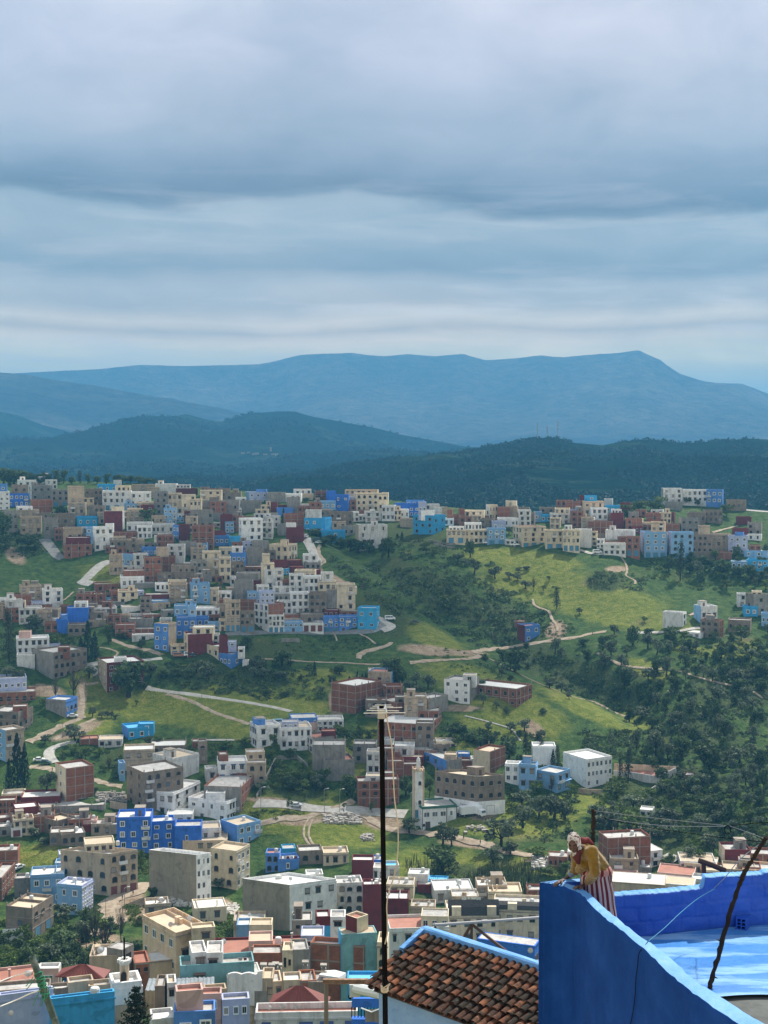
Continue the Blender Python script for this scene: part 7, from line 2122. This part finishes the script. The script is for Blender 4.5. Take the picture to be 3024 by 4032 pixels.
# ---- tiled roof
def tiled_house():
    z0=-9.4; R1=PZ(1689,3680,z0); R2=PZ(2123,3817,z0); u=(R2-R1).normalized(); nrm=Vector((u.y,-u.x,0)); 
    if nrm.x>0: nrm=-nrm
    L=1.55; drop=math.tan(R(20.3)); dn=(nrm+Vector((0,0,-drop))).normalized(); sl=L/math.cos(R(20.3))
    r=empty('tiled_roof_house',Vector((R1.x,R1.y,-19.))); tag(r,'pale blue house with a mossy red barrel-tile roof edged by a sky blue ridge','house','houses of the town'); b=Vector(r.location)
    N=u.cross(dn).normalized(); 
    if N.z<0: N=-N
    rg=random.Random(12)
    m,nt,bs=newmat('old_roof_tile'); Ln=nt.links; geo=nd(nt,'ShaderNodeNewGeometry'); tc=nd(nt,'ShaderNodeTexCoord')
    rp=ramp(nt,[(0,(.022,.017,.014)),(.38,(.05,.027,.02)),(.6,(.12,.046,.026)),(.85,(.20,.076,.038)),(1,(.24,.105,.057))]); Ln.new(geo.outputs['Random Per Island'],rp.inputs[0])
    n1=nd(nt,'ShaderNodeTexNoise',Scale=9.,Detail=8.,Roughness=.72); Ln.new(tc.outputs['Object'],n1.inputs['Vector']); r1=ramp(nt,[(.40,(0,0,0)),(.54,(.97,.97,.97))]); Ln.new(n1.outputs[0],r1.inputs[0])
    n2=nd(nt,'ShaderNodeTexNoise',Scale=2.2,Detail=4.); Ln.new(tc.outputs['Object'],n2.inputs['Vector']); r2=ramp(nt,[(.38,(.1,.1,.1)),(.62,(1,1,1))]); Ln.new(n2.outputs[0],r2.inputs[0])
    mm=nd(nt,'ShaderNodeMath',operation='MULTIPLY'); Ln.new(r1.outputs[0],mm.inputs[0]); Ln.new(r2.outputs[0],mm.inputs[1])
    o=mixc(nt,rp.outputs[0],(.028,.026,.020),mm.outputs[0])
    n3=nd(nt,'ShaderNodeTexNoise',Scale=30.,Detail=3.); Ln.new(tc.outputs['Object'],n3.inputs['Vector']); r3=ramp(nt,[(.66,(0,0,0)),(.72,(.5,.5,.5))]); Ln.new(n3.outputs[0],r3.inputs[0]); o=mixc(nt,o,(.30,.28,.22),r3.outputs[0])
    Ln.new(o,bs.inputs['Base Color']); bs.inputs['Roughness'].default_value=.9; bs.inputs['Specular IOR Level'].default_value=.15
    bp=nd(nt,'ShaderNodeBump'); bp.inputs['Strength'].default_value=.6; bp.inputs['Distance'].default_value=.02; Ln.new(n1.outputs[0],bp.inputs['Height']); Ln.new(bp.outputs[0],bs.inputs['Normal'])
    mb=MB(); pitch=.158; rows=8; step=sl/rows
    for c in range(-1,24):
        for k in range(rows):
            s=c*pitch+rg.uniform(-.012,.012); t0=k*step-.02; t1=t0+step*1.16+rg.uniform(-.02,.03); tw=rg.uniform(-.02,.02); r0,rr=.052,.066; lift=rg.uniform(0,.014)
            if k==rows-1: t1+=rg.uniform(0,.05)
            rws=[]
            for t,rad,lf in((t0,r0,.0),(t1,rr,.035)):
                rw=[]
                for i in range(9):
                    a=math.pi*i/8.; q=R1+u*(s+tw*(t-t0)/step-rad*math.cos(a))+dn*t+N*(rad*.85*math.sin(a)+lf+lift-.012); rw.append(q-b)
                rws.append(rw)
            mb.grid(rws); 
            # thickness at the lower lip
            lip=[p-N*.016*.0 for p in rws[1]]; inn=[R1+u*(s+tw-(.064)*math.cos(math.pi*i/8.))+dn*t1+N*(.050*math.sin(math.pi*i/8.)+.035+lift-.014)-b for i in range(9)]; 
            for i in range(8): mb.poly([lip[i],lip[i+1],inn[i+1],inn[i]])
    # channel tiles underneath
    for c in range(-1,24):
        s=(c+.5)*pitch; rw=[]
        for t in(0,sl*.5,sl+.02):
            rw.append([R1+u*(s-.07*math.cos(math.pi*i/4.))+dn*t-N*(.045*math.sin(math.pi*i/4.)+.02)-b for i in range(5)])
        mb.grid(rw)
    mb.build('roof_tiles',m,r,True)
    # ridge parapet and gable edge, sky blue
    def bar(a,c,w,h0,h1,m_,name):
        mb=MB(); d=(c-a).normalized(); s=d.cross(Vector((0,0,1))).normalized(); n=12; rws=[]
        for k in range(n+1):
            p=a.lerp(c,k/n)-b; j=lambda:Vector((rg.uniform(-.006,.006),rg.uniform(-.006,.006),rg.uniform(-.008,.008)))
            rws.append([p-s*w+Vector((0,0,h0))+j(),p-s*w+Vector((0,0,h1))+j(),p-s*w*.4+Vector((0,0,h1+.012))+j(),p+s*w*.6+Vector((0,0,h1+.008))+j(),p+s*w+Vector((0,0,h1-.01))+j(),p+s*w+Vector((0,0,h0))+j()])
        mb.grid(rws); mb.poly(rws[0]); mb.poly(rws[-1][::-1]); mb.build(name,m_,r)
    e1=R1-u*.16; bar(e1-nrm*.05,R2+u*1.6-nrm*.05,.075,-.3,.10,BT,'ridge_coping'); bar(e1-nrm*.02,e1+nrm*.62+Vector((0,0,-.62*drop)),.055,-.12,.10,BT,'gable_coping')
    # walls
    mb=MB(); E1=R1+nrm*(L-.16)-u*.02; E2=R2+nrm*(L-.16)+u*1.6; F1=R1-u*.02-nrm*.02; F2=R2+u*1.6-nrm*.02; zt=-L*drop-.10; bot=-19.
    def q(p,z): return Vector((p.x,p.y,z))-b
    mb.poly([q(E1,bot),q(E2,bot),q(E2,z0+zt),q(E1,z0+zt)]); mb.poly([q(F1,bot),q(E1,bot),q(E1,z0+zt),q(F1,z0-.05)]); mb.poly([q(F2,bot),q(F1,bot),q(F1,z0-.05),q(F2,z0-.05)]); mb.poly([q(E2,bot),q(F2,bot),q(F2,z0-.05),q(E2,z0+zt)])
    mb.build('wall',bluemat('washed_blue_wall',(.22,.36,.56),(.17,.30,.50),(.30,.44,.62),.8,3.,.02),r)
    fb=MB(); fb.poly([q(E1,z0+zt+.02)+nrm*.16,q(E2,z0+zt+.02)+nrm*.16,q(F2,z0-.03),q(F1,z0-.03)]); fb.build('roof_boards',M['wood'],r)
tiled_house()
def pipe_frame():
    D=27.2; r=empty('pipe_railing',P(*T('d2',758,860),D)); tag(r,'grey pipe railing with rusty brown braces behind the tiled roof','railing'); b=Vector(r.location); q=lambda x,y,d=D:P(*T('d2',x,y),d)-b
    mb=MB(); mb.tube([q(440,684),q(860,656),q(880,655),q(1390,617)],[.032,.03,.03,.032],8); mb.tube([q(845,657),q(895,654)],.042,8); mb.build('top_pipe',M['steel'],r)
    for pts,rd in(([q(444,690),q(444,800)],.026),([q(757,678),q(757,900)],.03)): mb=MB(); mb.tube(pts,rd,6); mb.build('post',M['iron'],r)
    for pts in([q(752,684),q(640,880,D+.3)],[q(762,682),q(1180,1010,D-.6)]): mb=MB(); mb.tube(pts,.03,6); mb.build('brace',M['iron'],r)
pipe_frame()
def antenna_pole():
    D=14.; a=P(1521,4330,D); t=P(1502,2780,D); r=empty('antenna_pole',a); tag(r,'tall thin black antenna pole rising through the middle of the view','antenna pole'); L=t-a
    mb=MB(); mb.tube([(0,0,0),L*.33,L*.66,L],[.0285,.027,.026,.0255],12); mb.build('pole',M['black'],r,True)
    top=L; mb=MB(); rod=[]
    for k,(x0,y0,x1,y1,dd) in enumerate(((1432,2808,1597,2806,-.25),(1444,2797,1571,2799,-.1),(1456,2789,1584,2785,.05),(1467,2781,1548,2783,.2),(1476,2776,1541,2776,.35))):
        p,q=P(x0,y0,D+dd)-a,P(x1,y1,D+dd)-a; mb.tube([p,q],.0042,6); rod.append((p+q)/2)
    mb.build('antenna_rods',M['tank'],r); mb=MB(); mb.tube([rod[0]+Vector((.02,0,0)),rod[-1]+Vector((.02,0,0))],.010,6); mb.box(L.x-.04,L.x+.04,L.y-.06,L.y+.06,L.z-.12,L.z-.02); mb.build('antenna_boom',M['steel'],r)
    # rope lashing on the pole
    mb=MB(); k0=P(1514,3893,D)-a; rg=random.Random(2)
    for j in range(4):
        mb.tube([k0+Vector((.034*math.cos(t_),.034*math.sin(t_),j*.012-.02+.006*math.sin(t_))) for t_ in np.linspace(0,6.28,12)],.007,5)
    for j in range(6):
        e=k0+Vector((rg.uniform(-.05,.06),-.05,rg.uniform(-.07,.08))); mb.tube([k0+Vector((0,-.035,0)),k0.lerp(e,.5)+Vector((rg.uniform(-.03,.03),-.05,.01)),e],.005,5)
    mb.build('rope_lashing',surf('pale_rope',(.45,.38,.28),var=.2),r)
    d2=lambda x,y,d=13.93:P(*T('d2',x,y),d)
    c2=lambda x,y,d=13.95:P(*T('c2',x,y),d)
    cable([c2(20,-40),c2(40,80),c2(68,250),c2(80,480),c2(92,700),c2(118,900),d2(122,0),d2(108,160),d2(85,270),d2(42,400),d2(24,520),d2(30,650),d2(28,760),d2(8,850)],.0065,surf('pale_string',(.40,.34,.27),var=.15),'pale wire hanging loosely beside the black antenna pole')
antenna_pole()
def green_pipe():
    D=12.5; e=lambda x,y,d=D:P(*T('e0',x,y),d); a=e(470,930); t=e(260,340); r=empty('leaning_pipe',a); tag(r,'leaning grey-green pipe with a hollow end and green twine at the lower left','pipe'); L=t-a; d=L.normalized(); rad=.031; rows=[]
    u=d.cross(Vector((0,1,0))).normalized(); w=d.cross(u)
    def ring(p,q): return [p+(u*math.cos(2*math.pi*k/18)+w*math.sin(2*math.pi*k/18))*q for k in range(18)]
    mb=MB(); mb.grid([ring(L*0-d*.6,rad),ring(L*.5,rad),ring(L,rad),ring(L,rad*.82),ring(L-d*.3,rad*.82)],0,True); mb.poly(ring(L-d*.3,rad*.82),1)
    mb.build('pipe',[surf('grey_green_pipe',(.045,.07,.065),rough=.95,spec=.05,var=.25,scale=6.,dirt=(.2,.2,.18),dirt_amt=.5),M['black']],r,True)
    mb=MB(); rg=random.Random(9); c=L*.62
    for k in range(16):
        p=c+d*rg.uniform(-.12,.12); pts=[p+(u*math.cos(t_)+w*math.sin(t_))*(rad+.006)+d*.02*math.sin(t_+k) for t_ in np.linspace(0,6.28,10)]; mb.tube(pts,.006,4)
    for k in range(14):
        p=c+u*rg.uniform(-.06,.06)+w*rg.choice((-1,1))*rad+d*rg.uniform(-.1,.1); q=p+Vector((rg.uniform(-.1,.1),-.05,rg.uniform(-.2,.02))); mb.tube([p,p.lerp(q,.5)+Vector((.02,-.02,.02)),q],.004,4)
    mb.build('twine',surf('green_twine',(.03,.17,.10),var=.3),r)
    cable([e(-40,565,12.3),e(100,510),e(200,482),e(272,468)],.006,M['tank'],'upper white cord tied to the leaning pipe'); cable([e(-40,768,12.3),e(120,705),e(250,645),e(330,620),e(372,592)],.006,M['tank'],'lower white cord tied to the leaning pipe')
green_pipe()
# ------------------------------------------------------------------ the woman leaning over the wall
def woman():
    def w(u,v,D): return P(2100+u/4.1475,3230+v/4.1475,D)
    def wz(u,v,z): return PZ(2100+u/4.1475,3230+v/4.1475,z)
    root=empty('person',(2.95,18.75,ZF)); tag(root,'woman in mustard cardigan, striped skirt and white headscarf leaning over the blue wall','person')
    o0=Vector(root.location); loc=lambda p:p-o0
    pel,wai,che,upc=loc(w(1090,860,18.75)),loc(w(1045,760,18.72)),loc(w(925,620,18.66)),loc(w(850,500,18.62))
    nek,hed=loc(w(765,450,18.52)),loc(w(662,352,18.46))
    s1,e1,w1=loc(w(965,520,18.42)),loc(w(1015,850,18.40)),loc(w(868,1052,18.72)); h1=loc(wz(760,1082,ZT+.028))
    s2,e2,w2=loc(w(705,590,18.82)),loc(w(690,815,18.90)),loc(w(525,955,18.98)); h2=loc(wz(440,1000,ZT+.03))
    f=Vector((-.30,-.90,-.30)).normalized(); up=Vector((-.18,-.22,.96)); up=(up-f*up.dot(f)).normalized(); rt=f.cross(up).normalized()
    H=lambda x,y,z: hed+rt*x+f*y+up*z
    Rm=Matrix((rt,f,up)).transposed()
    body=MB()
    ellipsoid(body,H(0,-.012,.03),(.076,.098,.098),Rm); ellipsoid(body,H(0,.022,-.045),(.062,.068,.085),Rm)   # skull, face
    ellipsoid(body,H(0,.060,-.105),(.030,.028,.022),Rm); capsule_pts(body,H(0,.092,-.005),H(0,.112,-.045),.011,.017)                     # chin, nose
    for s in(-1,1):
        ellipsoid(body,H(s*.040,.064,-.045),(.024,.022,.022),Rm); capsule_pts(body,H(s*.052,.070,.022),H(s*.014,.088,.018),.010,.012)       # cheek, brow
        ellipsoid(body,H(s*.078,-.01,-.02),(.012,.022,.032),Rm); capsule_pts(body,H(s*.010,.088,-.078),H(s*.024,.080,-.081),.008,.006)        # ear, lips
    capsule_pts(body,nek,H(0,-.02,-.06),.058,.054); capsule_pts(body,upc,nek,.085,.06)
    capsule_pts(body,pel,wai,.145,.13); capsule_pts(body,wai,che,.13,.135); capsule_pts(body,che,upc,.135,.10); capsule_pts(body,s2,s1,.065,.065)
    for s,e,wr,hd in((s1,e1,w1,h1),(s2,e2,w2,h2)):
        capsule_pts(body,s,e,.052,.040); capsule_pts(body,e,wr,.040,.026)
    for sx in(-1,1):
        hip=pel+Vector((sx*.085,0,-.03)); kn=Vector((hip.x+.0,hip.y-.03,.50)); an=Vector((hip.x,hip.y+.02,.09)); capsule_pts(body,hip,kn,.085,.06); capsule_pts(body,kn,an,.058,.038); capsule_pts(body,an+Vector((0,0,-.045)),an+Vector((-.06,-.13,-.055)),.038,.032)
    def hand(wr,pc,fd,side,curl,thumb):
        fd=fd.normalized(); side=(side-fd*side.dot(fd)).normalized(); dn=fd.cross(side); dn=dn if dn.z<0 else -dn
        kn=pc+fd*.042
        for k in(-1.2,-.4,.4,1.2): capsule_pts(body,wr.lerp(pc,.35)+side*k*.012,kn+side*k*.0185,.016,.0125)
        for k,(off,l) in enumerate(((-1.45,.070),(-.5,.082),(.48,.078),(1.4,.060))):
            p=kn+side*off*.0195; d=(fd+side*off*.10).normalized(); a=0; seg=(.45,.32,.26)
            for j in range(3):
                a+=curl[j]; q=p+(d*math.cos(a)+dn*math.sin(a))*l*seg[j]; capsule_pts(body,p,q,.0095-.0008*j,.0088-.0008*j,8,3); p=q
        p=pc+side*thumb*.030-fd*.012; q=p+(fd*.6+side*thumb*.75+dn*.1).normalized()*.036; e=q+(fd*.9+side*thumb*.2+dn*.35).normalized()*.030; capsule_pts(body,pc-fd*.02,p,.016,.014,8,3); capsule_pts(body,p,q,.0125,.0105,8,3); capsule_pts(body,q,e,.0105,.0085,8,3)
    hand(w1,h1,Vector((-.95,-.22,-.05)),Vector((.2,-.97,0)),(.25,.75,.7),1)
    hand(w2,h2,Vector((-.86,-.40,-.16)),Vector((.40,-.9,0)),(.15,.55,.55),1)
    skin,nt,b=newmat('weathered_skin'); tc=nd(nt,'ShaderNodeTexCoord'); n=nd(nt,'ShaderNodeTexNoise',Scale=22.,Detail=5.); nt.links.new(tc.outputs['Object'],n.inputs['Vector']); rp=ramp(nt,[(.3,(.05,.022,.015)),(.7,(.105,.05,.034))]); nt.links.new(n.outputs[0],rp.inputs[0]); nt.links.new(rp.outputs[0],b.inputs['Base Color']); b.inputs['Roughness'].default_value=.55; b.inputs['Subsurface Weight'].default_value=.05
    fuse('body',body,skin,.006,3,root)
    for s in(-1,1):
        mb=MB(); ellipsoid(mb,H(s*.030,.077,.003),(.014,.010,.009),Rm,10,8); mb.build('eye',surf('eye_white',(.45,.40,.36),rough=.3,var=.05),root,True) if False else None
        mb=MB(); ellipsoid(mb,H(s*.030,.079,.002),(.013,.010,.008),Rm,10,8); e=mb.build('eye',surf('dark_eye',(.02,.012,.01),rough=.2,var=.1),root,True)
    mb=MB(); capsule_pts(mb,H(-.020,.0905,-.0785),H(.020,.0905,-.0785),.0045,.0045,6,3); mb.build('mouth',surf('dark_lips',(.10,.03,.025),var=.1),root,True)
    # headscarf: a shell round the skull, open at the face, knotted under the chin
    sm,nt,b=newmat('printed_headscarf'); L=nt.links; tc=nd(nt,'ShaderNodeTexCoord'); n=nd(nt,'ShaderNodeTexNoise',Scale=17.,Detail=3.,Distortion=.8); L.new(tc.outputs['Object'],n.inputs['Vector'])
    rp=ramp(nt,[(.40,(.07,.03,.03)),(.44,(.32,.22,.20)),(.47,(.40,.38,.36)),(.66,(.50,.48,.45)),(.70,(.28,.27,.26))]); L.new(n.outputs[0],rp.inputs[0]); L.new(rp.outputs[0],b.inputs['Base Color']); b.inputs['Roughness'].default_value=.8
    mb=MB(); NU,NV=44,30; keep={}
    for i in range(NV+1):
        th=math.pi*i/NV
        for k in range(NU):
            a=2*math.pi*k/NU; d=Vector((math.sin(th)*math.cos(a),math.sin(th)*math.sin(a),math.cos(th))); fold=1+.02*math.sin(a*7+th*3)
            keep[i,k]=H(d.x*.090*fold,-.006+d.y*.113*fold,.006+d.z*.128*fold+(-.03 if d.z<0 else 0))
    def open_(i,k):
        th=math.pi*(i+.5)/NV; a=2*math.pi*(k+.5)/NU; d=Vector((math.sin(th)*math.cos(a),math.sin(th)*math.sin(a),math.cos(th)))
        return d.y>.30 and (d.x/.72)**2+((d.z+.22)/.80)**2<1
    for i in range(NV):
        for k in range(NU):
            if not open_(i,k): mb.poly([keep[i,k],keep[i+1,k],keep[i+1,(k+1)%NU],keep[i,(k+1)%NU]])
    capsule_pts(mb,H(0,.055,-.135),H(.02,.05,-.175),.028,.018); capsule_pts(mb,H(.07,.0,-.10),H(0,.055,-.135),.022,.022); capsule_pts(mb,H(-.07,.0,-.10),H(0,.055,-.135),.022,.022)
    capsule_pts(mb,H(.05,-.09,-.06),H(.10,-.12,-.13),.045,.03)
    o=mb.build('headscarf',sm,root,True); md=o.modifiers.new('thick','SOLIDIFY'); md.thickness=.006
    mb=MB(); capsule_pts(mb,loc(w(800,330,18.60)),loc(w(900,330,18.66)),.05,.035); capsule_pts(mb,loc(w(880,320,18.64)),loc(w(965,385,18.66)),.04,.022); fuse('scarf_knot',mb,surf('dark_red_cloth',(.14,.025,.03),var=.3,scale=12.),.008,2,root)
    # cardigan
    cm,nt,b=newmat('mustard_knit'); L=nt.links; tc=nd(nt,'ShaderNodeTexCoord'); n=nd(nt,'ShaderNodeTexNoise',Scale=9.,Detail=8.,Roughness=.7); L.new(tc.outputs['Object'],n.inputs['Vector']); rp=ramp(nt,[(.3,(.115,.06,.003)),(.55,(.19,.105,.004)),(.75,(.27,.155,.009))]); L.new(n.outputs[0],rp.inputs[0]); L.new(rp.outputs[0],b.inputs['Base Color']); b.inputs['Roughness'].default_value=.95; b.inputs['Sheen Weight'].default_value=.3
    wv=nd(nt,'ShaderNodeTexNoise',Scale=90.,Detail=2.); L.new(tc.outputs['Object'],wv.inputs['Vector']); bp=nd(nt,'ShaderNodeBump'); bp.inputs['Strength'].default_value=.6; bp.inputs['Distance'].default_value=.006; L.new(wv.outputs[0],bp.inputs['Height']); L.new(bp.outputs[0],b.inputs['Normal'])
    mb=MB(); hem=wai.lerp(pel,.35)
    capsule_pts(mb,hem,wai,.165,.160); capsule_pts(mb,wai,che,.160,.165); capsule_pts(mb,che,upc,.165,.115); capsule_pts(mb,upc+Vector((-.01,0,-.02)),nek+Vector((.035,.03,-.03)),.10,.075); capsule_pts(mb,s2,s1,.088,.092)
    capsule_pts(mb,s1,e1,.084,.072); capsule_pts(mb,e1,w1.lerp(e1,.05),.072,.058)
    capsule_pts(mb,s2,e2,.080,.066); capsule_pts(mb,e2,e2.lerp(w2,.22),.066,.058)
    capsule_pts(mb,loc(w(760,800,18.72)),loc(w(830,700,18.62)),.07,.10)
    def wr(co,nm):
        q=mnoise.noise(co*11)*.006+mnoise.noise(Vector((co.x*7+co.z*6,co.y*7,co.z*24)))*.009; return co+nm*q
    fuse('cardigan',mb,cm,.009,4,root,wr)
    mb=MB(); capsule_pts(mb,loc(w(705,590,18.48)),loc(w(735,520,18.46)),.055,.05); capsule_pts(mb,loc(w(735,690,18.50)),loc(w(712,600,18.47)),.03,.055); fuse('undershirt',mb,surf('dark_red_shirt',(.085,.018,.022),var=.3,scale=9.),.008,3,root)
    for c,(a,bq,ra,rb) in enumerate(((e2.lerp(w2,.20),e2.lerp(w2,.42),.060,.05),(w1.lerp(e1,.10),w1.lerp(h1,.2),.050,.040))):
        mb=MB(); capsule_pts(mb,a,bq,ra,rb); mb.build('cuff',surf('grey_blue_cuff_'+str(c),(.16,.20,.26) if c==0 else (.03,.035,.05),var=.2),root,True)
    # skirt of red and white stripes
    mb=MB(); prof=[(760,.150,1060,18.72),(830,.205,1030,18.72),(900,.225,1010,18.72),(1000,.235,1020,18.74),(1150,.250,1035,18.76),(1350,.245,1055,18.78),(1600,.262,1075,18.8),(1780,.28,1085,18.8)]; NS=120; rows=[]
    for v,rad,u,D in prof:
        c=loc(w(u,v,D)); rows.append([c+Vector((.9*rad*(1+.055*math.sin(a*9+v*.002))*math.cos(a),.82*rad*(1+.055*math.sin(a*9+v*.002))*math.sin(a),.012*math.sin(a*5))) for a in [2*math.pi*k/NS for k in range(NS)]])
    mb.grid(rows,0,True); mb.m=[(0 if (i%NS)%6<3 else 1) for i in range(len(mb.f))]
    st=[surf('white_stripe_cloth',(.36,.30,.285),var=.12,scale=8.),surf('red_stripe_cloth',(.11,.014,.02),var=.2,scale=8.)]
    mb.build('skirt',st,root,True)
    mb=MB(); rows=[]
    for v,e in((735,.0),(770,.012),(815,.012),(860,.0)):
        c=loc(w(1062-(v-735)*.25,v,18.72)); q=float(np.interp(v,[735,760,830,900],[.155,.165,.212,.228]))+e; rows.append([c+Vector((q*math.cos(a),.82*q*math.sin(a),0)) for a in [2*math.pi*k/60 for k in range(60)]])
    mb.grid(rows,0,True); mb.m=[0 if (i%60)%6<4 else 1 for i in range(len(mb.f))]; mb.build('apron_band',[surf('pink_band_cloth',(.36,.19,.17),var=.2,scale=9.),st[1]],root,True)
woman()
# ------------------------------------------------------------------ a label of its own for every house
def storeys(h): return {1:'single-storey',2:'two-storey',3:'three-storey',4:'four-storey'}.get(int(max(1,min(4,round((h-.6)/3.05)))))
def zone(q):
    x=.5*(q['x0']+q['x1']); y=q['yb']
    if y<2070: return 'on the hilltop ridge' if x<2200 else 'on the right hilltop'
    if y<2340: return 'on the left hill town' if x<1560 else ('on the right hill row' if x<2268 else 'on the right hill town')
    if y<2560: return 'in the spur\'s lower rows' if x<1600 else 'on the right slope'
    if y<2840: return 'below the spur' if x<1600 else 'in the valley'
    if y<3340: return 'in the lower valley'
    return 'in the near town'
def what(q):
    c=CNAME[q['cR']] if q['fr'] or q['cL']==q['cR'] else CNAME[q['cR']]+' and '+CNAME[q['cL']]
    return c
def nbr(q,side):
    best=None;bd=1e9
    for p in HOUSES:
        if p is q: continue
        ov=min(p['yb'],q['yb'])-max(p['yt'],q['yt'])
        if ov<.25*min(p['yb']-p['yt'],q['yb']-q['yt']): continue
        d=(q['x0']-p['x1']) if side<0 else (p['x0']-q['x1'])
        if abs(d)<bd and ((p['x0']+p['x1'])-(q['x0']+q['x1']))*side>0 and -40<d<90: bd=abs(d);best=p
    return best
def vert(q,side):
    best=None;bd=1e9
    for p in HOUSES:
        if p is q: continue
        ov=min(p['x1'],q['x1'])-max(p['x0'],q['x0'])
        if ov<.4*min(p['x1']-p['x0'],q['x1']-q['x0']): continue
        d=(q['yt']-p['yt'])*-side
        if 8<d<120 and d<bd: bd=d;best=p
    return best
def feat(q):
    w=q['wR']; k=w[0]*w[1]+q['wL'][0]*q['wL'][1]
    if w[3]>1: return {'t':'teal','m':'maroon','b':'brown','l':'blue'}[w[4]]+'-doored'
    if k==0: return 'windowless'
    return ''
def art(s): return ('an ' if s[0] in 'aeo' else 'a ')+s
def label_houses():
    seen=set(q['lab'] for q in HOUSES if q['lab'])
    def ok(s): return s not in seen and len(re.findall(r"[A-Za-z0-9]+",s))<=16
    for q in HOUSES:
        o=q['o']
        if not q['lab']:
            st=(storeys(q['h']) if o.name.split('.')[0]!='low_house' else ''); size='wide ' if q['a']>1.7*q['h'] else ('narrow ' if q['h']>1.5*q['a'] else '')
            base=' '.join(s for s in (feat(q),st,what(q),{'house':'house','apartment_block':'block','unfinished_building':'shell','townhouse':'townhouse','low_house':'low house'}.get(o.name.split('.')[0],'house')) if s)
            l,r,u,d=nbr(q,-1),nbr(q,1),vert(q,1),vert(q,-1); z=zone(q); c=[]
            if l and r: c.append(f"{base} {z} between {art(what(l))} and {art(what(r))} one")
            if d: c.append(f"{base} {z} above {art(what(d))} house")
            if u: c.append(f"{base} {z} below {art(what(u))} house")
            if l: c.append(f"{base} {z} right of {art(what(l))} house")
            if r: c.append(f"{base} {z} left of {art(what(r))} house")
            if l and d: c.append(f"{base} {z} above {art(what(d))} one, right of {art(what(l))} one")
            if r and d: c.append(f"{base} {z} above {art(what(d))} one, left of {art(what(r))} one")
            if u and d: c.append(f"{base} {z} between {art(what(u))} one above and {art(what(d))} one below")
            if l: c.append(f"{size}{base} {z} right of {art((feat(l)+' '+what(l)).strip())} one")
            if r: c.append(f"{size}{base} {z} left of {art((feat(r)+' '+what(r)).strip())} one")
            c.append(f"{size}{base} {z}")
            k=q['wR'][0]*q['wR'][1]
            if k: c.append(f"{size}{base} {z} showing {k} windows")
            q['lab']=next((s for s in c if ok(s)),None)
            if not q['lab']:
                for n in ('leftmost','second','third','fourth','fifth','sixth','seventh','eighth','ninth'):
                    s=f"{n} {'from left ' if n!='leftmost' else ''}of the {base}s {z}"
                    if ok(s): q['lab']=s; break
            seen.add(q['lab'])
        tag(o,q['lab'],q['cat'],q['grp'])
label_houses()
# ------------------------------------------------------------------ labels of the trees
TD={'o':'olive tree','d':'dark leafy tree','y':'fresh green tree','c':'dark conifer','p':'tall slender tree','b':'leafless tree'}
def tree_zone(px,py):
    if py<2000: return 'along the hilltop treeline at the left' if px<700 else 'among the hilltop houses'
    if py<2345: return ('on the left hill town' if px<1230 else 'in the dark grove right of the paved lane' if px<1560 else 'on the scrubby slope above the gully' if px<2100 else 'below the right hill town')
    if py<2840: return ('among the trees below the spur' if px<1500 else 'on the slopes of the middle valley' if px<2260 else 'on the steep olive slope at the right')
    if py<3340: return ('in the lower left valley' if px<700 else 'in the gardens of the lower valley' if px<1512 else 'around the school and mosque' if px<2270 else 'on the steep olive slope at the right')
    return 'in the thicket at the lower left' if px<900 else 'beside the reed bed'
def label_trees():
    cand=[]
    for o,px,py,k,lab,hp in TREES:
        c=None
        if not lab:
            best=None
            for q in HOUSES:
                dx=max(q['x0']-px,px-q['x1'],0); dy=max(q['yt']-py,py-q['yb'],0); d=math.hypot(dx,1.6*dy)
                if d<55 and (best is None or d<best[0]): best=(d,q,dx,dy)
            if best:
                _,q,dx,dy=best
                rel='left of' if px<q['x0'] and dx>=dy else 'right of' if px>q['x1'] and dx>=dy else 'below' if py>q['yb'] else 'above' if py<q['yt'] else 'against'
                big='small ' if hp<24 else ('large ' if hp>62 else '')
                c=big+TD[k]+' '+rel+' '+art(' '.join(s for s in (feat(q),storeys(q['h']),what(q),'house') if s))
        cand.append(c)
    cnt={}
    for c in cand: cnt[c]=cnt.get(c,0)+1
    for (o,px,py,k,lab,hp),c in zip(TREES,cand):
        z=tree_zone(px,py)
        if lab: o['group']='trees of the valley'
        elif c and cnt[c]==1 and len(re.findall(r"[A-Za-z0-9]+",c))<=16: o['label']=c; o['group']='trees of the valley'
        else: o['label']=f'{DESC[k]} {z}'; o['group']=f'{KIND[k][1]}s {z}'
label_trees()
